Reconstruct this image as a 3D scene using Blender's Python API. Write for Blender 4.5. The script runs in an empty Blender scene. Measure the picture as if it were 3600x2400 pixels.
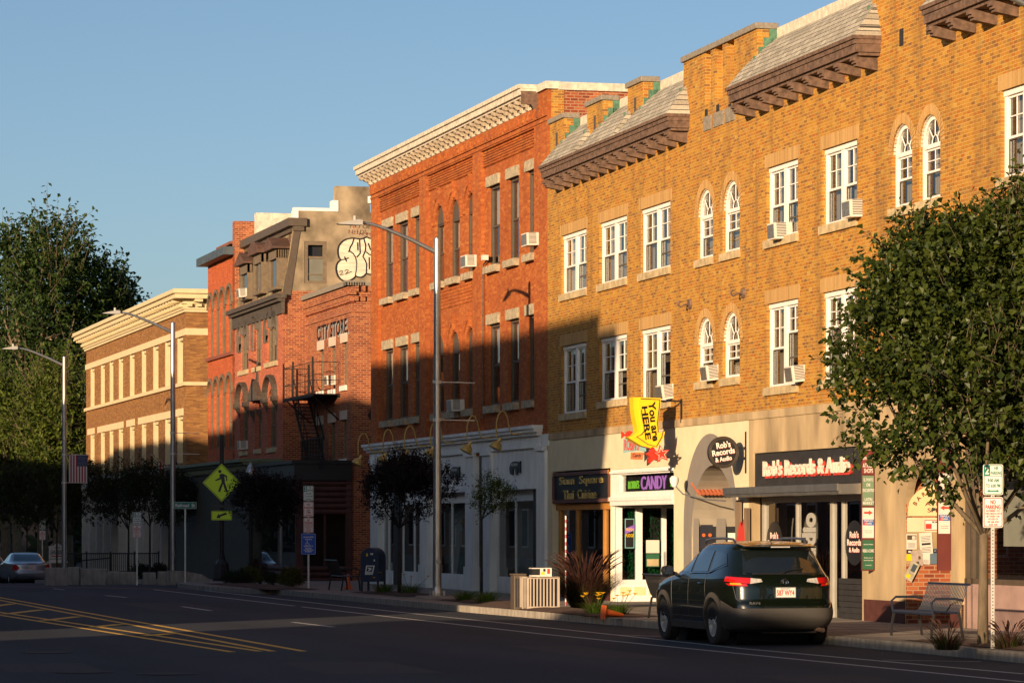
import bpy, bmesh, math, random
from mathutils import Vector, Matrix
random.seed(7)
R = math.radians
SC = bpy.context.scene
COL = SC.collection
# ------------------------------------------------------------------ camera, sky, sun, exposure
TH = R(14.4); FPX = 12000.0; EYE = 1.93; HOR = 1860.0
cam_d = bpy.data.cameras.new('camera'); cam = bpy.data.objects.new('camera', cam_d); COL.objects.link(cam)
cam.location = (0, 0, EYE); cam.rotation_euler = (R(90), 0, -TH)
cam_d.sensor_width = 36; cam_d.lens = FPX/3600*36; cam_d.shift_y = 660/3600
cam_d.clip_start = 0.5; cam_d.clip_end = 3000
SC.camera = cam
SUN_AZ = (0.680, 0.733); SUN_EL = R(9.3)          # horizontal travel of the light (+X, +Y)
w = bpy.data.worlds.new('World'); SC.world = w; w.use_nodes = True
nt = w.node_tree; bg = nt.nodes['Background']
sky = nt.nodes.new('ShaderNodeTexSky'); sky.sky_type = 'NISHITA'; sky.sun_disc = False
sky.sun_elevation = SUN_EL; sky.sun_rotation = math.atan2(-SUN_AZ[0], -SUN_AZ[1])
sky.air_density = 0.7; sky.dust_density = 1.1; sky.ozone_density = 1.8
nt.links.new(sky.outputs[0], bg.inputs[0]); bg.inputs[1].default_value = 0.073
sl = bpy.data.lights.new('sun', 'SUN'); sl.energy = 5.0; sl.angle = R(0.53); sl.color = (1.0, 0.72, 0.45)
sun = bpy.data.objects.new('sun', sl); COL.objects.link(sun)
ce = math.cos(SUN_EL)
sun.rotation_euler = Vector((SUN_AZ[0]*ce, SUN_AZ[1]*ce, -math.sin(SUN_EL))).to_track_quat('-Z', 'Y').to_euler()
sun.location = (-60, -60, 40)
SC.view_settings.view_transform = 'Standard'; SC.view_settings.look = 'None'
SC.view_settings.exposure = 0.8; SC.view_settings.gamma = 1
SC.cycles.max_bounces = 6; SC.cycles.transparent_max_bounces = 12
SC.cycles.diffuse_bounces = 3; SC.cycles.glossy_bounces = 3; SC.cycles.transmission_bounces = 4
SC.cycles.caustics_reflective = False; SC.cycles.caustics_refractive = False

# ------------------------------------------------------------------ measuring helpers
def ray(px, py=HOR):
    t = (px-1800)/FPX
    return (math.sin(TH)+t*math.cos(TH), math.cos(TH)-t*math.sin(TH), (HOR-py)/FPX)
def gz(y):                                   # the street falls away gently beyond y = 112 m
    if y < 112: return 0.0
    if y < 160: return -0.62*((y-112)/48)**1.6
    if y < 215: return -0.62-0.5*(y-160)/55
    return -1.12
def at_d(px, d): r = ray(px); return (r[0]*d, r[1]*d)
def ground(px, py, dz=0.0):                  # point of the ground seen at a pixel
    d = EYE*FPX/(py-HOR)
    for _ in range(12):
        r = ray(px, py); z = gz(r[1]*d)+dz; d = (EYE-z)*FPX/(py-HOR)
    r = ray(px, py)
    return (r[0]*d, r[1]*d, gz(r[1]*d)+dz)
class Fac:
    """a facade plane through (x0,y0); u grows toward the viewer, local y goes into the building"""
    def __init__(s, x0, y0, vx):
        s.vx = vx; dl = TH-math.atan2(1800-vx, FPX); s.dl = dl
        s.p = (x0, y0); s.ud = (-math.sin(dl), -math.cos(dl)); s.od = (-math.cos(dl), math.sin(dl))
        s.rz = math.atan2(s.ud[1], s.ud[0])
    def f(s, px, py=HOR, w=0.0):
        r = ray(px, py); ax, ay = s.p[0]+w*s.od[0], s.p[1]+w*s.od[1]
        # d*r - u*ud = a
        det = r[0]*(-s.ud[1])+s.ud[0]*r[1]
        d = (ax*(-s.ud[1])+s.ud[0]*ay)/det; u = (r[0]*ay-r[1]*ax)/det
        return u, EYE+(HOR-py)*d/FPX
    def u(s, px, w=0.0): return s.f(px, HOR, w)[0]
    def zs(s, sl, w=0.0): px = 2000.0; return s.f(px, HOR+sl*(px-s.vx), w)[1]
    def z(s, px, py, w=0.0): return s.f(px, py, w)[1]
    def w_at(s, u, px):                      # how far out a thing at u must stand to be seen at px
        lo, hi = -30.0, 30.0
        for _ in range(60):
            m = (lo+hi)/2
            if s.u(px, m) < u: lo = m
            else: hi = m
        return (lo+hi)/2
    def world(s, u, w=0.0, z=0.0):
        return Vector((s.p[0]+u*s.ud[0]+w*s.od[0], s.p[1]+u*s.ud[1]+w*s.od[1], z))

# ------------------------------------------------------------------ mesh helpers
SPLIT = {k: .004 for k in ('column','fascia_panel','shop_window','side_wall','brick_plinth','dark_door_recess','buff_panel','wall_slot','corner_block','white_chimney','stone_band','stone_block','door_pane','stall_riser','shop_pane','arrow','sticker','pale_sticker','orange_print','anchor_plate','roof_screen','dark_clothing','white_flashing','copper_flashing','rule','shopfront_frame','entry_frame','neon_tube','groove','inner_wall','window_frame','side_coping','paint_mark','hand_hole','shop_glazing')}
SPLIT['honeycomb_panel'] = .13; SPLIT['graffiti_outline'] = .0; SPLIT['log_shopfront'] = .03; SPLIT['record_shelf'] = .6
class MB:
    def __init__(s): s.v = []; s.f = []
    def quad(s, *p):
        n = len(s.v); s.v += [tuple(q) for q in p]; s.f.append(tuple(range(n, n+len(p)))); return s
    def box(s, x0, x1, y0, y1, z0, z1):
        n = len(s.v)
        s.v += [(x0,y0,z0),(x1,y0,z0),(x1,y1,z0),(x0,y1,z0),(x0,y0,z1),(x1,y0,z1),(x1,y1,z1),(x0,y1,z1)]
        s.f += [tuple(n+i for i in q) for q in ((0,3,2,1),(4,5,6,7),(0,1,5,4),(1,2,6,5),(2,3,7,6),(3,0,4,7))]
        return s
    def hexa(s, b, t):                       # bottom 4 pts, top 4 pts
        n = len(s.v); s.v += [tuple(p) for p in b]+[tuple(p) for p in t]
        s.f += [tuple(n+i for i in q) for q in ((0,3,2,1),(4,5,6,7),(0,1,5,4),(1,2,6,5),(2,3,7,6),(3,0,4,7))]
        return s
    def prism(s, poly, d0, d1, ax='y'):      # poly of (a,b); extruded along ax
        n = len(s.v); k = len(poly)
        for d in (d0, d1):
            for a, b in poly:
                s.v.append({'y': (a, d, b), 'x': (d, a, b), 'z': (a, b, d)}[ax])
        s.f.append(tuple(range(n, n+k))[::-1]); s.f.append(tuple(range(n+k, n+2*k)))
        for i in range(k):
            j = (i+1) % k; s.f.append((n+i, n+j, n+k+j, n+k+i))
        return s
    def tube(s, pts, r, n=8, cap=True):
        pts = [Vector(p) for p in pts]; rs = r if isinstance(r, (list, tuple)) else [r]*len(pts)
        base = len(s.v); up = None
        for i, p in enumerate(pts):
            d = (pts[min(i+1, len(pts)-1)]-pts[max(i-1, 0)])
            if d.length < 1e-9: d = Vector((0,0,1))
            d.normalize()
            if up is None:
                up = Vector((0,0,1)) if abs(d.z) < .9 else Vector((1,0,0))
            a = d.cross(up)
            if a.length < 1e-6: a = d.orthogonal()
            a.normalize(); b = a.cross(d).normalized(); up = b
            for k in range(n):
                t = 2*math.pi*k/n; q = p+(a*math.cos(t)+b*math.sin(t))*rs[i]; s.v.append(tuple(q))
        for i in range(len(pts)-1):
            for k in range(n):
                k2 = (k+1) % n; s.f.append((base+i*n+k, base+i*n+k2, base+(i+1)*n+k2, base+(i+1)*n+k))
        if cap:
            s.f.append(tuple(base+k for k in range(n))[::-1]); m = base+(len(pts)-1)*n
            s.f.append(tuple(m+k for k in range(n)))
        return s
    def cyl(s, p0, p1, r0, r1=None, n=12): return s.tube([p0, p1], [r0, r0 if r1 is None else r1], n)
    def lathe(s, prof, c=(0,0,0), n=20, cap=True):     # prof (r,z)
        base = len(s.v)
        for r, z in prof:
            for k in range(n):
                t = 2*math.pi*k/n; s.v.append((c[0]+r*math.cos(t), c[1]+r*math.sin(t), c[2]+z))
        for i in range(len(prof)-1):
            for k in range(n):
                k2 = (k+1) % n; s.f.append((base+i*n+k, base+i*n+k2, base+(i+1)*n+k2, base+(i+1)*n+k))
        if cap:
            s.f.append(tuple(base+k for k in range(n))[::-1]); m = base+(len(prof)-1)*n
            s.f.append(tuple(m+k for k in range(n)))
        return s
    def xf(s, M, i0=0):
        for i in range(i0, len(s.v)): s.v[i] = tuple(M @ Vector(s.v[i]))
        return s
    def add(s, o, M=None):
        n = len(s.v)
        s.v += [tuple(M @ Vector(q)) for q in o.v] if M else list(o.v)
        s.f += [tuple(n+i for i in q) for q in o.f]; return s
    def clusters(s, tol):
        par = list(range(len(s.v)))
        def fd(a):
            while par[a] != a: par[a] = par[par[a]]; a = par[a]
            return a
        for f in s.f:
            for k in f[1:]: par[fd(k)] = fd(f[0])
        comp = {}
        for i in range(len(s.v)): comp.setdefault(fd(i), []).append(i)
        bbs = []
        for vs in comp.values():
            P_ = [s.v[i] for i in vs]; bbs.append([[min(p[a] for p in P_)-tol for a in range(3)], [max(p[a] for p in P_)+tol for a in range(3)], set(vs)])
        ch = True
        while ch:
            ch = False; out = []
            for b in bbs:
                for o in out:
                    if all(b[0][a] <= o[1][a] and o[0][a] <= b[1][a] for a in range(3)):
                        o[0] = [min(b[0][a], o[0][a]) for a in range(3)]; o[1] = [max(b[1][a], o[1][a]) for a in range(3)]; o[2] |= b[2]; ch = True; break
                else: out.append(b)
            bbs = out
        return [b[2] for b in bbs]
    def build(s, name, mat, parent=None, smooth=False, bevel=0):
        if parent is not None and name in SPLIT:
            cs = s.clusters(SPLIT[name])
            if 1 < len(cs) <= 60:
                first = None
                for c in cs:
                    ids = sorted(c); mp = {v: i for i, v in enumerate(ids)}; m = MB(); m.v = [s.v[i] for i in ids]; m.f = [tuple(mp[k] for k in f) for f in s.f if f[0] in mp]
                    o = m._build(name, mat, parent, smooth, bevel); first = first or o
                return first
        return s._build(name, mat, parent, smooth, bevel)
    def _build(s, name, mat, parent=None, smooth=False, bevel=0):
        me = bpy.data.meshes.new(name); me.from_pydata(s.v, [], s.f)
        if mat: me.materials.append(mat)
        if smooth:
            me.polygons.foreach_set('use_smooth', [True]*len(me.polygons))
        me.update()
        o = bpy.data.objects.new(name, me); COL.objects.link(o)
        if parent: o.parent = parent
        if smooth == 'auto':
            m = o.modifiers.new('es', 'EDGE_SPLIT'); m.split_angle = R(38)
        if bevel:
            m = o.modifiers.new('bv', 'BEVEL'); m.width = bevel; m.segments = 2; m.limit_method = 'ANGLE'
        return o
def thing(name, label, cat, loc=(0,0,0), rz=0.0, group=None):
    o = bpy.data.objects.new(name, None); COL.objects.link(o); o.location = loc; o.rotation_euler = (0,0,rz)
    o.empty_display_size = .2
    o['label'] = label; o['category'] = cat
    if group: o['group'] = group
    return o
def tag(o, label, cat, group=None, kind=None):
    if label: o['label'] = label
    if cat: o['category'] = cat
    if group: o['group'] = group
    if kind: o['kind'] = kind
    return o
def kids(o): return [c for c in bpy.data.objects if c.parent == o]
def copy_tree(o, parent=None, label=None, loc=None, rz=None):
    c = o.copy(); COL.objects.link(c)
    if parent: c.parent = parent
    if label: c['label'] = label
    if loc: c.location = loc
    if rz is not None: c.rotation_euler = (0,0,rz)
    for k in kids(o): copy_tree(k, c)
    return c
def text_mb(s, size=1.0, ext=0.0, off=0.0, shear=0.0, align='CENTER', sx=1.0, spacing=1.0, lines=1.0):
    cu = bpy.data.curves.new('t', 'FONT'); cu.body = s; cu.size = size; cu.extrude = ext; cu.offset = off
    cu.shear = shear; cu.align_x = align; cu.space_character = spacing; cu.space_line = lines
    cu.resolution_u = 3
    o = bpy.data.objects.new('t', cu); COL.objects.link(o)
    bpy.context.view_layer.update()
    dg = bpy.context.evaluated_depsgraph_get()
    me = bpy.data.meshes.new_from_object(o.evaluated_get(dg))
    m = MB(); m.v = [(v.co.x*sx, v.co.y, v.co.z) for v in me.vertices]; m.f = [tuple(p.vertices) for p in me.polygons]
    bpy.data.objects.remove(o); bpy.data.meshes.remove(me); bpy.data.curves.remove(cu)
    return m
RX90 = Matrix.Rotation(R(90), 4, 'X')        # text (x,y) -> facade (u,z), reads from -y side
def ftext(s, u, z, y, size, **k):            # text standing on a plane facing local -y
    m = text_mb(s, size, **k); m.xf(Matrix.Translation((u, y, z)) @ RX90); return m

# ------------------------------------------------------------------ materials
def nmat(name):
    m = bpy.data.materials.new(name); m.use_nodes = True; nt = m.node_tree
    b = nt.nodes['Principled BSDF']; return m, nt, b
def rgb(c): return (c[0], c[1], c[2], 1)
def plain(name, c, rough=.6, metal=0, var=.18, scale=3.0, spec=.5, stretch=(1,1,1), bump=0, coat=0, detail=4):
    m, nt, b = nmat(name); N = nt.nodes; L = nt.links
    tc = N.new('ShaderNodeTexCoord'); mp = N.new('ShaderNodeMapping'); mp.inputs['Scale'].default_value = stretch
    no = N.new('ShaderNodeTexNoise'); no.inputs['Scale'].default_value = scale; no.inputs['Detail'].default_value = detail
    L.new(tc.outputs['Object'], mp.inputs[0]); L.new(mp.outputs[0], no.inputs['Vector'])
    cr = N.new('ShaderNodeValToRGB'); cr.color_ramp.elements[0].position = .3; cr.color_ramp.elements[1].position = .7
    cr.color_ramp.elements[0].color = rgb([x*(1-var) for x in c]); cr.color_ramp.elements[1].color = rgb([min(1, x*(1+var*.6)) for x in c])
    L.new(no.outputs['Fac'], cr.inputs[0]); L.new(cr.outputs[0], b.inputs['Base Color'])
    b.inputs['Roughness'].default_value = rough; b.inputs['Metallic'].default_value = metal
    b.inputs['Specular IOR Level'].default_value = spec; b.inputs['Coat Weight'].default_value = coat
    b.inputs['Coat Roughness'].default_value = .03
    if bump:
        bp = N.new('ShaderNodeBump'); bp.inputs['Strength'].default_value = bump; bp.inputs['Distance'].default_value = .02
        L.new(no.outputs['Fac'], bp.inputs['Height']); L.new(bp.outputs[0], b.inputs['Normal'])
    return m
def wallcoord(nt):                           # (x+y, z) so that courses run round corners
    N = nt.nodes; L = nt.links
    tc = N.new('ShaderNodeTexCoord'); sp = N.new('ShaderNodeSeparateXYZ'); L.new(tc.outputs['Object'], sp.inputs[0])
    ad = N.new('ShaderNodeMath'); ad.operation = 'ADD'; L.new(sp.outputs[0], ad.inputs[0]); L.new(sp.outputs[1], ad.inputs[1])
    cb = N.new('ShaderNodeCombineXYZ'); L.new(ad.outputs[0], cb.inputs[0]); L.new(sp.outputs[2], cb.inputs[1])
    return tc, sp, cb
def brick(name, tones, mortar, bw=.20, bh=.068, ms=.007, bias=0.0, stain=.35, stain_c=(.06,.045,.035), blotch=None, rough=.85, squash=1):
    m, nt, b = nmat(name); N = nt.nodes; L = nt.links
    tc, sp, cb = wallcoord(nt)
    br = N.new('ShaderNodeTexBrick'); L.new(cb.outputs[0], br.inputs['Vector'])
    br.inputs['Scale'].default_value = 1; br.inputs['Brick Width'].default_value = bw; br.inputs['Row Height'].default_value = bh
    br.inputs['Mortar Size'].default_value = ms; br.inputs['Mortar Smooth'].default_value = .15; br.inputs['Bias'].default_value = bias
    br.inputs['Color1'].default_value = (0,0,0,1); br.inputs['Color2'].default_value = (1,1,1,1); br.inputs['Mortar'].default_value = (.5,.5,.5,1)
    cr = N.new('ShaderNodeValToRGB'); e = cr.color_ramp.elements; cr.color_ramp.interpolation = 'LINEAR'
    for i, (p, c) in enumerate(tones):
        el = e[i] if i < 2 else e.new(p)
        el.position = p; el.color = rgb(c)
    L.new(br.outputs['Color'], cr.inputs[0])
    # within-brick mottling
    n1 = N.new('ShaderNodeTexNoise'); n1.inputs['Scale'].default_value = 26; L.new(tc.outputs['Object'], n1.inputs['Vector'])
    mr = N.new('ShaderNodeMapRange'); mr.inputs[3].default_value = .82; mr.inputs[4].default_value = 1.15; L.new(n1.outputs['Fac'], mr.inputs[0])
    mu = N.new('ShaderNodeMix'); mu.data_type = 'RGBA'; mu.blend_type = 'MULTIPLY'; mu.inputs[0].default_value = 1
    L.new(cr.outputs[0], mu.inputs[6]); L.new(mr.outputs[0], mu.inputs[7])
    mx = N.new('ShaderNodeMix'); mx.data_type = 'RGBA'; L.new(br.outputs['Fac'], mx.inputs[0]); L.new(mu.outputs[2], mx.inputs[6]); mx.inputs[7].default_value = rgb(mortar)
    last = mx.outputs[2]
    # weather streaks
    mp = N.new('ShaderNodeMapping'); mp.inputs['Scale'].default_value = (1.6, .28, 1); L.new(cb.outputs[0], mp.inputs[0])
    n2 = N.new('ShaderNodeTexNoise'); n2.inputs['Scale'].default_value = 1.0; n2.inputs['Detail'].default_value = 6; n2.inputs['Roughness'].default_value = .65
    L.new(mp.outputs[0], n2.inputs['Vector'])
    r2 = N.new('ShaderNodeMapRange'); r2.inputs[1].default_value = .5; r2.inputs[2].default_value = .78; r2.inputs[3].default_value = 0; r2.inputs[4].default_value = stain
    L.new(n2.outputs['Fac'], r2.inputs[0])
    m3 = N.new('ShaderNodeMix'); m3.data_type = 'RGBA'; L.new(r2.outputs[0], m3.inputs[0]); L.new(last, m3.inputs[6]); m3.inputs[7].default_value = rgb(stain_c)
    last = m3.outputs[2]
    if blotch:
        n3 = N.new('ShaderNodeTexNoise'); n3.inputs['Scale'].default_value = .35; n3.inputs['Detail'].default_value = 3; L.new(cb.outputs[0], n3.inputs['Vector'])
        r3 = N.new('ShaderNodeMapRange'); r3.inputs[1].default_value = .45; r3.inputs[2].default_value = .7; r3.inputs[4].default_value = .45; L.new(n3.outputs['Fac'], r3.inputs[0])
        m4 = N.new('ShaderNodeMix'); m4.data_type = 'RGBA'; m4.blend_type = 'MULTIPLY'; L.new(r3.outputs[0], m4.inputs[0]); L.new(last, m4.inputs[6]); m4.inputs[7].default_value = rgb(blotch)
        last = m4.outputs[2]
    L.new(last, b.inputs['Base Color']); b.inputs['Roughness'].default_value = rough; b.inputs['Specular IOR Level'].default_value = .25
    bp = N.new('ShaderNodeBump'); bp.inputs['Strength'].default_value = .6; bp.inputs['Distance'].default_value = .006; bp.invert = True
    L.new(br.outputs['Fac'], bp.inputs['Height']); L.new(bp.outputs[0], b.inputs['Normal'])
    return m
def glass(name, tint=(.8,.85,.88), f0=.0, rough=.0, dark=0.0):
    m = bpy.data.materials.new(name); m.use_nodes = True; nt = m.node_tree; N = nt.nodes; L = nt.links
    N.remove(N['Principled BSDF']); out = N['Material Output']
    tr = N.new('ShaderNodeBsdfTransparent'); tr.inputs[0].default_value = rgb(tint)
    gl = N.new('ShaderNodeBsdfGlossy'); gl.inputs['Roughness'].default_value = rough; gl.inputs[0].default_value = (1,1,1,1)
    lw = N.new('ShaderNodeLayerWeight'); pw = N.new('ShaderNodeMath'); pw.operation = 'POWER'; pw.inputs[1].default_value = 4.6; L.new(lw.outputs['Facing'], pw.inputs[0])
    mr = N.new('ShaderNodeMapRange'); mr.inputs[3].default_value = .05+f0; mr.inputs[4].default_value = 1; L.new(pw.outputs[0], mr.inputs[0])
    ms = N.new('ShaderNodeMixShader'); L.new(mr.outputs[0], ms.inputs[0]); L.new(tr.outputs[0], ms.inputs[1]); L.new(gl.outputs[0], ms.inputs[2])
    L.new(ms.outputs[0], out.inputs[0]); return m
def leafmat(name, c1, c2, trans=.35, gloss=.6, spec=.18):
    m = bpy.data.materials.new(name); m.use_nodes = True; nt = m.node_tree; N = nt.nodes; L = nt.links
    b = N['Principled BSDF']; out = N['Material Output']
    ge = N.new('ShaderNodeNewGeometry'); cr = N.new('ShaderNodeValToRGB')
    cr.color_ramp.elements[0].color = rgb(c1); cr.color_ramp.elements[1].color = rgb(c2)
    L.new(ge.outputs['Random Per Island'], cr.inputs[0]); L.new(cr.outputs[0], b.inputs['Base Color'])
    b.inputs['Roughness'].default_value = gloss; b.inputs['Specular IOR Level'].default_value = spec
    tl = N.new('ShaderNodeBsdfTranslucent'); hs = N.new('ShaderNodeHueSaturation'); hs.inputs['Value'].default_value = 1.6; hs.inputs['Hue'].default_value = .48
    L.new(cr.outputs[0], hs.inputs['Color']); L.new(hs.outputs[0], tl.inputs[0])
    ms = N.new('ShaderNodeMixShader'); ms.inputs[0].default_value = trans
    L.new(b.outputs[0], ms.inputs[1]); L.new(tl.outputs[0], ms.inputs[2]); L.new(ms.outputs[0], out.inputs[0]); return m

M = {}
M['tan'] = brick('tan_brick', [(0, (.19,.09,.030)), (.12, (.27,.12,.024)), (.32, (.37,.165,.020)), (.5, (.42,.215,.028)), (.66, (.33,.105,.014)), (.8, (.40,.19,.024)), (.92, (.25,.13,.035)), (1, (.46,.26,.045))], (.46,.29,.10), stain=.78, stain_c=(.12,.07,.035))
M['tan_soldier'] = brick('tan_soldier_brick', [(0, (.34,.19,.06)), (.5, (.48,.29,.10)), (1, (.42,.22,.07))], (.42,.30,.16), bw=.068, bh=3.0, ms=.007, stain=.15)
M['red'] = brick('red_brick', [(0, (.29,.07,.018)), (.4, (.36,.092,.020)), (.75, (.39,.108,.024)), (1, (.44,.15,.034))], (.30,.11,.045), bh=.07, ms=.005, stain=.5, stain_c=(.10,.045,.028), blotch=(.55,.5,.5))
M['redrough'] = brick('old_red_brick', [(0, (.17,.038,.018)), (.5, (.28,.06,.022)), (1, (.38,.12,.04))], (.36,.22,.13), bh=.078, bw=.215, ms=.010, stain=.3, blotch=(.6,.5,.5))
M['orange'] = brick('orange_brick', [(0, (.34,.068,.022)), (.6, (.42,.088,.027)), (1, (.47,.12,.04))], (.33,.12,.06), bh=.075, ms=.006, stain=.3, stain_c=(.2,.05,.03))
M['vict'] = brick('victorian_brick', [(0, (.28,.058,.028)), (.6, (.38,.078,.035)), (1, (.46,.12,.05))], (.42,.20,.13), bh=.076, ms=.010, stain=.35, stain_c=(.15,.05,.03))
M['brown'] = brick('brown_brick', [(0, (.17,.075,.028)), (.5, (.25,.115,.038)), (1, (.34,.17,.05))], (.20,.11,.05), bw=.30, bh=.055, ms=.005, stain=.3)
M['stucco'] = plain('stucco', (.27,.21,.135), .95, var=.62, scale=1.1, bump=.5, detail=9)
M['creamstucco'] = plain('cream_stucco', (.62,.54,.36), .9, var=.09, scale=2, bump=.2)
M['concrete'] = plain('stained_concrete', (.40,.295,.165), .95, var=.5, scale=1.3, stretch=(1,1,.35), bump=.3, detail=8)
M['stone'] = plain('rough_stone', (.36,.30,.20), .95, var=.4, scale=9, bump=.6, detail=7)
M['sill'] = plain('limestone_sill', (.44,.34,.19), .9, var=.35, scale=5, detail=6)
M['greystone'] = plain('grey_coping', (.22,.19,.15), .95, var=.3, scale=14, bump=.4)
M['white'] = plain('white_paint', (.72,.70,.66), .55, var=.07, scale=6)
M['oldwhite'] = plain('peeling_white', (.56,.50,.40), .7, var=.3, scale=7, detail=8)
M['shopwhite'] = plain('shopfront_white', (.74,.74,.70), .6, var=.14, scale=2.2, stretch=(1,1,.4), detail=7)
M['cream'] = plain('cream_paint', (.56,.46,.27), .6, var=.08, scale=3)
M['buff'] = plain('buff_panel', (.70,.56,.30), .6, var=.05, scale=3)
M['copper'] = plain('green_copper', (.07,.17,.11), .7, var=.4, scale=8)
M['rust'] = plain('rusty_cornice', (.13,.078,.052), .8, var=.5, scale=9, bump=.3, detail=8)
M['darkbrown'] = plain('dark_brown_trim', (.085,.062,.042), .55, var=.15, scale=6)
M['taupe'] = plain('taupe_trim', (.15,.11,.068), .65, var=.25, scale=7)
M['darkcornice'] = plain('weathered_dark_cornice', (.07,.055,.042), .7, var=.4, scale=9)
M['black'] = plain('black_paint', (.012,.012,.014), .45, var=.2, scale=5)
M['softblack'] = plain('dull_black', (.02,.019,.02), .7, var=.3, scale=5)
M['iron'] = plain('black_iron', (.009,.008,.008), .85, var=.3, scale=9)
M['alu'] = plain('galvanised_metal', (.42,.42,.41), .38, metal=.85, var=.18, scale=4, stretch=(1,1,.5))
M['grayplastic'] = plain('grey_housing', (.35,.34,.32), .5, var=.1)
M['brass'] = plain('brass', (.60,.42,.12), .4, metal=.45, var=.2, scale=10)
M['greengrey'] = plain('sage_paint', (.13,.15,.085), .6, var=.15)
M['bluegrey'] = plain('blue_grey_metal', (.055,.075,.095), .6, var=.3, scale=4)
M['log'] = plain('maroon_logs', (.07,.02,.014), .7, var=.3, scale=5)
M['greyshade'] = plain('grey_arch_paint', (.19,.17,.15), .85, var=.08, scale=3)
M['orangewood'] = plain('orange_wood', (.46,.20,.04), .5, var=.12, scale=6)
M['curtain'] = plain('curtain_cloth', (.42,.35,.25), .9, var=.1)
M['lightcurtain'] = plain('pale_curtain', (.60,.54,.44), .9, var=.08)
M['screen'] = plain('window_screen', (.085,.075,.06), .8, var=.1)
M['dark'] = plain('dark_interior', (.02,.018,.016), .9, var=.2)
M['glass'] = glass('window_glass', (.55,.56,.55), .04)
M['shopglass'] = glass('shop_glass', (.62,.66,.66), .02)
M['ac'] = plain('white_casing', (.62,.58,.50), .5, var=.08)
M['foil'] = plain('fin_grille', (.30,.28,.25), .35, metal=.6, var=.5, scale=30)
M['leafdk'] = leafmat('plum_leaf', (.007,.006,.006), (.018,.012,.012), .1)
M['leafpear'] = leafmat('pear_leaf', (.014,.027,.005), (.062,.082,.012), .24, .45, .3)
M['leafoak'] = leafmat('oak_leaf', (.010,.026,.006), (.045,.075,.014), .22)
M['leafbright'] = leafmat('maple_leaf', (.03,.055,.008), (.11,.14,.02), .35)
M['leafstreet'] = leafmat('street_leaf', (.010,.017,.007), (.024,.036,.012), .2)
M['bark'] = plain('bark', (.12,.09,.055), .95, var=.4, scale=12, stretch=(1,1,.3), bump=.5)
M['barkdk'] = plain('dark_bark', (.035,.026,.02), .95, var=.4, scale=12)
M['redmetal'] = plain('red_paint', (.50,.03,.012), .45, var=.08)
M['yellowsign'] = plain('yellow_enamel', (.80,.50,.01), .45, var=.06)
M['greensign'] = plain('green_sign', (.005,.17,.10), .5, var=.06)
M['signwhite'] = plain('white_sign', (.70,.68,.62), .5, var=.05)
M['signred'] = plain('red_lettering', (.50,.045,.03), .5, var=.05)
M['limesign'] = plain('lime_sign', (.62,.86,.02), .5, var=.04)
M['navy'] = plain('navy_paint', (.009,.024,.060), .5, var=.15)
M['cone'] = plain('orange_plastic', (.72,.13,.02), .55, var=.12)
M['trashtan'] = plain('tan_slats', (.40,.33,.26), .6, var=.1)
# ------------------------------------------------------------------ walls with openings
def wall_holes(mb, u0, u1, z0, z1, holes, y=0.0, depth=.14, seg=10):
    """front sheet at y with openings (u0,u1,z0,z1,arch) and their reveals"""
    us = sorted({u0, u1} | {h[0] for h in holes} | {h[1] for h in holes})
    zz = sorted({z0, z1} | {h[2] for h in holes} | {h[3] for h in holes})
    us = [a for a in us if u0-1e-6 <= a <= u1+1e-6]; zz = [a for a in zz if z0-1e-6 <= a <= z1+1e-6]
    def inhole(a, c):
        return any(h[0] < a < h[1] and h[2] < c < h[3] for h in holes)
    for i in range(len(us)-1):
        run = None
        for j in range(len(zz)-1):
            a = (us[i]+us[i+1])/2; c = (zz[j]+zz[j+1])/2
            if us[i+1]-us[i] < 1e-6 or zz[j+1]-zz[j] < 1e-6: continue
            if inhole(a, c):
                if run is not None: mb.quad((us[i],y,run),(us[i+1],y,run),(us[i+1],y,zz[j]),(us[i],y,zz[j])); run = None
            elif run is None: run = zz[j]
        if run is not None: mb.quad((us[i],y,run),(us[i+1],y,run),(us[i+1],y,zz[-1]),(us[i],y,zz[-1]))
    for h in holes:
        a, b, c, d = h[:4]; arch = len(h) > 4 and h[4]
        zt = d
        if arch:
            r = (b-a)/2; rz = h[4] if h[4] is not True else r; zt = d-rz; m = (a+b)/2
            pts = [(m-r*math.cos(math.pi*k/seg), zt+rz*math.sin(math.pi*k/seg)) for k in range(seg+1)]
            for k in range(seg):
                p, q = pts[k], pts[k+1]
                mb.quad((p[0],y,p[1]),(q[0],y,q[1]),(q[0],y,d),(p[0],y,d))
                mb.quad((p[0],y,p[1]),(p[0],y+depth,p[1]),(q[0],y+depth,q[1]),(q[0],y,q[1]))
        else:
            mb.quad((a,y,d),(a,y+depth,d),(b,y+depth,d),(b,y,d))
        mb.quad((a,y,c),(a,y+depth,c),(a,y+depth,zt),(a,y,zt))
        mb.quad((b,y,c),(b,y,zt),(b,y+depth,zt),(b,y+depth,c))
        mb.quad((a,y,c),(b,y,c),(b,y+depth,c),(a,y+depth,c))
    return mb
def shell(mb, u0, u1, z0, z1, D, y0=0.0):    # side walls, back, top (front left open)
    mb.quad((u0,y0,z0),(u0,y0,z1),(u0,D,z1),(u0,D,z0)); mb.quad((u1,y0,z0),(u1,D,z0),(u1,D,z1),(u1,y0,z1))
    mb.quad((u0,D,z0),(u0,D,z1),(u1,D,z1),(u1,D,z0)); mb.quad((u0,y0,z1),(u1,y0,z1),(u1,D,z1),(u0,D,z1))
    return mb
def frame_rect(mb, a, b, c, d, y0, y1, t):
    mb.box(a, a+t, y0, y1, c, d); mb.box(b-t, b, y0, y1, c, d)
    mb.box(a+t, b-t, y0, y1, c, c+t); mb.box(a+t, b-t, y0, y1, d-t, d)
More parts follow.
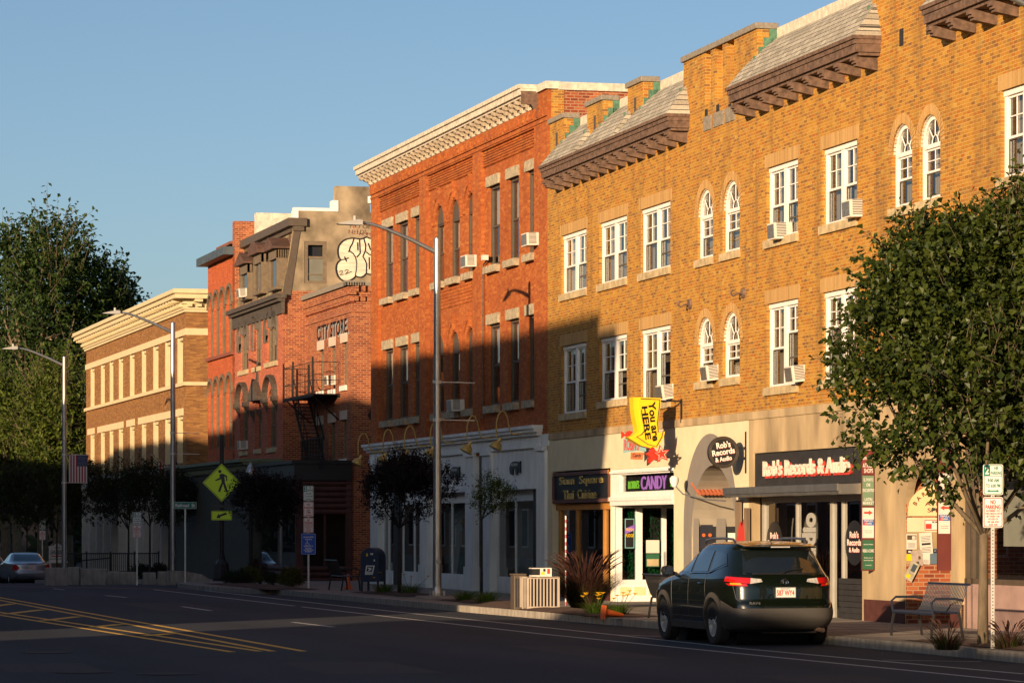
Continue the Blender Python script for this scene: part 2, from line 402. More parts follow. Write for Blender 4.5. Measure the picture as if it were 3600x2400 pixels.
def curtain(a, b, c, d, y, amp=.03, n=None):
    mb = MB(); n = n or max(6, int((b-a)/.035)); pr = None
    for i in range(n+1):
        u = a+(b-a)*i/n; yy = y+amp*math.sin(i*2.1+a*7)
        if pr: mb.quad((pr[0],pr[1],c),(u,yy,c),(u,yy,d),(pr[0],pr[1],d))
        pr = (u, yy)
    return mb
def sill(par, a, b, z0, z1, mat, ext=.1, out=.06, y1=.1):
    return MB().box(a-ext, b+ext*.4, -out, y1, z0, z1).build('sill', mat, par)
def pair_window(bld, a, b, c, d, fr, y=.075, ajar=(0,0), sillz=None, sillm=None):
    """white paired double-hung window; c is the frame bottom, d the opening top"""
    f = MB(); t = .07
    f.box(a, b, y-.02, y+.1, d-.10, d-.004); f.box(a, a+.085, y, y+.1, c, d-.10); f.box(b-.085, b, y, y+.1, c, d-.10)
    m = (a+b)/2; f.box(m-.085, m+.085, y-.005, y+.1, c+.06, d-.10); f.box(a+.085, b-.085, y, y+.1, c, c+.06)
    win = f.build('window', fr, bld)
    sash = MB(); pn = MB(); sc = MB(); cu = MB()
    for k, (p, q) in enumerate(((a+.085, m-.085), (m+.085, b-.085))):
        zb, zt = c+.06, d-.10; zm = zb+(zt-zb)*.47+ajar[k]
        frame_rect(sash, p, q, zm-.02, zt, y+.03, y+.07, .045)
        uu = (p+q)/2; sash.box(uu-.011, uu+.011, y+.035, y+.055, zm, zt-.03); zz = (zm+zt)/2; sash.box(p+.04, q-.04, y+.035, y+.055, zz-.011, zz+.011)
        pn.quad((p+.03,y+.06,zm),(q-.03,y+.06,zm),(q-.03,y+.06,zt),(p+.03,y+.06,zt))
        frame_rect(sc, p, q, zb, zm-.02, y+.045, y+.06, .02)
        if k == 1 or ajar[k] > 0: sc.box(p+.02, q-.02, y+.05, y+.065, zb+(zm-zb)*.5-.018, zb+(zm-zb)*.5+.018)
        pn.quad((p+.02,y+.075,zb),(q-.02,y+.075,zb),(q-.02,y+.075,zm),(p+.02,y+.075,zm))
        w_ = q-p
        rq = random.Random(int(a*977)+k+int(d*31)); mode = rq.random()
        if mode < .28:
            zc_ = zb+(zt-zb)*rq.choice((.0,.35,.55))
            for q_ in range(int((zt-zc_)/.045)): cu.box(p, q, y+.16, y+.165, zc_+q_*.045, zc_+q_*.045+.034)
        else:
            l_, r_ = rq.uniform(.15,.5), rq.uniform(.1,.4)
            for (s0, s1) in ((p, p+w_*l_), (q-w_*r_, q)): cu.add(curtain(s0, s1, zb, zt, y+.2, .015))
    sash.build('sash', fr, win); sc.build('screen', M['screen'], win); pn.build('pane', M['glass'], win)
    cu.build('curtain', random.Random(int(a*91)).choice((M['curtain'], M['lightcurtain'], M['curtain'])), win)
    if sillz is not None: sill(win, a, b, sillz, c, sillm or M['sill'])
    return win
def arch_window(bld, a, b, c, d, fr, y=.075, sillz=None):
    """white round-headed window with fan light"""
    m = (a+b)/2; r = (b-a)/2; zs_ = d-r; f = MB(); N = 14; t = .09
    def arcp(rr, k): return (m-rr*math.cos(math.pi*k/N), zs_+rr*math.sin(math.pi*k/N))
    for k in range(N):
        p0, p1 = arcp(r, k), arcp(r, k+1); q0, q1 = arcp(r-t, k), arcp(r-t, k+1)
        f.hexa([(p0[0],y,p0[1]),(p1[0],y,p1[1]),(q1[0],y,q1[1]),(q0[0],y,q0[1])],[(p0[0],y+.1,p0[1]),(p1[0],y+.1,p1[1]),(q1[0],y+.1,q1[1]),(q0[0],y+.1,q0[1])])
    f.box(a, a+t, y, y+.1, c, zs_); f.box(b-t, b, y, y+.1, c, zs_); f.box(a+t, b-t, y, y+.1, c, c+.07)
    f.box(a+t, b-t, y-.01, y+.1, zs_-.06, zs_+.02)
    win = f.build('window', fr, bld); sash = MB(); pn = MB()
    p, q = a+t, b-t; zb, zt = c+.07, zs_-.06; zm = zb+(zt-zb)*.5
    frame_rect(sash, p, q, zm, zt, y+.03, y+.06, .04); sash.box((p+q)/2-.01, (p+q)/2+.01, y+.035, y+.05, zm, zt); sash.box(p, q, y+.035, y+.05, (zm+zt)/2-.01, (zm+zt)/2+.01)
    rr = r-t
    for an in (45, 90, 135):
        e = Vector((m-math.cos(R(an))*rr, y+.04, zs_+.02+math.sin(R(an))*rr)); s0 = Vector((m-math.cos(R(an))*rr*.35, y+.04, zs_+.02+math.sin(R(an))*rr*.35))
        sash.cyl(s0, e, .012, n=4)
    sash.tube([(m-rr*.35*math.cos(math.pi*k/8), y+.04, zs_+.02+rr*.35*math.sin(math.pi*k/8)) for k in range(9)], .012, 4)
    pn.quad((p,y+.06,zb),(q,y+.06,zb),(q,y+.06,zt),(p,y+.06,zt))
    pts = [(m-rr*math.cos(math.pi*k/N), y+.06, zs_+.02+rr*math.sin(math.pi*k/N)) for k in range(N+1)]; pn.quad(*pts)
    sash.build('sash', fr, win); pn.build('pane', M['glass'], win)
    sc = MB(); frame_rect(sc, p, q, zb, zm, y+.045, y+.06, .02); sc.build('screen', M['screen'], win)
    cu = curtain(p, p+(q-p)*.45, zb, zs_+rr*.6, y+.2, .015); cu.add(curtain(p+(q-p)*.6, q, zb, zs_+rr*.5, y+.2, .015)); cu.build('curtain', M['curtain'], win)
    # rope moulding round the head
    rp = MB()
    for k in range(22):
        an = math.pi*(k+.5)/22; rp.box(-.018, .018, 0, .05, -.03, .03)
        rp.xf(Matrix.Translation((m-(r+.0)*math.cos(an), y-.045, zs_+(r+.0)*math.sin(an))) @ Matrix.Rotation(an, 4, 'Y'), len(rp.v)-8)
    rp.build('rope_moulding', M['oldwhite'], win)
    if sillz is not None: sill(win, a, b, sillz, c, M['sill'])
    return win
def slim_window(bld, a, b, c, d, fr, y=.16, t=.07, sillz=None, sillm=None, arch=0, panel=False, cur=True):
    """dark framed double-hung window; arch = rise of the head"""
    f = MB(); zt = d-arch
    f.box(a, a+t, y, y+.1, c, zt); f.box(b-t, b, y, y+.1, c, zt); f.box(a+t, b-t, y, y+.1, c, c+t)
    if arch:
        m = (a+b)/2; r = (b-a)/2
        pts = [(m-r*math.cos(math.pi*k/10), zt+arch*math.sin(math.pi*k/10)) for k in range(11)]
        if panel: f.prism(pts, y, y+.06)
        else:
            for k in range(10):
                p0, p1 = pts[k], pts[k+1]; q0 = (m+(p0[0]-m)*(1-t/r), zt+(p0[1]-zt)*(1-t/arch)); q1 = (m+(p1[0]-m)*(1-t/r), zt+(p1[1]-zt)*(1-t/arch))
                f.hexa([(p0[0],y,p0[1]),(p1[0],y,p1[1]),(q1[0],y,q1[1]),(q0[0],y,q0[1])],[(p0[0],y+.1,p0[1]),(p1[0],y+.1,p1[1]),(q1[0],y+.1,q1[1]),(q0[0],y+.1,q0[1])])
        f.box(a+t, b-t, y, y+.08, zt-.03, zt+.03)
    else: f.box(a+t, b-t, y, y+.1, d-t, d)
    zm = c+(zt-c)*.5; f.box(a+t, b-t, y+.04, y+.09, zm-.03, zm+.03)
    win = f.build('window', fr, bld); pn = MB()
    pn.quad((a+t,y+.07,c+t),(b-t,y+.07,c+t),(b-t,y+.07,zt),(a+t,y+.07,zt))
    if arch and not panel: pn.quad(*[((a+b)/2-((b-a)/2-t)*math.cos(math.pi*k/10), y+.07, zt+(arch-t)*math.sin(math.pi*k/10)) for k in range(11)])
    pn.build('pane', M['glass'], win)
    if cur:
        curtain(a+t, a+t+(b-a)*.35, zm, zt, y+.16, .015).build('curtain', M['lightcurtain'], win)
    if sillz is not None: sill(win, a, b, sillz, c, sillm or M['sill'], ext=.08, out=.07, y1=y)
    return win
def soldier(bld, a, b, z, h, mat, ext=.12, out=.006):
    return MB().box(a-ext, b+ext, -out, .02, z, z+h).build('soldier_course', mat, bld)
def air_conditioner(B, bz, u, zc, w_=.48, h=.34, out=.30, y=.1, tilt=4, label='', lookgrp='air conditioners in upstairs windows'):
    p = B.world(u, -y, zc)
    t = thing('air_conditioner', label, 'air conditioner', p, B.rz, lookgrp)
    Mt = Matrix.Rotation(R(tilt), 4, 'X')
    c = MB().box(-w_/2, w_/2, -out, .1, 0, h).xf(Mt); c.build('casing', M['ac'], t)
    g = MB().box(-w_/2+.03, w_/2-.03, -out-.012, -out, .03, h-.03).xf(Mt); g.build('rear_grille', M['foil'], t)
    s = MB()
    for k in range(9):
        for sx in (w_/2, -w_/2-.004): s.box(sx, sx+.004, -out+.05, -out+.26, .05+k*.033, .065+k*.033)
    s.xf(Mt); s.build('side_louvre', M['softblack'], t)
    return t

# ------------------------------------------------------------------ ground, roads, pavement
CURB = [(-60, 19.4), (30, 19.45), (50, 19.4), (60, 19.35), (70, 18.95), (80, 18.7), (90, 18.6), (98, 18.45), (103, 17.7), (108, 17.3), (112, 17.35),
        (115, 18.2), (119, 20.2), (123, 20.2), (127, 18.0), (132, 17.6), (142, 17.2), (150, 17.0), (158, 18.0), (166, 19.4), (180, 19.6), (300, 19.6)]
def curbx(y):
    for (a, xa), (b, xb) in zip(CURB, CURB[1:]):
        if a <= y <= b:
            t = (y-a)/(b-a); t = t*t*(3-2*t); return xa+(xb-xa)*t
    return 19.5
ys = [-60, 0, 20]+[30+i for i in range(0, 190)]+[225, 260, 400, 900]
g = MB()
for i in range(len(ys)-1):
    for xa, xb in ((-400,-60),(-60,0),(0,10),(10,16),(16,60),(60,700)):
        a, b = ys[i], ys[i+1]
        g.quad((xa,a,gz(a)),(xb,a,gz(a)),(xb,b,gz(b)),(xa,b,gz(b)))
m, nt_, b_ = nmat('asphalt'); N = nt_.nodes; L = nt_.links
tc = N.new('ShaderNodeTexCoord'); n1 = N.new('ShaderNodeTexNoise'); n1.inputs['Scale'].default_value = 60; n1.inputs['Detail'].default_value = 4
n2 = N.new('ShaderNodeTexNoise'); n2.inputs['Scale'].default_value = .22; n2.inputs['Detail'].default_value = 6
mpp = N.new('ShaderNodeMapping'); mpp.inputs['Scale'].default_value = (1.6,.25,1)
L.new(tc.outputs['Object'], n1.inputs['Vector']); L.new(tc.outputs['Object'], mpp.inputs[0]); L.new(mpp.outputs[0], n2.inputs['Vector'])
c1 = N.new('ShaderNodeValToRGB'); c1.color_ramp.elements[0].position=.3; c1.color_ramp.elements[1].position=.7
c1.color_ramp.elements[0].color = (.025,.030,.039,1); c1.color_ramp.elements[1].color = (.050,.057,.068,1); L.new(n2.outputs['Fac'], c1.inputs[0])
mr = N.new('ShaderNodeMapRange'); mr.inputs[3].default_value=.6; mr.inputs[4].default_value=1.4; L.new(n1.outputs['Fac'], mr.inputs[0])
mx = N.new('ShaderNodeMix'); mx.data_type='RGBA'; mx.blend_type='MULTIPLY'; mx.inputs[0].default_value=1; L.new(c1.outputs[0], mx.inputs[6]); L.new(mr.outputs[0], mx.inputs[7])
L.new(mx.outputs[2], b_.inputs['Base Color']); b_.inputs['Roughness'].default_value=.9; b_.inputs['Specular IOR Level'].default_value=.2
bp = N.new('ShaderNodeBump'); bp.inputs['Strength'].default_value=.35; bp.inputs['Distance'].default_value=.01; L.new(n1.outputs['Fac'], bp.inputs['Height']); L.new(bp.outputs[0], b_.inputs['Normal'])
M['asphalt'] = m
tag(g.build('road', M['asphalt']), None, None, kind='structure')
M['pave'] = plain('pavement_concrete', (.27,.225,.18), .9, var=.2, scale=1.6, detail=9, bump=.15)
M['kerb'] = plain('granite_kerb', (.30,.265,.22), .9, var=.35, scale=7, stretch=(1,1,.35), bump=.5, detail=8)
pv = MB(); kb = MB(); KH = .15
yy = [-40, 0, 20]+[30+.75*i for i in range(0, 360)]
for a, b in zip(yy, yy[1:]):
    xa, xb = curbx(a), curbx(b); za, zb = gz(a)+KH, gz(b)+KH
    pv.quad((xa+.16,a,za),(60,a,za),(60,b,zb),(xb+.16,b,zb))
for a, b in zip(yy, yy[1:]):
    xa, xb = curbx(a), curbx(b); za, zb = gz(a), gz(b); e = .006
    kb.hexa([(xa,a+e,za-.3),(xa+.16,a+e,za-.3),(xb+.16,b-e,zb-.3),(xb,b-e,zb-.3)],[(xa+.012,a+e,za+KH),(xa+.16,a+e,za+KH),(xb+.16,b-e,zb+KH),(xb+.012,b-e,zb+KH)])
tag(pv.build('pavement', M['pave']), None, None, kind='structure')
tag(kb.build('kerb', M['kerb']), None, None, kind='structure')
# the opposite pavement, behind the viewer's left
o = MB().box(-30, -3.2, -60, 300, -1.2, .14); tag(o.build('far_pavement', M['pave']), None, None, kind='structure')
# joints in the pavement
jt = MB()
for i in range(80):
    y = 30+i*1.52; jt.box(curbx(y)+.2, 23.4, y, y+.012, gz(y)+KH+.002, gz(y)+KH+.004)
for i in range(0, 150):
    y = 30+i*.8; x = 21.3; jt.box(x, x+.012, y, y+.8, gz(y)+KH+.0025, gz(y)+KH+.0045)
tag(jt.build('pavement_joints', M['softblack']), None, None, kind='structure')
# painted lines
def wear(name, c, cov=.52):
    m, nt, b = nmat(name); N = nt.nodes; L = nt.links
    b.inputs['Base Color'].default_value = rgb(c); b.inputs['Roughness'].default_value = .8
    tc = N.new('ShaderNodeTexCoord'); no = N.new('ShaderNodeTexNoise'); no.inputs['Scale'].default_value = 14; no.inputs['Detail'].default_value = 8; no.inputs['Roughness'].default_value=.7
    L.new(tc.outputs['Object'], no.inputs['Vector']); cr = N.new('ShaderNodeValToRGB'); cr.color_ramp.elements[0].position = cov-.16; cr.color_ramp.elements[1].position = cov
    cr.color_ramp.elements[0].color=(.05,.05,.05,1); cr.color_ramp.elements[1].color=rgb(c)
    L.new(no.outputs['Fac'], cr.inputs[0]); L.new(cr.outputs[0], b.inputs['Base Color']); return m
M['linewhite'] = wear('road_white', (.42,.42,.40), .44); M['lineyellow'] = wear('road_yellow', (.78,.44,.04), .40); M['linered'] = wear('road_red', (.22,.05,.04), .5)
def strip(mb, p, q, wd, z=.004):
    p = Vector(p[:2]); q = Vector(q[:2]); n = max(1, int((q-p).length/2)); d = (q-p).normalized(); s = Vector((d.y, -d.x))*wd/2
    for i in range(n):
        a = p+(q-p)*i/n; b = p+(q-p)*(i+1)/n
        mb.quad((a.x-s.x,a.y-s.y,gz(a.y)+z),(a.x+s.x,a.y+s.y,gz(a.y)+z),(b.x+s.x,b.y+s.y,gz(b.y)+z),(b.x-s.x,b.y-s.y,gz(b.y)+z))
def gp(zx, zy): return ground(zx/1.96, 2050+zy/1.96)
yl = MB()
A0, A1 = gp(-300, 40), gp(2095, 468)
for (s, e, wd) in ((gp(-200,62), gp(2095,467), .13), (gp(-200,78), gp(1880,467), .13), (gp(-200,168), gp(1790,467), .13), (gp(-200,186), gp(1600,472), .13)):
    strip(yl, s, e, wd)
for (s, e) in ((gp(-60,160), gp(90,140)), (gp(30,212), gp(290,182)), (gp(300,256), gp(540,229)), (gp(640,302), gp(830,282)), (gp(1010,362), gp(1180,346))): strip(yl, s, e, .28, .008)
tag(yl.build('yellow_road_lines', M['lineyellow']), None, None, kind='structure')
wl = MB()
for (s, e) in ((gp(730,83), gp(870,96)), (gp(1255,159), gp(1455,188)), (gp(2015,266), gp(2295,300))): strip(wl, s, e, .13)
strip(wl, gp(1060,42), gp(2030,155), .11); strip(wl, gp(1390,47), gp(2352,155), .11)
P = lambda x, y: ground(x, y)
strip(wl, P(1060,2132), P(1900,2227), .11); strip(wl, P(1200,2129), P(2270,2242), .11)
strip(wl, P(1900,2227), P(3600,2396), .11); strip(wl, P(2270,2242), P(2600,2278), .10); strip(wl, P(2600,2278), P(3600,2368), .11)
strip(wl, P(2150,2230), P(2320,2236), .10); strip(wl, P(3105,2319), P(3450,2325), .10)
strip(wl, gp(370,36), gp(440,43), .11)
tag(wl.build('white_road_lines', M['linewhite']), None, None, kind='structure')
rl = MB(); strip(rl, P(-40,2060), P(660,2071), .45, .005); tag(rl.build('red_crossing_strip', M['linered']), None, None, kind='structure')
M['soil'] = plain('mulch', (.075,.034,.018), 1, var=.5, scale=20, bump=.8)
def bed(x0, y0, x1, y1):
    mb = MB(); n = 10
    for i in range(n):
        for j in range(n):
            def pt(a, b):
                x = x0+(x1-x0)*a/n; y = y0+(y1-y0)*b/n; e = min(a, n-a, b, n-b)/n
                return (x, y, gz(y)+KH+.006+.05*min(1, e*4)+random.Random(a*31+b).random()*.015)
            mb.quad(pt(i,j), pt(i+1,j), pt(i+1,j+1), pt(i,j+1))
    tag(mb.build('planting_bed', M['soil'], smooth=True), None, None, kind='structure')

# ------------------------------------------------------------------ TAN BRICK BUILDING
JX, JY = at_d(1925, 1.0); k_ = 23.5/JX; J = (23.5, JY*k_)
T = Fac(J[0], J[1], -1150)
tan = thing('brick_building', 'yellow brick building with white windows and shingled pent roofs above the record shop', 'building', (J[0], J[1], 0), T.rz)
zc_top = T.zs(-.4668); zc_bot = zc_top-.13; zeave = T.zs(-.4175, .55); zridge = T.zs(-.444, -.45)
z3t = T.zs(-.3297); z3s = T.zs(-.256); z2t = T.zs(-.2055); z2s = T.zs(-.1219); z2b = T.zs(-.130); zba3 = T.zs(-.2548); zba2 = T.zs(-.1360)
zsf = T.zs(-.1037); SH = .17
U = lambda px: T.u(px)
uend = 45.0
wins3 = [(U(1973.5),U(2061.6)),(U(2106.8),U(2203.7)),(U(2251.4),U(2356.8)),(U(2695),U(2805.4)),(U(2891),U(3012.9)),(U(3518),U(3664))]
arch3 = [(U(2451),U(2506.5)),(U(2540),U(2600.7)),(U(3135.8),U(3206.8)),(U(3230.9),U(3305.8))]
wins2 = wins3; arch2 = arch3
holes = []
for a, b in wins3: holes.append((a, b, z3s+SH, z3t))
for a, b in arch3: holes.append((a, b, zba3+SH, z3t, True))
for i, (a, b) in enumerate(wins2): holes.append((a, b, (z2b if i == 1 else z2s)+SH, z2t))
for a, b in arch2: holes.append((a, b, zba2+SH, z2t, True))
tw = [(U(1933),U(1983)),(U(2064),U(2119)),(U(2207),U(2260)),(U(2403),U(2663)),(U(3067),U(3067)+6.2)]
# parapet slots in the broad towers
for sx in ((2484,2499),(2519,2541),(2560,2582)):
    holes.append((U(sx[0])-.1, U(sx[1])-.02, zc_bot-1.45, zc_bot-.002))
wmb = MB(); ztop = zeave+.1
base_holes = [h for h in holes if h[3] < ztop]
wall_holes(wmb, 0, uend, zsf, ztop, base_holes)
shell(wmb, 0, uend, zsf, ztop, 14.0)
wmb.build('wall', M['tan'], tan)
# towers rising through the pent roof
for i, (a, b) in enumerate(tw):
    mb = MB(); hs = [h for h in holes if h[3] > ztop and h[0] > a and h[1] < b]
    dep = .36 if i < 3 else .40
    wall_holes(mb, a, b, ztop, zc_bot, hs, depth=.2)
    if hs: mb.box(a+.1, b-.1, .2, .3, ztop, zc_bot-.01)
    mb.quad((a,0,ztop),(a,0,zc_bot),(a,dep,zc_bot),(a,dep,ztop)); mb.quad((b,0,ztop),(b,dep,ztop),(b,dep,zc_bot),(b,0,zc_bot)); mb.quad((a,dep,ztop),(a,dep,zc_bot),(b,dep,zc_bot),(b,dep,ztop))
    mb.quad((a,0,zc_bot),(b,0,zc_bot),(b,dep,zc_bot),(a,dep,zc_bot))
    t_ = mb.build('tower', M['tan'], tan)
    MB().box(a-.06, b+.06, -.06, dep+.06, zc_bot, zc_top).build('coping', M['greystone'], t_, bevel=.012)
    if i < 3:
        MB().box((a+b)/2-.06, (a+b)/2+.1, -.015, .01, zc_bot-1.0, zc_bot-.3).build('scupper', M['darkbrown'], t_)
    st = MB()
    for h in hs: st.box(h[0]-.08, h[1]+.08, -.03, .1, h[2]-.32, h[2])
    if hs: st.build('stone_block', M['greystone'], t_)
sl_ = MB()
for px, py0, py1 in ((2484,385,430),(2524,368,412),(2567,365,395),(3170,102,162),(3265,78,122)):
    u = U(px); sl_.box(u-.1, u+.1, -.012, .012, T.z(px, py1), T.z(px, py0))
sl_.build('wall_slot', M['softblack'], tan)
# pent roofs between towers
M['shingle'] = None
m, nt_, b_ = nmat('asphalt_shingle'); N = nt_.nodes; L = nt_.links
tc, sp, cb = wallcoord(nt_)
cb2 = N.new('ShaderNodeCombineXYZ'); L.new(sp.outputs[0], cb2.inputs[0]); L.new(sp.outputs[2], cb2.inputs[1])
br = N.new('ShaderNodeTexBrick'); L.new(cb2.outputs[0], br.inputs['Vector']); br.inputs['Scale'].default_value=1; br.inputs['Brick Width'].default_value=.32; br.inputs['Row Height'].default_value=.12
br.inputs['Mortar Size'].default_value=.008; br.inputs['Color1'].default_value=(.26,.235,.185,1); br.inputs['Color2'].default_value=(.42,.385,.31,1); br.inputs['Mortar'].default_value=(.05,.045,.04,1)
n_ = N.new('ShaderNodeTexNoise'); n_.inputs['Scale'].default_value=40; L.new(tc.outputs['Object'], n_.inputs['Vector'])
mx = N.new('ShaderNodeMix'); mx.data_type='RGBA'; mx.blend_type='OVERLAY'; mx.inputs[0].default_value=.5; L.new(br.outputs['Color'], mx.inputs[6]); L.new(n_.outputs['Fac'], mx.inputs[7])
L.new(mx.outputs[2], b_.inputs['Base Color']); b_.inputs['Roughness'].default_value=.95
bp = N.new('ShaderNodeBump'); bp.inputs['Strength'].default_value=.8; bp.inputs['Distance'].default_value=.015; bp.invert=True; L.new(br.outputs['Fac'], bp.inputs['Height']); L.new(bp.outputs[0], b_.inputs['Normal'])
M['shingle'] = m
segs = [(tw[0][1], tw[1][0]), (tw[1][1], tw[2][0]), (tw[2][1], tw[3][0]), (tw[3][1], tw[4][0]), (tw[4][1], tw[4][1]+6.5)]
segs[4] = (U(3247+88)+.55, U(3247+88)+8.5)
segs = [(segs[0][0], segs[0][1]), segs[1], segs[2], segs[3], (U(3335)+.5, U(3335)+9)]
ov = .55
for i, (a, b) in enumerate(segs):
    e = .5
    A, B_ = a-e, b+e
    steps = [(-ov, 0, 0), (-.22, .40, .16), (.10, .74, .36), (.45, 1.0, .5)]    # bell-cast section (y, height share, side inset)
    mb = MB(); H = zridge-zeave; rows = []
    for (y, hs_, ins) in steps: rows.append(((A+ins, y, zeave+.02+H*hs_), (B_-ins, y, zeave+.02+H*hs_)))
    for (l0, r0), (l1, r1) in zip(rows, rows[1:]):
        mb.quad(l0, r0, r1, l1)
        mb.quad((l0[0], l0[1], l0[2]), (l1[0], l1[1], l1[2]), (l1[0]+.0, .45, l1[2]), (l0[0], .45, l0[2]))
        mb.quad((r0[0], r0[1], r0[2]), (r0[0], .45, r0[2]), (r1[0], .45, r1[2]), (r1[0], r1[1], r1[2]))
    rf = mb.build('pent_roof', M['shingle'], tan)
    MB().box(a-.02, b+.02, .43, .62, zridge-.0, zridge+.22).build('roof_flashing', M['oldwhite'], rf)
    fl = MB()
    for s, u_ in ((1, a), (-1, b)):
        for k in range(5):
            zz = zeave+.12+k*(zridge-zeave)*.19; yk = -.20+k*.12
            fl.box(min(u_, u_+s*.03)-(.0), max(u_, u_+s*.03), yk-.02, yk+.2, zz, zz+.34)
    fl.build('copper_flashing', M['copper'], rf)
# continuous eaves cornice in runs, with brackets below
runs = [(tw[0][1]-.5, tw[3][0]+.5, 14), (tw[3][1]-.5, tw[4][0]+.5, 9), (U(3335), U(3335)+9.5, 10)]
for a, b, n in runs:
    c = MB()
    for (o_, z0_, z1_) in ((ov+.02, -.05, .02), (ov-.02, -.14, -.05), (ov-.05, -.30, -.14), (ov-.12, -.36, -.30)):
        c.box(a+(ov-o_)*.6, b-(ov-o_)*.6, -o_, -.002, zeave+z0_, zeave+z1_)
    co = c.build('eaves_cornice', M['rust'], tan)
    for k in range(n):
        u = a+.28+(b-a-.56)*k/(n-1)
        mb = MB().prism([(-.50,-.37),(-.52,-.45),(-.47,-.45),(-.48,-.50),(-.43,-.50),(-.44,-.55),(-.05,-.62),(-.003,-.62),(-.003,-.37)], u-.09, u+.09, 'x')
        mb.xf(Matrix.Translation((0,0,zeave))); mb.build('bracket', M['rust'], tan)
# windows
M['white'].node_tree.nodes
for i, (a, b) in enumerate(wins3):
    pair_window(tan, a, b, z3s+SH, z3t, M['white'], ajar=(.0, .0), sillz=z3s); soldier(tan, a, b, z3t, .28, M['tan_soldier'])
for i, (a, b) in enumerate(wins2):
    zb_ = z2b if i == 1 else z2s
    pair_window(tan, a, b, zb_+SH, z2t, M['white'], sillz=zb_, ajar=((0,0),(0,0),(.0,.35),(0,.3),(.25,-.2),(0,0))[i]); soldier(tan, a, b, z2t, .28, M['tan_soldier'])
for lst, zb_, zt_ in ((arch3, zba3, z3t), (arch2, zba2, z2t)):
    for a, b in lst:
        arch_window(tan, a, b, zb_+SH, zt_, M['white'], sillz=zb_)
        m_ = (a+b)/2; r_ = (b-a)/2; mb = MB(); nb = 26
        for k in range(nb):
            a0 = math.pi*k/nb+.015; a1 = math.pi*(k+1)/nb-.015
            P0 = [(m_-rr*math.cos(aa), zt_-r_+rr*math.sin(aa)) for rr, aa in ((r_+.002,a0),(r_+.2,a0),(r_+.2,a1),(r_+.002,a1))]
            mb.prism(P0, -.008, .02)
        mb.build('arch_ring', M['tan_soldier'], tan)
for px, py in ((2428,1069),(2615,1030)):
    u, z = T.f(px, py); h = MB().cyl((u,-.05,z),(u,.0,z),.11,.13,14)
    h.tube([(u,-.05,z),(u,-.16,z-.02),(u,-.24,z-.07),(u,-.30,z-.02),(u,-.27,z+.06),(u,-.22,z+.05)], .025, 6); h.build('iron_hook', M['rust'], tan)
# ---- ground floor of the tan building
uS0, uS1, uC1, uA0, uA1, uR0, uR1 = U(1942), U(2146), U(2369), U(2404), U(2593), U(2633), U(3031)
zSt, zSb = T.zs(-.0655), T.zs(-.0226)
gb = -.6
cs = MB()                                      # cream stucco front, with openings cut for the shops
arcc = (uA0+uA1)/2
zAt = T.z(2499, 1523)
ho = [(uS0, uS1, gb, zSt), (uS1+.05, uC1, gb, T.zs(-.0635)), (U(2431), U(2588), gb, T.z(2500, 1634), (U(2588)-U(2431))/2*.95)]
wall_holes(cs, 0.0, uR0, gb, zsf, ho, y=.0, depth=.35, seg=20)
cs.build('cream_front', M['creamstucco'], tan)
MB().box(.0, uend, -.03, .02, zsf-.05, zsf+.12).build('ledge', M['concrete'], tan)
ar = MB(); Nn = 24; ri = (U(2588)-U(2431))/2; ci = (U(2588)+U(2431))/2; zi = T.z(2500,1634)-ri*.95; ro = (uA1-uA0)/2; zo = zAt-ro*1.0
pi_ = [(ci-ri*math.cos(math.pi*k/Nn), zi+ri*.95*math.sin(math.pi*k/Nn)) for k in range(Nn+1)]
po_ = [(arcc-ro*math.cos(math.pi*k/Nn), zo+ro*math.sin(math.pi*k/Nn)) for k in range(Nn+1)]
pi_ = [(pi_[0][0], gb)]+pi_+[(pi_[-1][0], gb)]; po_ = [(po_[0][0], gb)]+po_+[(po_[-1][0], gb)]
for k in range(len(pi_)-1): ar.hexa([(po_[k][0],-.006,po_[k][1]),(po_[k+1][0],-.006,po_[k+1][1]),(pi_[k+1][0],-.006,pi_[k+1][1]),(pi_[k][0],-.006,pi_[k][1])],[(po_[k][0],.01,po_[k][1]),(po_[k+1][0],.01,po_[k+1][1]),(pi_[k+1][0],.01,pi_[k+1][1]),(pi_[k][0],.01,pi_[k][1])])
ar.build('painted_arch', M['greyshade'], tan)
# inside back walls of the ground floor
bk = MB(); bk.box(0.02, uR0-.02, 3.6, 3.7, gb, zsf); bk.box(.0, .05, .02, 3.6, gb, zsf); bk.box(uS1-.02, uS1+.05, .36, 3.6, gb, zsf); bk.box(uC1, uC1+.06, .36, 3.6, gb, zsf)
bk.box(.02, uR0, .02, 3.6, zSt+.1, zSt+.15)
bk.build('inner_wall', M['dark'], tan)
# Siam shopfront frame
sf = MB()
for px in (1952, 2012, 2108, 2147):
    u = U(px)-.05; sf.box(u-.06, u+.06, .12, .22, gb, zSb)
sf.box(uS0, uS1, .10, .24, zSb-.02, zSb+.14)
fr_ = sf.build('shopfront_frame', M['orangewood'], tan)
MB().quad((uS0,.18,gb),(uS1,.18,gb),(uS1,.18,zSb),(uS0,.18,zSb)).build('pane', M['shopglass'], fr_)
MB().box(uS0, uS1, .11, .16, gb, .55).build('stall_riser', M['log'], fr_)
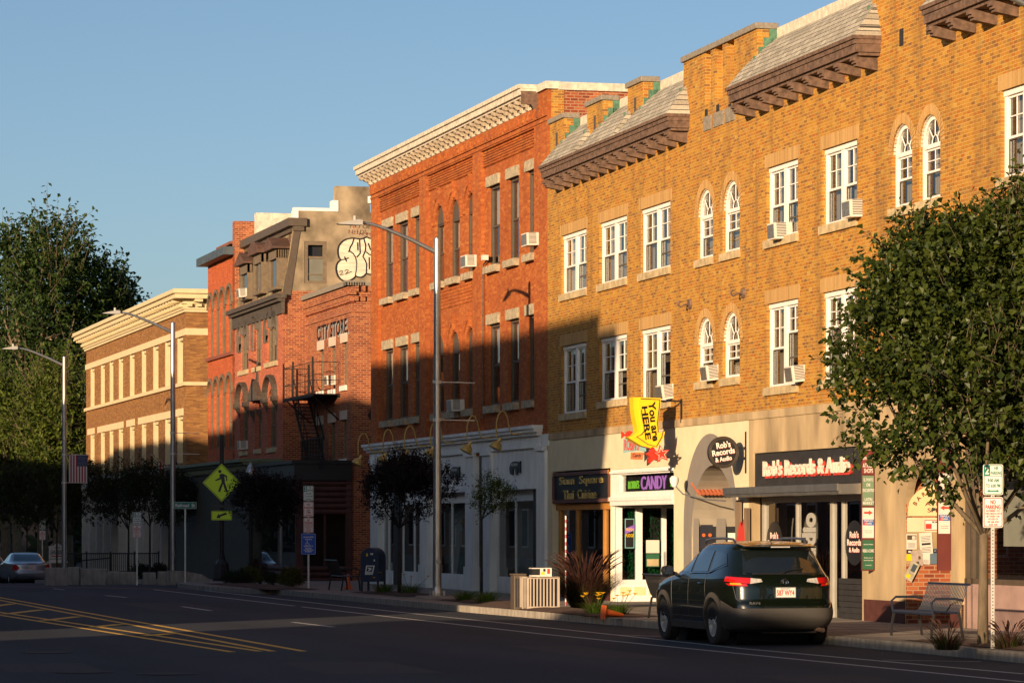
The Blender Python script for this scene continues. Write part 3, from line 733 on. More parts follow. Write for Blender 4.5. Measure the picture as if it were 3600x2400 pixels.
# Candy shop: header, side-facing bay and entry recess
zH0 = T.zs(-.0253); zW0, zW1 = T.z(2171,1729), T.z(2171,1670)
hd = MB(); hh = [(U(2176), uC1-.02, zW0, zW1)]
wall_holes(hd, uS1+.05, uC1, zH0, T.zs(-.0635), hh, y=.02, depth=.12)
hd.quad((uS1+.05,.02,zH0),(uS1+.05,.3,zH0),(uC1,.3,zH0),(uC1,.02,zH0))
hd.box(uS1+.05, uC1, -.06, .02, zW0-.22, zW0-.12); hd.box(uS1+.05, uC1, -.04, .02, zW1+.04, zW1+.1)
hd.box(uS1+.05, uC1, -.03, .03, zH0, zH0+.16)
for k in range(5):
    u = uS1+.12+(uC1-uS1-.2)*k/4; hd.box(u-.05, u+.05, -.03, .02, zH0+.16, zW0-.22)
candy_front = hd.build('candy_header', M['white'], tan)
pb = MB().box(uS1+.07, uC1, .012, .018, zH0+.16, zW0-.22); pb.build('buff_panel', M['buff'], candy_front)
MB().quad((U(2176),.1,zW0),(uC1,.1,zW0),(uC1,.1,zW1),(U(2176),.1,zW1)).build('pane', M['shopglass'], candy_front)
MB().box(U(2170), uC1, .22, .24, zW0-.1, zW1+.1).build('dark_back', M['softblack'], candy_front)
up = uS1+.32; cf = MB(); zbay = T.z(2160, 2045); zbt = zH0
# bay side: plane x=up, y from .05 to 1.75
for y0_, y1_ in ((.05,.20),(.55,.72),(1.22,1.34),(1.66,1.76)): cf.box(up-.05, up+.05, y0_, y1_, zbay, zbt)
cf.box(up-.05, up+.06, .05, 1.76, gb, zbay); cf.box(up-.06, up+.08, .03, 1.78, zbay-.03, zbay+.06); cf.box(up-.05, up+.05, .05, 1.76, zbt-.06, zbt+.02)
cf.box(uS1+.05, up, .05, .12, gb, zbt)
bay = cf.build('bay_front', M['white'], tan)
MB().quad((up+.02,.05,zbay),(up+.02,1.76,zbay),(up+.02,1.76,zbt),(up+.02,.05,zbt)).build('pane', M['shopglass'], bay)
pbm = MB()
for y0_, y1_ in ((.14,.42),(.50,.80),(.88,1.65)): pbm.box(up+.06, up+.066, y0_, y1_, .30, zbay-.12)
pbm.build('buff_panel', M['buff'], bay)
hedge = MB(); rnd = random.Random(3)
for k in range(5200):
    y_ = rnd.uniform(.1,1.75); z_ = rnd.uniform(zbay,zbt-.05)
    if .75 < y_ < 1.32 and z_ > zbay+1.0 and rnd.random() < .8: continue
    s_ = .035; c_ = Vector((up-.22+rnd.uniform(-.06,.06), y_, z_)); d1 = Vector((rnd.uniform(-1,1),rnd.uniform(-1,1),rnd.uniform(-1,1))).normalized()*s_; d2 = d1.orthogonal().normalized()*s_*.4
    hedge.quad(c_-d1, c_+d2, c_+d1, c_-d2)
hedge.build('leaf_wall', leafmat('artificial_leaves', (.0,.055,.015), (.01,.16,.04), .1), bay)
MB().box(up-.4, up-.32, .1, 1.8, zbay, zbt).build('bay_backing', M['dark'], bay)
dr = MB(); frame_rect(dr, uS1+1.4, uC1-.2, gb, zbt, 1.9, 1.96, .1); dr.build('shop_door', M['white'], tan)
MB().quad((uS1+1.4,1.93,gb),(uC1-.2,1.93,gb),(uC1-.2,1.93,zbt),(uS1+1.4,1.93,zbt)).build('door_pane', M['shopglass'], tan)
# arched entry: door wall turned toward the viewer, tiled canopy above it
ue = U(2431)+.014; zd = T.z(2450, 1762)
M['vest'] = plain('vestibule_plaster', (.30,.26,.20), .9, var=.12)
MB().box(ue-.06, ue, .02, 1.7, gb, zi+ri*.55).build('entry_wall', M['vest'], tan)
en = MB()
for y0_, y1_ in ((.04,.16),(.58,.80),(1.12,1.3)): en.box(ue, ue+.05, y0_, y1_, gb, zd)
en.box(ue, ue+.07, .02, 1.32, zd, zd+.14)
entry = en.build('entry_frame', M['greyshade'], tan)
MB().box(ue, ue+.012, .16, .58, gb, zd).box(ue, ue+.012, .80, 1.12, gb, zd).build('door_pane', plain('dark_door_glass', (.03,.032,.035), .06, var=.3), entry)
hg_ = MB().box(ue+.013, ue+.02, .2, .5, 1.5, 2.3).box(ue+.013, ue+.02, .22, .48, .5, 1.35); hg_.build('dark_clothing', plain('hanging_cloth', (.014,.016,.028), .9), entry)
MB().cyl((ue+.02,.28,1.8),(ue+.03,.28,1.8),.04,n=10).cyl((ue+.02,.43,1.8),(ue+.03,.43,1.8),.04,n=10).build('orange_print', M['cone'], entry)
MB().box(ue+.013, ue+.02, .86, 1.06, 1.3, 1.85).build('pasted_flyer', M['signwhite'], entry)
lin = MB()
for k in range(1, len(pi_)-1):
    if k < 3 and False: continue
    a0, a1 = pi_[k], pi_[k+1]; e = .004
    def inn_(p): return (ci+(p[0]-ci)*(1-e), p[1]-e)
    a0, a1 = inn_(a0), inn_(a1); lin.quad((a0[0],-.005,a0[1]),(a1[0],-.005,a1[1]),(a1[0],1.7,a1[1]),(a0[0],1.7,a0[1]))
lin.build('arch_lining', M['vest'], tan)
MB().box(ue, U(2588)+.4, 1.7, 1.75, gb, zAt-.6).build('vestibule_back', M['greyshade'], tan)
M['terra'] = plain('terracotta_tile', (.45,.12,.05), .8, var=.25)
aw = MB()
for k in range(13): y_ = -.02+1.2*(k+.5)/13; aw.tube([(ue,y_,zd+.42),(ue+.55,y_,zd+.18)], .048, 8)
aw.build('tile_canopy', M['terra'], tan)
# record shop front in stained concrete
zRt, zRb = T.zs(-.0703), T.zs(-.0368)
cc = MB()
uP0, uP1, uQ0 = U(3183), U(3342), U(3372)
ho = [(U(2648), uR1, gb, zRt), (uP0, uP1, gb, T.z(3290, 1610), (uP1-uP0)/2*.72), (uQ0, uQ0+7, gb, zRt+.1)]
wall_holes(cc, uR0, uend, gb, zsf-.03, ho, y=.0, depth=.16, seg=18)
cc.build('concrete_front', M['concrete'], tan)
br_ = MB(); 
for a, b in ((U(3040), uP0-.02), (uP1+.02, uQ0)): br_.box(a, b, -.02, .3, gb, .15+.42)
br_.build('brick_plinth', M['log'], tan)
# record shop windows
rs = MB()
zgb = T.z(2660, 2140); zl = T.z(2648,1761)
for px, wd in ((2655,.16),(2768,.05),(2892,.12),(2928,.05),(3022,.06)): rs.box(U(px)-wd, U(px)+.02, .2, .3, gb, zl)
rs.box(U(2648), uR1, .18, .32, zl-.04, zl+.1)
rsf = rs.build('shopfront_frame', plain('bare_aluminium',(.62,.58,.50),.35,metal=.5,var=.08), tan)
MB().quad((U(2648),.25,gb),(uR1,.25,gb),(uR1,.25,zl),(U(2648),.25,zl)).build('pane', M['shopglass'], rsf)
lb = MB().box(U(2648), uR1, .1, .3, zl+.1, zRb+.02); lb.build('awning_box', M['darkbrown'], rsf)
wb = MB()
for k in range(7): wb.box(U(2931), U(3040), .12, .2, gb+.1*k*1.6, gb+.1*k*1.6+.145)
wb2 = MB()
for k in range(7): z_ = .16+k*.115; wb2.box(U(2931), uR1, .10, .17, z_, z_+.105)
wb2.build('slatted_panel', M['softblack'], rsf)
MB().box(U(2640), uR1, 3.0, 3.1, gb, zsf).build('inner_wall', plain('shop_wall',(.42,.40,.30),.9), rsf)
sh = MB()
for k in range(4): sh.box(U(2660), U(2990), 2.5, 2.95, .5+k*.55, .54+k*.55)
for k in range(46):
    u = rnd.uniform(U(2665), U(2985)); sh.box(u, u+rnd.uniform(.05,.3), 2.6, 2.9, .54+rnd.randint(0,3)*.55, .8+rnd.randint(0,3)*.55)
sh.build('record_shelf', M['darkbrown'], rsf)
aw = MB(); a, b = U(2615)+.2, uR1+.05
aw.prism([(-.50,zRb-.16),(-.52,zRb+.03),(.0,zRb+.05),(.0,zRb-.16)], a, b, 'x'); aw.box(a-.01, b+.01, -.54, -.50, zRb-.10, zRb+.04)
aw.build('awning_cassette', M['alu'], tan)
# passage with brick side wall
pw = MB(); up2 = uP0-.02
pw.box(up2-.1, uP0+.004, .015, 3.2, gb, T.z(3290,1610)-(uP1-uP0)/2*.3); up2 = uP0+.004; pw.build('passage_wall', M['redrough'], tan)
MB().box(uP0, uP1+.1, 3.2, 3.3, gb, 3.4).build('passage_back', M['dark'], tan)
# last shopfront at the right edge
ls = MB()
for px in (3375, 3395, 3600): ls.box(U(px), U(px)+.09, .1, .22, gb, zRt+.1)
ls.box(uQ0, uQ0+7, .1, .22, T.z(3400,1683)-.05, T.z(3400,1683)+.08); ls.box(uQ0, uQ0+7, .1, .22, .95, 1.05)
lsf = ls.build('shopfront_frame', M['darkbrown'], tan)
MB().quad((uQ0,.16,gb),(uQ0+7,.16,gb),(uQ0+7,.16,zRt),(uQ0,.16,zRt)).build('pane', M['shopglass'], lsf)
MB().box(uQ0, uQ0+7, .1, .2, gb, .95).build('stall_riser', plain('pink_riser',(.33,.22,.19),.8), lsf)
cu_ = MB().box(U(3400), uQ0+7, .7, .75, T.z(3450,1920), T.z(3450,1690)); cu_.build('window_blind', M['lightcurtain'], lsf)
MB().box(uR0, uend, 3.5, 3.6, gb, zsf).build('inner_wall', M['dark'], tan)
ext = MB(); ext.quad((uend,0,gb),(uend,14,gb),(uend,14,zsf),(uend,0,zsf)); ext.quad((0,.3,gb),(0,14,gb),(0,14,zsf),(0,.3,zsf)); ext.build('end_wall', M['tan'], tan)

for (px, py, tl, kw, lab) in ((2721,842,3,{}, 'white air conditioner in the third floor window right of the arched pair, grey rear grille'),
        (2985,766,2,{}, 'bright foil-faced air conditioner in the third floor window beside the tall upper arches'),
        (2330,1400,8,{}, 'tilted air conditioner in the second floor window just above the yellow arrow sign'),
        (2486,1335,7,{}, 'tilted air conditioner in the small lower arched window'),
        (2785,1340,7,{}, 'air conditioner at the right foot of the second floor window above the record shop board')):
    u, z = T.f(px, py, .15); air_conditioner(T, None, u+.12, z, label=lab, tilt=tl, y=.05)
# ------------------------------------------------------------------ RED BRICK BUILDING
B2 = Fac(J[0], J[1], -1280)
red = thing('brick_building', 'three storey red brick building with white bracketed cornice and pale shopfront', 'building', (J[0], J[1], 0), B2.rz)
U = lambda px: B2.u(px)
uL = U(1304); zt = B2.zs(-.468); zct = B2.zs(-.503, .5)
r3t, r3s, r2t, r2s = B2.zs(-.402), B2.zs(-.300), B2.zs(-.240), B2.zs(-.1362)
zfr = B2.zs(-.0915); zsc = B2.zs(-.1165, .3); LS = .2
bays = [(1327.6,1474),(1499,1661),(1690,1877)]
w_sq = [(1341,1371),(1390,1423),(1444,1471),(1707,1745),(1776,1812),(1843,1877)]
w_ar = [(1520,1550),(1572,1605),(1629,1661)]
hs = []
for a, b in w_sq:
    hs.append((U(a), U(b), r3s+LS, r3t)); hs.append((U(a), U(b), r2s+LS, r2t))
for a, b in w_ar:
    hs.append((U(a), U(b), r3s+LS, r3t+.05, True)); hs.append((U(a), U(b), r2s+LS, r2t+.05, True))
zbayT = B2.z(1500, 660)
zp1 = B2.zs(-.445); zp0 = B2.zs(-.427)
mb = MB()
wall_holes(mb, uL, 0, zfr, zt-.7, hs, y=.10, depth=.16)                       # bay plane
shell(mb, uL, -.003, zfr-6, zt, 16.0, y0=.1)
mb.build('wall', M['red'], red)
pil = MB(); edges = [uL]+[U(x) for bb in bays for x in bb]+[-.003]
for a, b in zip(edges[0::2], edges[1::2]): pil.box(a, b, 0, .12, zfr-.1, zt-.45)
pil.box(uL, -.003, -.003, .12, zt-.52, zt-.35); pil.box(uL, -.003, -.05, .12, zt-.35, zt); pil.box(uL, -.003, -.03, .0, zt-.48, zt-.42); pil.box(uL, -.003, .0, .3, zt, zct-.25)
for k in range(44):
    u = uL+.4+(abs(uL)-.8)*k/43; pil.box(u, u+.06, -.075, -.05, zt-.3, zt-.12); pil.box(u-.05, u+.01, -.075, -.05, zt-.30, zt-.2)
pil.build('pilaster', M['red'], red)
pilm = MB()
for a, b in bays:                                                                # honeycomb brick panels
    a, b = U(a), U(b); n = int((b-a)/.16)
    for j in range(7):
        for i in range(n):
            u = a+.08+(i+(.5 if j%2 else 0))*(b-a-.2)/n
            if u+.085 < b: pilm.box(u, u+.085, .02, .1, zt-.98+j*.075, zt-.94+j*.075)
a, b = U(1512), U(1660); n = int((b-a)/.17)
for j in range(6):
    for i in range(n):
        u = a+.08+(i+(.5 if j%2 else 0))*(b-a-.2)/n; zz = (r3s+r2t)/2+.1+j*.1
        if u+.09 < b: pilm.box(u, u+.09, .05, .1, zz, zz+.05)
pilm.box(U(1512), U(1660), .085, .0995, (r3s+r2t)/2+.08, (r3s+r2t)/2+.66)
for a, b in bays: pilm.box(U(a), U(b), .085, .0995, zt-1.0, zt-.46)
pilm.build('honeycomb_panel', M['red'], red)
for a, b in w_sq:
    for (zb_, zt_) in ((r3s, r3t), (r2s, r2t)):
        a_, b_ = U(a), U(b)
        wdw = slim_window(red, a_, b_, zb_+LS, zt_, M['darkbrown'], y=.165, t=.08, sillz=zb_, sillm=M['stone'])
        MB().box(a_-.16, b_+.05, -.01+.04, .16, zt_, zt_+.30).build('lintel', M['stone'], wdw, bevel=.02)
for a, b in w_ar:
    for (zb_, zt_) in ((r3s, r3t+.05), (r2s, r2t+.05)):
        a_, b_ = U(a), U(b); r_ = (b_-a_)/2
        wdw = slim_window(red, a_, b_, zb_+LS, zt_, M['darkbrown'], y=.165, t=.08, arch=r_, panel=True, sillz=zb_, sillm=M['stone'])
        hm = MB(); m_ = (a_+b_)/2
        for k in range(16):
            a0, a1 = math.pi*k/16, math.pi*(k+1)/16
            for r0, r1, o_ in ((r_+.02, r_+.28, .08), (r_+.28, r_+.36, .04)):
                P0 = [(m_-rr*math.cos(aa), zt_-r_+rr*math.sin(aa)) for rr, aa in ((r0,a0),(r1,a0),(r1,a1),(r0,a1))]
                hm.prism(P0, o_-.0, .11)
        hm.box(m_-.05, m_+.05, .0, .1, zt_+.05, zt_+.55)
        hm.build('hood_mould', M['red'], wdw)
# cornice
c = MB(); ov = .5; uc = U(1892)
c.box(uL-.15, uc+.02, -ov-.06, .3, zct-.11, zct); c.box(uL-.12, uc, -ov, .2, zct-.28, zct-.11); c.box(uL-.08, uc-.02, -ov+.08, .1, zct-.34, zct-.28)
c.box(uL-.02, uc-.04, -.06, -.012, zt-.02, zct-.34); c.box(uc+.02, .02, -.06, .35, zct-.22, zct-.02)
cor = c.build('cornice', M['oldwhite'], red)
nb = 34; M['modil'] = plain('weathered_bracket', (.36,.30,.22), .85, var=.35, scale=12)
for k in range(nb):
    u = uL+.12+(uc-uL-.4)*k/(nb-1)
    h0 = zct-.34; Lb = h0-zt+.02; mb = MB().prism([(-.42,h0),(-.42,h0-.30*Lb),(-.36,h0-.46*Lb),(-.28,h0-.40*Lb),(-.20,h0-.66*Lb),(-.13,h0-.62*Lb),(-.10,h0-.95*Lb),(-.05,h0-Lb),(-.05,h0)], u-.10, u+.10, 'x')
    mb.build('modillion', M['modil'], red, bevel=.012)
MB().quad((uc,-.5,zct-.2),(uc+.02,-.06,zt-.12),(uc+.02,.1,zt-.1),(uc,.1,zct-.2)).box(uc-.01, uc+.015, -.48, .1, zt+.05, zct-.18).build('rusted_cornice_end', M['rust'], red)
# side wall above the tan roof, with tan quoin strip and white coping
MB().box(-.002, .03, .1, .45, zeave, zct-.25).build('quoin_strip', M['tan'], red)
sd = MB(); sd.box(-.28, .08, .3, 3.0, zct-.25, zct-.04); sd.box(-.28, .06, 3.0, 12, zct-.40, zct-.22); sd.build('side_coping', M['oldwhite'], red)
MB().box(-.2, .02, .46, 12, zt-1, zct-.25).build('side_parapet', M['redrough'], red)
# conduit down the facade
cd = MB().tube([(U(1712),.02,B2.z(1712,912)),(U(1697),.02,B2.z(1697,930)),(U(1695),.02,B2.z(1695,960)),(U(1695),.02,B2.z(1695,1470))], .025, 6)
cd.build('conduit', M['rust'], red); MB().box(U(1712)-.1, U(1712)+.1, -.15, .02, B2.z(1712,915), B2.z(1712,897)).build('junction_box', M['ac'], red)
# shopfront
fr = MB()
zf0 = zfr; zhead = zfr
fr.box(uL+.0, U(1932), -.05, .10, zfr, zsc-.25)
fr.box(uL-.15, uc+.5, -.30, .1, zsc-.09, zsc); fr.box(uL-.12, uc+.46, -.24, .1, zsc-.18, zsc-.09); fr.box(uL-.08, uc+.4, -.15, .1, zsc-.27, zsc-.18)
fr.box(uL, U(1905), -.09, .1, zfr-.02, zfr+.08); fr.box(uL, U(1905), -.075, .1, zfr+.35, zfr+.39)
shop = fr.build('shop_fascia', M['shopwhite'], red)
zpan = B2.zs(-.0492)
cols = [(1310,1335),(1484,1507),(1644,1673),(1703,1734),(1895,1931)]
cb_ = MB()
for a, b in cols:
    a, b = U(a), U(b)
    if b > -.01: b = -.01
    cb_.box(a, b, -.08, .12, gb-.4, zfr); cb_.box(a-.04, b+.04 if b < -.1 else b, -.12, .1, gb, .85); cb_.box(a-.03, b+.03 if b < -.1 else b, -.14, .1, zfr-.12, zfr)
cb_.build('column', M['shopwhite'], red)
pn = MB()
for a, b in ((1507,1644),(1734,1895)):
    a, b = U(a), U(b); pn.box(a, b, .0, .1, zpan, zfr); pn.box(a, b, -.08, .1, zpan-.1, zpan+.02)
pn.build('fascia_panel', M['shopwhite'], red)
wn = MB(); wp = MB(); dk = MB()
zg0 = .55; zg1 = zpan-.35
for (a, b) in ((1335,1372),(1402,1484),(1507,1644),(1734,1862)):
    a, b = U(a), U(b); frame_rect(wn, a, b, zg0, zg1, .12, .18, .06); wn.box((a+b)/2-.03, (a+b)/2+.03, .12, .18, zg0, zg1)
    wn.box(a, b, .1, .2, gb-.4, zg0); wp.quad((a,.15,zg0),(b,.15,zg0),(b,.15,zg1),(a,.15,zg1)); wn.box(a, b, .2, .3, zg1, zpan)
    k = 2
    for q in range(k): wn.box(a+(b-a)*q/k+.08, a+(b-a)*(q+1)/k-.08, .085, .1, .2, zg0-.1)
sw = wn.build('shop_window', M['shopwhite'], red); wp.build('pane', M['shopglass'], sw)
bd_ = MB(); bd_.box(U(1510), U(1560), .62, .66, zg0, zg1); bd_.box(U(1600), U(1642), .9, .94, zg0, zg1); bd_.box(U(1738), U(1800), .62, .66, zg0, zg1); bd_.box(U(1425), U(1482), .6, .64, zg0, zg1); bd_.build('brightening_panel', plain('pale_brightening_panel',(.55,.58,.52),.9,var=.12), red)  # pale panels added behind the glass to brighten the dark windows
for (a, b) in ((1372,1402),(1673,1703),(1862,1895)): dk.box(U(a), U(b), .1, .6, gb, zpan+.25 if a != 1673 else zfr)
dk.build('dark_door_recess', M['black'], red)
MB().box(uL, -.05, 2.5, 2.6, gb-.4, zfr).build('inner_wall', plain('gallery_wall',(.42,.42,.36),.9), red)
for (px, py, lab) in ((1640,940,'white air conditioner in the right arched third floor window of the red building'),(1855,865,'white air conditioner in the right-hand third floor window of the red building'),
        (1590,1445,'small air conditioner low in the shaded arched second floor window of the red building')):
    u, z = B2.f(px, py, .2); air_conditioner(B2, None, u+.1, z, label=lab, tilt=2, y=-.02, w_=.62)

# ------------------------------------------------------------------ CITY STORE BUILDING
C = Fac(24.4, 117.7, -1280)
cit = thing('brick_building', 'low red brick building with painted CITY STORE lettering and a log-sided shopfront', 'building', (24.4, 117.7, 0), C.rz)
U = lambda px: C.u(px)
cl = U(1077); zt = C.zs(-.341)
hs = []; cw = []
for a, b, t_, b_ in ((1118,1137,1227,1377),(1159,1178,1214,1371),(1200,1219,1201,1357),(1116,1135,1491,1618),(1156,1178,1483,1622),(1198,1218,1473,1614)):
    z1 = C.z(b, t_); z0 = C.z((a+b)/2, b_); hs.append((U(a), U(b), z0, z1)); cw.append((U(a), U(b), z0, z1))
mb = MB(); wall_holes(mb, cl, 0, -1.5, zt, hs, y=0, depth=.2); shell(mb, cl, 0, -1.5, zt, 12); mb.build('wall', M['redrough'], cit)
for a, b, z0, z1 in cw:
    wd = slim_window(cit, a, b, z0+.02, z1, M['taupe'], y=.12, t=.1, sillz=z0-.16, sillm=M['signwhite'])
    MB().box(a-.13, b+.12, -.02, .1, z1, z1+.33).build('lintel', plain('pink_lintel',(.52,.42,.33),.85,var=.12) if 'pl' not in M else M['pl'], wd)
cp = MB()
cp.box(cl, .12, -.22, .5, zt-.02, zt+.16); cp.box(-.4, .12, -.22, 12, zt-.02, zt+.10)
cp.build('coping', M['greystone'], cit)
ck = MB(); L_ = -cl
for k in range(64):
    u = cl+L_*k/64; ck.box(u, u+L_/64*.5, -.12, .0, zt-.24, zt-.02)
ck.box(cl, .14, -.14, .14, zt-.34, zt-.24); 
for k in range(50):
    u = cl+L_*k/50; ck.box(u, u+L_/50*.6, -.09, .0, zt-.50, zt-.34)
ck.box(cl, .08, -.07, .08, zt-.60, zt-.50); ck.box(cl, .04, -.04, .04, zt-.95, zt-.89)
for k in range(12): y = .1+k*.24; ck.box(-.02, .12, y, y+.13, zt-.22, zt-.02); ck.box(-.02, .09, y, y+.13, zt-.56, zt-.38)
ck.box(-.1, .05, .04, 3, zt-.95, zt-.89)
ck.build('corbel_course', M['redrough'], cit)
# lettering painted on the brick
u0, u1 = U(1115), U(1224); zb_ = C.zs(-.2768); ht = C.z(1120,1150)-C.z(1120,1203)
def cityletters(dx, dz, mat, y):
    m_ = text_mb('CITY STORE.', 1.0, .002, .028, spacing=1.12); xs = [v[0] for v in m_.v]; zs_ = [v[1] for v in m_.v]
    sx = (u1-u0)/(max(xs)-min(xs)); sz = ht/(max(zs_)-min(zs_)); x0 = min(xs)
    m_.v = [(u0+(x-x0)*sx+dx, y, zb_+q*sz+dz) for x, q, r in m_.v]
    return m_.build('painted_lettering', mat, cit)
cityletters(.13, -.07, M['signwhite'], -.005); cityletters(0, 0, M['black'], -.010)
dp = MB().tube([(.12,.9,zt-.1),(.12,.9,zt-1.55),(.2,.9,zt-1.75),(.2,1.1,zt-2.0)], .09, 8); dp.build('downpipe', M['black'], cit)
# star anchor
MB().prism([(.55,5.95),(.68,6.15),(.81,5.95),(.68,5.75)], .0, .03, 'x').build('anchor_plate', M['black'], cit)
# log shopfront projecting to the street
lw = C.w_at(0, 1047); lz = C.z(1150, 1694); lz2 = C.z(1150, 1626)
lo = MB(); n = 9
for k in range(n):
    z = lz-.1-k*.2
    if k < 6:
        lo.cyl((.0,-lw,z),(.0,.0,z),.10,n=10)
    lo.cyl((cl+.1,-lw,z),(0,-lw,z),.10,n=10) if k < 4 else None
for k in range(5): z = .55-k*.2; lo.cyl((.0,-lw,z),(.0,.0,z),.10,n=10); lo.cyl((cl+.1,-lw,z),(0,-lw,z),.1,n=10)
lo.box(-.1, .08, -lw-.08, -lw+.16, gb-.4, lz); lo.box(-.1, .08, -.22, .0, gb-.4, lz)
lo.build('log_shopfront', M['log'], cit)
fa = MB(); fa.box(cl, .15, -lw-.15, -.01, lz, lz2-.12); fa.box(cl, .22, -lw-.25, -.005, lz2-.12, lz2); fa.build('shop_cornice', M['black'], cit)
wi = MB(); wi.quad((-.02,-lw+.16,.6),(-.02,-.2,.6),(-.02,-.2,lz-1.1),(-.02,-lw+.16,lz-1.1)); wi.quad((cl+.5,-lw+.02,.6),(-.2,-lw+.02,.6),(-.2,-lw+.02,lz-.8),(cl+.5,-lw+.02,lz-.8)); wi.build('shop_pane', M['shopglass'], cit)
MB().box(cl+.2, -.6, -lw+.5, -.1, gb, lz-.05).build('shop_interior', M['dark'], cit)
wf = MB(); 
for y in (-lw+.16, -.2, (-lw)/2): wf.box(-.05, .02, y-.04, y+.04, .6, lz-1.1)
wf.build('window_frame', M['log'], cit)
# fire escape
za_, zb2 = C.z(1086, 1395, .6), C.z(1170, 1616, .6)
fe_y0, fe_y1 = -1.0, -.05
fe = thing('fire_escape', 'black iron fire escape stair on the side of the lettered brick building', 'fire escape', C.world(cl, 0, 0), C.rz)
def fu(px, w_=.6): return C.u(px, w_)-cl
pl = MB(); ua, ub = fu(1034), fu(1138)
for k in range(12): pl.box(ua, ub, fe_y0+k*.08, fe_y0+k*.08+.045, za_-.02, za_+.02)
pl.box(ua, ub, fe_y0-.03, fe_y0, za_-.1, za_+.03); pl.box(ua, ub, fe_y1, fe_y1+.03, za_-.1, za_+.03)
pl.build('landing', M['iron'], fe)
rl_ = MB(); hr = 1.15
for (p, q) in (((ua,fe_y0),(ub,fe_y0)),((ua,fe_y0),(ua,fe_y1)),((ub,fe_y0),(ub,fe_y1))):
    for z in (.5, hr): rl_.cyl((p[0],p[1],za_+z),(q[0],q[1],za_+z),.015,n=5)
    n = int(math.dist(p, q)/.30)
    for k in range(n+1): u = p[0]+(q[0]-p[0])*k/n; y = p[1]+(q[1]-p[1])*k/n; rl_.cyl((u,y,za_),(u,y,za_+hr),.007,n=4)
for (u, y) in ((ua,fe_y0),(ua,fe_y1),((ua*2+ub)/3,fe_y0),(ub,fe_y0)): rl_.cyl((u,y,za_-.1),(u,y,za_+hr+.18),.035,n=6)
rl_.build('railing', M['iron'], fe)
st = MB(); s0 = (fu(1062), za_); s1 = (fu(1116), zb2)
for y in (-.95, -.35):
    st.cyl((s0[0],y,s0[1]),(s1[0],y,s1[1]),.045,n=5); st.cyl((s0[0],y,s0[1]+.8),(s1[0],y,s1[1]+.8),.022,n=5)
for k in range(17):
    t = (k+.5)/17; u = s0[0]+(s1[0]-s0[0])*t; z = s0[1]+(s1[1]-s0[1])*t; st.box(u-.12, u+.12, -.95, -.35, z-.015, z+.015)
    if k % 3 == 0:
        for y in (-.95, -.35): st.cyl((u,y,z),(u,y,z+.8),.015,n=4)
st.build('stair_flight', M['iron'], fe)
lr = MB(); ua2, ub2 = fu(1116), fu(1195)
for z in (.45, 1.05): lr.cyl((ua2,-1.2,zb2+z-.3),(ub2,-1.2,zb2+z-.3),.02,n=5)
for k in range(26): u = ua2+(ub2-ua2)*k/25; lr.cyl((u,-1.2,zb2-.35),(u+.03*math.sin(k*2),-1.2,zb2+.75),.013,n=4)
lr.build('lower_railing', M['iron'], fe)
bk_ = MB()
for u in (ua+.3, ub-.3): bk_.cyl((u,-.95,za_-.05),(u,0,za_-.9),.03,n=5)
bk_.build('bracket', M['iron'], fe)
u, z = C.f(1165, 1352, .1); air_conditioner(C, None, u, z, label='white air conditioner in the middle upper window under the painted lettering', tilt=4, y=.0, w_=.5)

# ------------------------------------------------------------------ VICTORIAN MANSARD BUILDING
Y_v = 23.5/ (ray(994)[0]/ray(994)[1])
V = Fac(23.5, Y_v, -1280); U = lambda px: V.u(px)
vic = thing('brick_building', 'victorian brick building with slate mansard, dormers and a bare stucco side wall', 'building', (23.5, Y_v, 0), V.rz)
vl = U(824); zc0 = V.zs(-.352); zc1 = V.zs(-.3655, .25); zm = V.zs(-.475, -.35)
hs = []; vw = []
for (a, b, arches, t_, b_) in ((840,873,3,1120,1302),(890,917,2,1112,1290),(934,976,3,1080,1272),(845,872,1,1385,1585),(897,917,1,1400,1578),(942,972,1,1362,1573)):
    A, B_ = U(a), U(b); z1, z0 = V.z((a+b)/2, t_), V.z((a+b)/2, b_)
    hs.append((A, B_, z0, z1, (B_-A)*.3)); vw.append((A, B_, z0, z1, arches, t_ > 1200))
mb = MB(); wall_holes(mb, vl, 0, -1.6, zc0, hs, depth=.25); mb.build('wall', M['vict'], vic)
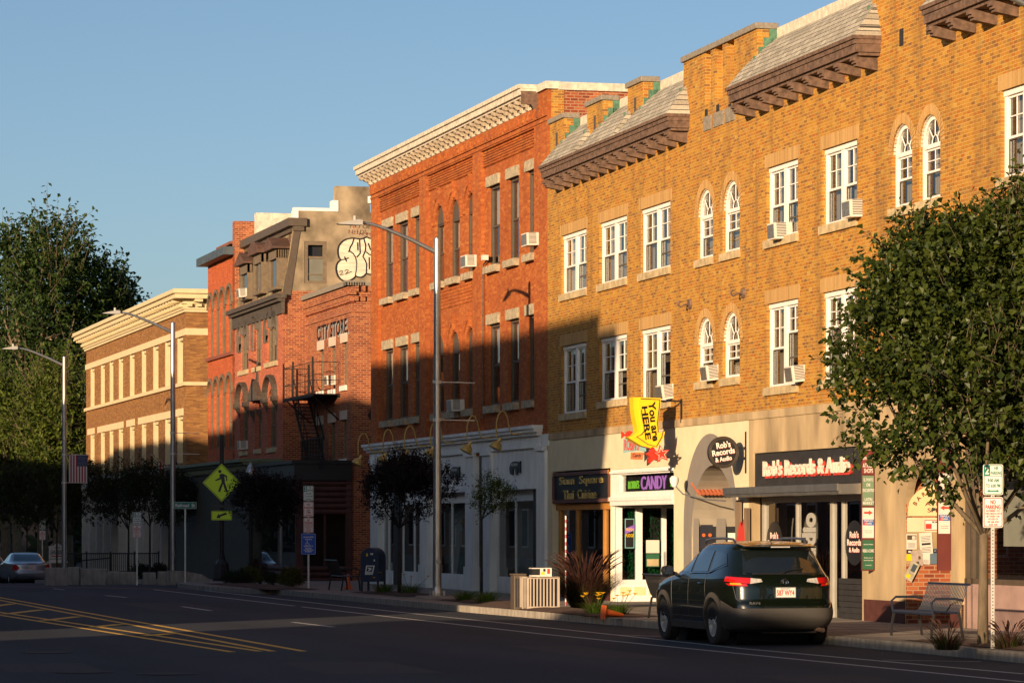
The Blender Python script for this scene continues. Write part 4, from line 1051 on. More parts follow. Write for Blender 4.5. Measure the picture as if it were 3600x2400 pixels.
for A, B_, z0, z1, n, low in vw:
    wd = slim_window(vic, A, B_, z0, z1, M['taupe'], y=.14, t=.09, arch=(B_-A)*.3, sillz=z0-.18, sillm=M['sill'])
    mu = MB()
    for k in range(1, max(n, 2)): u = A+(B_-A)*k/max(n, 2); mu.box(u-.035, u+.035, .12, .2, z0, z1-(B_-A)*.3+.1)
    mu.build('mullion', M['taupe'], wd)
    hd = MB(); m_ = (A+B_)/2
    if not low:
        cs_ = [(A+(B_-A)*(k+.5)/n, (B_-A)/n/2+.02, z1-(B_-A)*.3+(.35 if (n == 3 and k == 1) else 0)) for k in range(n)]
        for (cx, r_, zz) in cs_:
            for k in range(10):
                a0, a1 = math.pi*k/10, math.pi*(k+1)/10
                hd.prism([(cx-rr*math.cos(aa), zz+rr*math.sin(aa)) for rr, aa in ((r_,a0),(r_+.14,a0),(r_+.14,a1),(r_,a1))], -.08, .1)
        for u in (A-.14, B_): hd.box(u, u+.14, -.08, .1, z1-1.3, z1-(B_-A)*.28)
    else:
        pk = abs(B_-A) < 3.0 and n == 1 and abs(m_-(U(907))) < .6
        if pk:
            hd.prism([(A-.35,z1-.1),(B_+.35,z1-.1),(B_+.35,z1+.05),(m_,z1+.75),(A-.35,z1+.05)], -.25, .0); hd.prism([(m_-.22,z1+.5),(m_+.22,z1+.5),(m_+.1,z1+1.0),(m_,z1+1.45),(m_-.1,z1+1.0)], -.06, .0)
        else:
            for k in range(12):
                a0, a1 = math.pi*k/12, math.pi*(k+1)/12; r_ = (B_-A)/2+.12
                hd.prism([(m_-rr*math.cos(aa), z1-.35+rr*.75*math.sin(aa)) for rr, aa in ((r_,a0),(r_+.10,a0),(r_+.10,a1),(r_,a1))], -.22, .0)
            hd.box(A-.3, A, -.25, .0, z1-.55, z1-.35); hd.box(B_, B_+.3, -.25, .0, z1-.55, z1-.35)
        for u in (A-.2, B_+.06): hd.prism([(-.22,z1-.45),(-.18,z1-.6),(-.08,z1-.75),(0,z1-.95),(0,z1-.45)], u, u+.13, 'x')
    hd.build('window_hood', plain('grey_brown_hood', (.12,.10,.08), .85, var=.3) if not low else M['darkcornice'], wd)
mc = MB(); mc.box(vl-.1, .15, -.08, .05, zc0-.45, zc0); mc.box(vl-.15, .2, -.22, .05, zc0, zc0+(zc1-zc0)*.5); mc.box(vl-.2, .25, -.32, .1, zc0+(zc1-zc0)*.5, zc1+.05)
mc.build('cornice', M['darkcornice'], vic)
M['slate'] = brick('slate', [(0,(.13,.04,.035)),(.35,(.2,.17,.10)),(.7,(.26,.24,.14)),(1,(.17,.07,.06))], (.05,.045,.035), bw=.22, bh=.16, ms=.01, stain=.2)
ms_ = MB(); ms_.quad((vl,.05,zc1),(-.05,.05,zc1),(-.05,.55,zm-.2),(vl,.55,zm-.2)); ms_.build('mansard', M['slate'], vic)
gt = MB(); gt.box(vl-.1, .15, .2, .9, zm-.32, zm-.02); gt.box(vl, .1, .38, .8, zm-.5, zm-.32); gt.hexa([(-.12,.0,zc1),(.03,.0,zc1),(.03,.3,zc1),(-.12,.3,zc1)],[(-.12,.45,zm-.3),(.03,.45,zm-.3),(.03,.7,zm-.3),(-.12,.7,zm-.3)])
gt.build('roof_gutter', M['darkbrown'], vic)
for (a, b, kind, t_, b_) in ((843,872,'p',932,1045),(890,921,'r',895,1025),(944,975,'p',880,1010)):
    A, B_ = V.u(a,.1), V.u(b,.1); z1, z0 = V.z((a+b)/2, t_, .1), V.z((a+b)/2, b_, .1); m_ = (A+B_)/2
    d = MB(); d.box(A, A+.14, -.12, .6, z0, z1); d.box(B_-.14, B_, -.12, .6, z0, z1); d.box(A, B_, -.14, .3, z0-.12, z0); d.box(A, B_, -.12, .6, z1-.35, z1)
    d.box((A+B_)/2-.05, (A+B_)/2+.05, -.05, .02, z0, z1) if kind == 'r' else None
    dm = d.build('dormer', M['taupe'], vic)
    t2 = MB()
    if kind == 'p': t2.prism([(A-.16,z1),(B_+.16,z1),(B_+.16,z1+.08),(m_,z1+.48),(A-.16,z1+.08)], -.30, .5)
    else: t2.prism([(m_-(B_-A+.32)/2*math.cos(math.pi*k/10), z1+.48*math.sin(math.pi*k/10)) for k in range(11)], -.30, .5)
    t2.build('dormer_roof', plain('rust_tin',(.10,.05,.032),.7,var=.35) if 'tin' not in M else M['tin'], dm)
    MB().quad((A+.1,-.02,z0),(B_-.1,-.02,z0),(B_-.1,-.02,z1),(A+.1,-.02,z1)).build('pane', M['glass'], dm)
    MB().quad((A+.1,.1,z0),(B_-.1,.1,z0),(B_-.1,.1,z1),(A+.1,.1,z1)).build('dormer_back', M['dark'], dm)
# side wall: brick below, stucco above, stepped parapet with white flashing and chimney
def vy(px): return -V.w_at(0, px)
def vz(px, py): y = vy(px); return V.z(px, py, -y)
zst = vz(1050, 1022)
sw_ = MB(); sw_.quad((0,0,-1.6),(0,14,-1.6),(0,14,zst),(0,0,zst)); sw_.quad((vl,0,-1.6),(vl,14,-1.6),(vl,14,zst),(vl,0,zst)); sw_.build('side_wall', M['redrough'], vic)
yt = vy(1034); zpt = vz(1100, 742); yw0, yw1 = vy(1070), vy(1149); zw0, zw1 = vz(1100, 996), vz(1100, 848)
s2 = MB(); wall_holes(s2, 0, 14, zst, zc1+.05, [], y=0); s2 = MB()
s2.quad((0,0.02,zst),(0,yw0,zst),(0,yw0,zpt),(0,yt,zpt),(0,yt,zm),(0,.02,zc1))
s2.quad((0,yw0,zst),(0,yw1,zst),(0,yw1,zw0),(0,yw0,zw0)); s2.quad((0,yw0,zw1),(0,yw1,zw1),(0,yw1,zpt),(0,yw0,zpt)); s2.quad((0,yw1,zst),(0,14,zst),(0,14,zpt),(0,yw1,zpt))
s2.quad((0,yw0,zw0),(-.2,yw0,zw0),(-.2,yw0,zw1),(0,yw0,zw1)); s2.quad((0,yw1,zw0),(0,yw1,zw1),(-.2,yw1,zw1),(-.2,yw1,zw0)); s2.quad((0,yw0,zw1),(-.2,yw0,zw1),(-.2,yw1,zw1),(0,yw1,zw1)); s2.quad((0,yw0,zw0),(0,yw1,zw0),(-.2,yw1,zw0),(-.2,yw0,zw0))
yc0, yc1 = vy(1178), vy(1302); zch = vz(1240, 655)
s2.hexa([(-.5,yc0,zpt-.3),(.006,yc0,zpt-.3),(.006,yc1,zpt-.3),(-.5,yc1,zpt-.3)],[(-.5,yc0+.05,zch),(.006,yc0+.05,zch),(.006,yc1-.05,zch),(-.5,yc1-.05,zch)])
s2.build('stucco_side_wall', M['stucco'], vic)
MB().box(vl, -.3, .6, 14, zm-.3, zm-.25).build('flat_roof', M['greystone'], vic)
fl = MB(); fl.box(-.3, .03, yt-.02, yc0+.05, zpt, zpt+.12); fl.box(-.3, .03, yt-.05, yt+.16, zpt-.35, zpt); fl.box(-.52, .04, yc0-.1, yc0+.12, zpt, zpt+.42); fl.box(-.3,.03,yc1-.1,yc1+.3,zpt+.35,zpt+.6); fl.build('white_flashing', M['white'], vic)
wf = MB(); t = .14; wf.box(-.16,-.02,yw0,yw0+t,zw0,zw1); wf.box(-.16,-.02,yw1-t,yw1,zw0,zw1); wf.box(-.16,-.02,yw0+t,yw1-t,zw0,zw0+t*.7); wf.box(-.16,-.02,yw0+t,yw1-t,zw1-t,zw1)
zmid = zw0+(zw1-zw0)*.62; wf.box(-.1,-.05,yw0+t,yw1-t,zmid-.04,zmid+.04); wf.box(-.1,-.06,yw0+t,yw1-t,zw0+(zw1-zw0)*.2,zw0+(zw1-zw0)*.2+.05)
wfo = wf.build('side_window', M['taupe'], vic)
MB().quad((-.09,yw0+t,zw0+.1),(-.09,yw1-t,zw0+.1),(-.09,yw1-t,zmid),(-.09,yw0+t,zmid)).build('pane', plain('pale_blind',(.16,.16,.13),.3,var=.1), wfo)
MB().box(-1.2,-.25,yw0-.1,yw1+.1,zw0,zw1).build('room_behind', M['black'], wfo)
# graffiti: white bubble shapes outlined in black, dated 22, red scrawl
gr = MB(); go = MB(); gs = MB()
def gx(x, y): px, py = 703+x/2.123, 598+y/2.123; return (vy(px), vz(px, py))
oln = [(1030,590),(1036,565),(1052,542),(1072,525),(1097,514),(1125,509),(1150,508),(1176,513),(1200,515),(1222,508),(1243,498),(1260,508),(1300,515),(1300,775),(1268,778),(1240,770),(1222,790),(1200,800),(1178,797),(1163,788),(1145,808),(1120,822),(1095,828),(1070,826),(1048,812),(1030,790),(1020,763),(1016,735),(1018,710),(1028,688),(1050,670),(1036,650),(1029,620)]
gr.prism([gx(*p) for p in oln], .003, .006, 'x'); gs.prism([gx(p[0]-9, p[1]+5) for p in oln], .0015, .003, 'x')
go.tube([(.009,)+gx(*p) for p in oln[13:]+oln[:13]], .032, 5)
for st_ in ([(1108,655),(1080,666),(1050,670)], [(1078,645),(1084,662),(1094,682)], [(1105,608),(1120,606),(1142,622),(1160,650),(1168,690),(1166,740),(1157,790)], [(1148,512),(1136,550),(1120,575),(1112,608)], [(1190,517),(1192,560),(1195,620),(1170,650)], [(1222,510),(1236,560),(1234,600),(1215,645),(1232,672),(1243,700),(1241,768)], [(1240,610),(1262,630),(1282,633)], [(1176,540),(1178,598)], [(1262,650),(1263,740)], [(1255,545),(1270,590),(1282,600)]):
    go.tube([(.010,)+gx(*p) for p in st_], .024, 5)
for st_ in ([(1040,762),(1050,752),(1062,752),(1062,764),(1042,785),(1070,778)], [(1080,752),(1094,743),(1106,745),(1104,756),(1084,776),(1132,757)]): go.tube([(.011,)+gx(*p) for p in st_], .014, 4)
gs.build('graffiti_shadow', plain('grey_overspray',(.16,.14,.11),.9,var=.4), vic)
gr.build('graffiti_fill', plain('graffiti_white',(.62,.55,.42),.7,var=.3,scale=4,stretch=(1,.3,3)), vic); go.build('graffiti_outline', M['black'], vic)
for s, px, py, h in (('NO ONE', 1228, 803, 16), ('NEEDS', 1224, 822, 15), ('HOME', 1262, 829, 12)):
    m_ = text_mb(s, 1, .001, -.006, align='LEFT', sx=.9); k = (vz(px, py-h)-vz(px, py))/.7
    m_.v = [(.006, vy(px)+x*k*1.2, vz(px, py)+q*k) for x, q, r in m_.v]; m_.build('red_scrawl', plain('faded_red',(.50,.07,.05),.8), vic)
# green dentil shop cornice returning toward the viewer
pw_ = V.w_at(-.0, 869); zg1_ = V.z(995,1612); zg0_ = V.z(995,1645); Lf = V.u(712)
gc = MB(); gc.box(Lf, .0, -pw_-.3, -.01, zg1_-.12, zg1_); gc.box(Lf+.1, -.05, -pw_-.15, -.01, zg1_-.22, zg1_-.12); gc.box(Lf+.1, -.1, -pw_, -.01, zg0_-.1, zg1_-.22)
n = 10
for k in range(n): y = -pw_+pw_*k/n; gc.box(-.12, -.03, y, y+pw_/n*.55, zg0_-.05, zg1_-.22)
for k in range(90): u = Lf+.2+(-Lf-.4)*k/90; gc.box(u, u+.09, -pw_-.05, -pw_, zg0_-.05, zg1_-.22)
gc.build('shop_cornice', M['greengrey'], vic)
lv = MB(); lv.box(Lf+.2, -.15, -pw_+.1, -.05, gb-.5, zg0_-.1); lv.build('shop_body', plain('shop_dark_green',(.05,.05,.035),.7,var=.3), vic)
u, z = V.f(856, 1578, .1); air_conditioner(V, None, u, z, label='white air conditioner low in the left second floor window of the victorian building', tilt=2, y=.0, w_=.5)
u, z = V.f(846, 1044, .3); air_conditioner(V, None, u, z, label='white air conditioner poking from the leftmost mansard dormer', tilt=5, y=-.1, w_=.5)

# ------------------------------------------------------------------ ORANGE BUILDING
ux = V.world(vl)
O = Fac(ux[0], ux[1], -1280); U = lambda px: O.u(px)
ora = thing('brick_building', 'narrow orange brick building with tall blind arches and slate-blue metal cornice', 'building', (ux[0], ux[1], 0), O.rz)
ol = U(731); zot = O.zs(-.4775, .25); zob = O.zs(-.463, .25)
hs = []; ow = []
for i, (cx, hw, t1, b1, t2, b2) in enumerate(((741,8,1040,1261,1341,1580),(762,9,1029,1253,1333,1580),(783.5,9.5,1019,1247,1326,1580),(807,10,1007,1238,1318,1580))):
    A, B_ = U(cx-hw), U(cx+hw); A = max(A, ol+.02); r_ = (B_-A)/2
    hs += [(A, B_, O.z(cx,b1), O.z(cx,t1), r_), (A, B_, O.z(cx,b2), O.z(cx,t2), r_)]
mb = MB(); wall_holes(mb, ol, .05, -1.6, zob, hs, depth=.2); shell(mb, ol, .02, -1.6, zob, 12); mb.build('wall', M['orange'], ora)
for (A, B_, z0, z1, r_) in hs:
    wd = slim_window(ora, A, B_, z0, z1, M['taupe'], y=.1, t=.12, arch=r_, cur=False)
    hd = MB(); m_ = (A+B_)/2
    for k in range(12):
        a0, a1 = math.pi*k/12, math.pi*(k+1)/12
        hd.prism([(m_-rr*math.cos(aa), z1-r_+rr*math.sin(aa)) for rr, aa in ((r_,a0),(r_+.14,a0),(r_+.14,a1),(r_,a1))], -.07, .05)
    hd.build('window_hood', M['taupe'], wd)
    MB().box(A+.1, B_-.1, .15, .18, z1-r_-1.2, z1-.1).build('blind_panel', plain('tan_board',(.30,.20,.09),.7,var=.2) if 0 else M['taupe'], wd)
ld = MB(); ld.box(ol, -.1, -.12, .02, O.z(780,1258), O.z(780,1247)); ld.box(ol, .0, -.06, .02, O.z(780,908), O.z(780,902)); ld.build('sill_course', plain('rust_red_stone',(.20,.06,.035),.8), ora)
oc = MB(); oc.box(ol-.3, -.05, -.45, .1, zob+.02, zot); oc.build('metal_cornice', M['bluegrey'], ora)
ch = MB(); ch.box(U(728), U(728)+.5, .5, 1.2, zot-.3, zot+.38); cho = ch.build('chimney', M['redrough'], ora); 
MB().box(U(728)-.1, U(728)+3.6, .4, 1.3, zot+.38, zot+.50).build('chimney_cap', plain('tile_cap',(.20,.07,.04),.7), cho)
a_ = V.u(818, -1.0); pw2 = MB(); pw2.box(vl-.45, vl+.1, .0, .9, -1, V.z(822,792,-.3)); pw2.build('party_wall', M['redrough'], vic)
pr2 = MB(); pr2.box(vl+.12, vl+.6, .8, 12, zm-.3, V.z(830,793,-1)); pr2.build('roof_screen', M['oldwhite'], vic)

# ------------------------------------------------------------------ CREAM-CORNICED BUILDING
Y_k = 23.5/(ray(655)[0]/ray(655)[1])
K = Fac(23.5, Y_k, -1280); U = lambda px: K.u(px)
cre = thing('brick_building', 'brown brick bank building with deep cream classical cornice and tall narrow windows', 'building', (23.5, Y_k, 0), K.rz)
kl = U(303); kt = K.zs(-.3945); kc = K.zs(-.4475, .65)
b1t, b1b, b2t, b2b = K.zs(-.365), K.zs(-.353), K.zs(-.2667), K.zs(-.2614)
l2t, l2b, w2b = K.zs(-.2214), K.zs(-.208), K.zs(-.122)
xs = [(318.7,330),(355,366),(385.8,396),(418,430),(457,470),(499,511),(539,554),(581,596),(624,640)]
hs = []
for a, b in xs: hs += [(U(a)-.15, U(b)+.25, b2t, b1b), (U(a)-.15, U(b)+.25, w2b, l2b)]
mb = MB(); wall_holes(mb, kl, 0, w2b-.3, kt, hs, depth=.5); shell(mb, kl, 0, -1.8, kt, 20)
mb.build('wall', M['brown'], cre)
for (A, B_, z0, z1) in hs:
    f_ = MB(); y = .02; f_.box(A, A+.2, y, .5, z0, z1); f_.box(B_-.12, B_, y+.1, .5, z0, z1); f_.box(A+.2, B_-.12, y+.05, .5, z1-.16, z1); f_.box(A+.2, B_-.12, .3, .5, z0, z0+.1); f_.box(A+.2, B_-.12, .36, .42, (z0+z1)/2-.05, (z0+z1)/2+.05)
    wd = f_.build('window', M['cream'], cre)
    MB().quad((A+.2,.4,z0),(B_-.12,.4,z0),(B_-.12,.4,z1),(A+.2,.4,z1)).build('pane', M['glass'], wd)
bd = MB(); ys_ = 10
bd.box(kl-.03, .05, -.05, ys_, b1b, b1t); bd.box(kl-.08, .1, -.12, ys_, b2b, b2t+.03)
for a, b in ((309.8,329),(345,430),(447,470),(488,596),(619,640)): bd.box(U(a)-.05, U(b)+.4, -.04, .05, l2b, l2t)
bd.build('stone_band', plain('pale_band',(.62,.46,.27),.85,var=.08), cre)
kcn = MB(); H = kc-kt
for (o_, f0, f1) in ((.10,0,.12),(.16,.12,.20),(.22,.36,.42),(.62,.58,.66),(.58,.66,.80),(.70,.80,.86),(.66,.86,1.0)): kcn.box(kl-o_, o_, -o_, ys_, kt+H*f0, kt+H*f1)
kcn.box(kl-.12, .12, -.12, ys_, kt+H*.20, kt+H*.36); kcn.box(kl-.14,.14,-.14,ys_,kt+H*.42,kt+H*.58)
n = 88
for k in range(n): u = kl+(-kl)*k/n; kcn.box(u, u+.2, -.30, -.1, kt+H*.24, kt+H*.36)
for k in range(40): u = kl+(-kl)*k/40; kcn.box(u, u+.28, -.55, -.1, kt+H*.46, kt+H*.58)
for k in range(16): y = k*.42; kcn.box(.1, .30, y, y+.22, kt+H*.24, kt+H*.36)
for k in range(6): y = .3+k*1.5; kcn.box(.1, .55, y, y+.35, kt+H*.44, kt+H*.58)
kcn.build('cornice', M['cream'], cre)
pz = MB(); pz.box(K.u(625,-2), K.u(625,-2)+1.9, 2.0, 3.4, kc-.2, kc+1.0); pz.box(K.u(350,-1.5), K.u(350,-1.5)+5.5, 1.5, 3.5, kc-.4, kc+.55); pz.build('white_chimney', M['white'], cre)
sfk = MB(); zk = K.zs(-.110); sfk.box(kl, .1, -.5, .0, w2b-.45, w2b-.15); sfk.box(kl, .1, -.3, .0, w2b-.8, w2b-.45)
for k in range(13): u = kl+.1+(-kl-.5)*k/12; sfk.box(u, u+.45, -.25, .2, -1.5, w2b-.8)
sfk.build('stone_shopfront', plain('shop_stone',(.46,.43,.38),.8,var=.12), cre)
MB().box(kl, 0, .1, .3, -1.5, w2b-.4).build('shop_glazing', plain('dark_glazing',(.03,.03,.03),.15,var=.2), cre)
# ------------------------------------------------------------------ buildings across the street (out of the picture; they shade it)
M['shade'] = brick('opposite_brick', [(0,(.2,.09,.05)),(1,(.32,.15,.09))], (.3,.25,.2))  # ordinary brick tones for the blocks opposite
def block(name, label, x0, x1, y0, y1, z, roof=None):
    t = thing(name, label, 'building', ((x0+x1)/2, y0, 0))
    cx = (x0+x1)/2; mb = MB(); n = int((y1-y0)/3.2); hs = []
    # street face looks +x
    w_ = MB().box(x0-cx, x1-cx, 0, y1-y0, -1.5, z); w_.build('wall', M['shade'], t)
    f = MB(); g_ = MB()
    for k in range(n):
        for fl_ in range(int((z-4)/3.3)+1):
            yk = 1.2+k*3.2; zk = 4.2+fl_*3.3 if fl_ else .9; h = 1.7 if fl_ else 2.2
            if zk+h < z-.4: frame_rect(f.add(MB()), 0, 0, 0, 0, 0, 0, 0) if False else f.box(x1-cx, x1-cx+.06, yk-.1, yk+1.3, zk-.1, zk+h+.1); g_.box(x1-cx+.06, x1-cx+.08, yk, yk+1.2, zk, zk+h)
    if f.v: fo = f.build('window', M['white'], t); g_.build('pane', plain('dark_glass',(.03,.035,.04),.08), fo)
    MB().box(x0-cx-.3, x1-cx+.3, -.3, y1-y0+.3, z, z+.35).build('roof', M['greystone'], t)
    return t
def back(u, zs_, fx=-6.0, fac=B2):           # height / position on the line x=fx that casts to facade point
    p = fac.world(u, 0, zs_); dx = p.x-fx; return p.y-dx*SUN_AZ[1]/SUN_AZ[0], zs_+dx/SUN_AZ[0]*math.tan(SUN_EL)
yN, zN = back(T.u(2085), 7.3, fac=T)
bt = block('brick_building', 'tall flat-roofed brick block across the street', -20, -6, yN, yN+30, zN-.35)
MB().prism([(0,zN-6.5),(0,zN-.36),(-2.2,zN-.36),(-2.2,zN-.6)], -7, 7, 'x').build('shadow_wedge', M['shade'], bt)  # unseen wedge added to slant the end of the cast shadow
yM, zM = back(C.u(1200), C.z(1200, 1385), fac=C)
block('brick_building', 'second brick block across the street, a little lower', -20, -6, yN+30.3, yN+52, zN-.9)
block('brick_building', 'third brick block across the street beyond the tall ones', -20, -6, yN+52.3, yN+90, zN-1.7)
block('brick_building', 'fourth and farthest brick block across the street', -20, -6, yN+90.3, yN+230, zN-2.2)
zL = (18.6+6.0)/SUN_AZ[0]*math.tan(SUN_EL)
block('brick_building', 'low one-storey brick block across the street', -10, -6, -30, yN-9.0, zL)
# ------------------------------------------------------------------ street lamps
LAMPG = 'tall galvanised street lamps along the kerb'
def lamp(loc, label, h=9.3, arms=(), banner=None, src=None):
    t = thing('street_lamp', label, 'street lamp', loc, 0, LAMPG)
    p = MB().tube([(0,0,.25),(0,0,2.2),(0,0,h*.6),(0,0,h)], [.115,.108,.095,.085], 18); p.lathe([(.085,h),(.08,h+.03),(.04,h+.06),(.012,h+.07)], n=12)
    p.build('pole', M['alu'], t, smooth='auto')
    b = MB().lathe([(.6,-.25),(.6,.02),(.55,.06),(0.0,.06)], n=20); b.build('footing', M['pave'], t)
    b2 = MB().lathe([(.16,.06),(.16,.14),(.13,.26),(.12,.30)], n=14)
    for k in range(4): a = R(45+90*k); b2.box(.2*math.cos(a)-.03,.2*math.cos(a)+.03,.2*math.sin(a)-.03,.2*math.sin(a)+.03,.05,.2)
    b2.build('base_flange', M['alu'], t)
    MB().lathe([(.06,0),(.07,.01)], n=10).xf(Matrix.Translation((-.0,-.115,.95)) @ RX90).build('hand_hole', M['grayplastic'], t)
    a = MB(); pts = [(-.06,0,h-.32),(-.7,0,h-.02),(-1.4,0,h+.26),(-1.75,0,h+.36),(-2.0,0,h+.39)]
    a.tube(pts, [.06,.052,.045,.04,.035], 10); a.build('arm', M['alu'], t, smooth='auto')
    hd = MB(); hx = -2.0
    hd.prism([(hx,h+.33),(hx-.12,h+.32),(hx-.62,h+.33),(hx-.66,h+.35),(hx-.45,h+.40),(hx-.12,h+.46),(hx,h+.45)], -.14, .14); hd.cyl((hx-.18,0,h+.42),(hx-.18,0,h+.56),.045,n=10)
    hd.build('lamp_head', M['grayplastic'], t)
    if arms:
        ba = MB()
        for z in arms: ba.cyl((.1,0,z),(1.0,0,z-.01),.014,n=6); ba.lathe([(.118,z-.04),(.118,z+.04)], n=14)
        ba.build('banner_arm', M['ac'], t)
    return t
def gnd(px, py, dz=KH): return ground(px, py, dz)
d3 = 88.6; p3 = at_d(1537, d3)
lamp((p3[0], p3[1], KH), 'galvanised street lamp in front of the red brick building, nearest whole one', arms=(5.6,4.62))
p2 = gnd(608, 2036); lamp(p2, 'galvanised street lamp beside the green street-name sign', h=9.6, arms=(5.5,4.72))
p1 = gnd(226, 2034); l1 = lamp(p1, 'galvanised street lamp carrying the flag banner, farthest one', h=9.5, arms=(5.35,4.15))
pe = at_d(3712, 51); lamp((pe[0], pe[1], KH), 'street lamp just beyond the right edge, only its arm showing at the top corner', h=9.72)
# flag banner on the far lamp
def usflag(name, label, loc, rz, W, H, wave=0.0, sag=0.0, vertical=True):
    """stripes run down the banner; union at the upper corner"""
    t = thing(name, label, 'flag', loc, rz); n = 26
    def pt(a, b, off=0):                   # a across 0..1, b down 0..1
        return (a*W, wave*math.sin(a*7+b*3)+off, -b*H+sag*math.sin(a*3.1))
    for mat, sel, nm in ((M['flagwhite'], 0, 'white_stripes'), (M['flagred'], 1, 'red_stripes')):
        mb = MB()
        for k in range(13):
            if k % 2 == 1-sel: continue
            a0, a1 = k/13, (k+1)/13
            for j in range(n): mb.quad(pt(a0,j/n), pt(a1,j/n), pt(a1,(j+1)/n), pt(a0,(j+1)/n))
        mb.build(nm, mat, t)
    mb = MB(); a0, b1 = 6/13, .42
    for i in range(6):
        for j in range(8):
            f = lambda i_, j_: pt(a0+(1-a0)*i_/6, b1*j_/8, -.004)
            mb.quad(f(i,j), f(i+1,j), f(i+1,j+1), f(i,j+1))
    mb.build('blue_union', M['flagblue'], t)
    st = MB()
    for r_ in range(9):
        for c_ in range(6 if r_ % 2 == 0 else 5):
            a = a0+(1-a0)*(c_+.5+(0 if r_%2==0 else .5))/6.1; b = b1*(r_+.6)/9.2; x, y, z = pt(a, b, -.008); s_ = W*.018
            st.quad((x-s_,y,z),(x,y,z-s_),(x+s_,y,z),(x,y,z+s_))
    st.build('stars', M['flagwhite'], t)
    return t
M['flagwhite'] = plain('flag_white', (.55,.53,.50), .9, var=.05); M['flagred'] = plain('flag_red', (.30,.025,.03), .9, var=.05); M['flagblue'] = plain('flag_blue', (.018,.035,.11), .9, var=.05)
usflag('flag_banner', 'vertical stars and stripes banner on the far street lamp', (p1[0]+.2, p1[1], p1[2]+5.35), 0, .78, 1.2)
fw = K.world(K.u(645), .3, K.z(645, 1610)); pl_ = K.world(K.u(650), 1.6, K.z(645, 1640)+.3)
ft = usflag('flag', 'drooping stars and stripes flag on a slanting pole at the bank corner', (K.world(K.u(636),1.0).x, K.world(K.u(636),1.0).y, K.z(640,1615)), 0, .85, 1.35, wave=.12, sag=-.35)
MB().cyl((-.35,0,.25),(1.4,0,-.95),.02,n=6).build('flagpole', M['alu'], ft)
# ------------------------------------------------------------------ signs on posts
def rrect(w_, h, r_=.03, n=4):
    pts = []
    for cx, cy, a0 in ((w_/2-r_,h/2-r_,0),(-w_/2+r_,h/2-r_,90),(-w_/2+r_,-h/2+r_,180),(w_/2-r_,-h/2+r_,270)):
        for k in range(n+1): a = R(a0+90*k/n); pts.append((cx+r_*math.cos(a), cy+r_*math.sin(a)))
    return pts
def plate(par, name, w_, h, z, mat, mat2, r_=.03, y=0.0, bw=.012, face=None):
    """sign blank with printed border line; faces -y"""
    pl = MB().prism([(a, b+z) for a, b in rrect(w_, h, r_)], y-.004, y).build(name, face or mat, par)
    bd = MB(); o_ = rrect(w_-.02, h-.02, r_*.8); i_ = rrect(w_-.02-2*bw, h-.02-2*bw, r_*.6)
    for k in range(len(o_)):
        j = (k+1) % len(o_); bd.quad((o_[k][0],y-.0055,o_[k][1]+z),(o_[j][0],y-.0055,o_[j][1]+z),(i_[j][0],y-.0055,i_[j][1]+z),(i_[k][0],y-.0055,i_[k][1]+z))
    bd.build('border', mat2, pl); return pl
def put_text(par, name, s, z, size, mat, x=0, y=-.0065, w_=None, off=0.0, **k):
    m_ = text_mb(s, size, .0004, off, **k)
    if w_:
        xs = [v[0] for v in m_.v]; sc = w_/(max(xs)-min(xs)); cx = (max(xs)+min(xs))/2; m_.v = [((v[0]-cx)*sc, v[1], v[2]) for v in m_.v]
    m_.xf(Matrix.Translation((x, y, z)) @ RX90); return m_.build(name, mat, par)
def arrow(z, L_, h, heads=(1,1), x=0):
    mb = MB(); a = L_/2; t = h*.22; y = -.0065
    x0 = -a+(h*.9 if heads[0] else 0); x1 = a-(h*.9 if heads[1] else 0)
    mb.quad((x+x0,y,z-t),(x+x1,y,z-t),(x+x1,y,z+t),(x+x0,y,z+t))
    if heads[0]: mb.quad((x-a,y,z),(x+x0,y,z-h/2),(x+x0,y,z+h/2))
    if heads[1]: mb.quad((x+a,y,z),(x+x1,y,z+h/2),(x+x1,y,z-h/2))
    return mb
def hr2(par, z, heads, txt=True):
    p = plate(par, 'time_limit_plate', .305, .457, z, M['signwhite'], M['greensign'])
    MB().quad((-.14,-.0062,z+.06),(-.045,-.0062,z+.06),(-.045,-.0062,z+.215),(-.14,-.0062,z+.215)).build('green_block', M['greensign'], p)
    MB().quad((-.14,-.0062,z+.050),(.14,-.0062,z+.050),(.14,-.0062,z+.058),(-.14,-.0062,z+.058)).build('rule', M['greensign'], p)
    put_text(p, 'numeral', '2', z+.085, .15, M['signwhite'], x=-.092, y=-.0075, w_=.06, off=.004)
    put_text(p, 'lettering', 'HR', z+.145, .075, M['greensign'], x=.05, w_=.065, off=.002)
    put_text(p, 'lettering', 'PARKING', z+.075, .07, M['greensign'], x=.05, w_=.17, off=.002)
    put_text(p, 'lettering', '9:00 AM', z-.035, .07, M['greensign'], w_=.17, off=.002)
    put_text(p, 'lettering', 'TO 6:00 PM', z-.115, .07, M['greensign'], w_=.22, off=.002)
    arrow(z-.17, .19, .045, heads).build('arrow', M['greensign'], p)
def noparkwinter(par, z):
    p = plate(par, 'winter_parking_plate', .305, .457, z, M['signwhite'], M['signred'])
    put_text(p, 'lettering', 'NO', z+.125, .085, M['signred'], w_=.08, off=.003)
    put_text(p, 'lettering', 'PARKING', z+.05, .085, M['signred'], w_=.23, off=.003)
    for k, (s, w_) in enumerate((('NOVEMBER 15TH', .22), ('THRU MARCH 30TH', .25), ('BETWEEN THE', .20), ('HOURS OF', .15), ('1:00 AM AND', .19), ('6:00 AM', .13))):
        put_text(p, 'lettering', s, z+.008-k*.041, .042, M['signred'], w_=w_, off=.001)
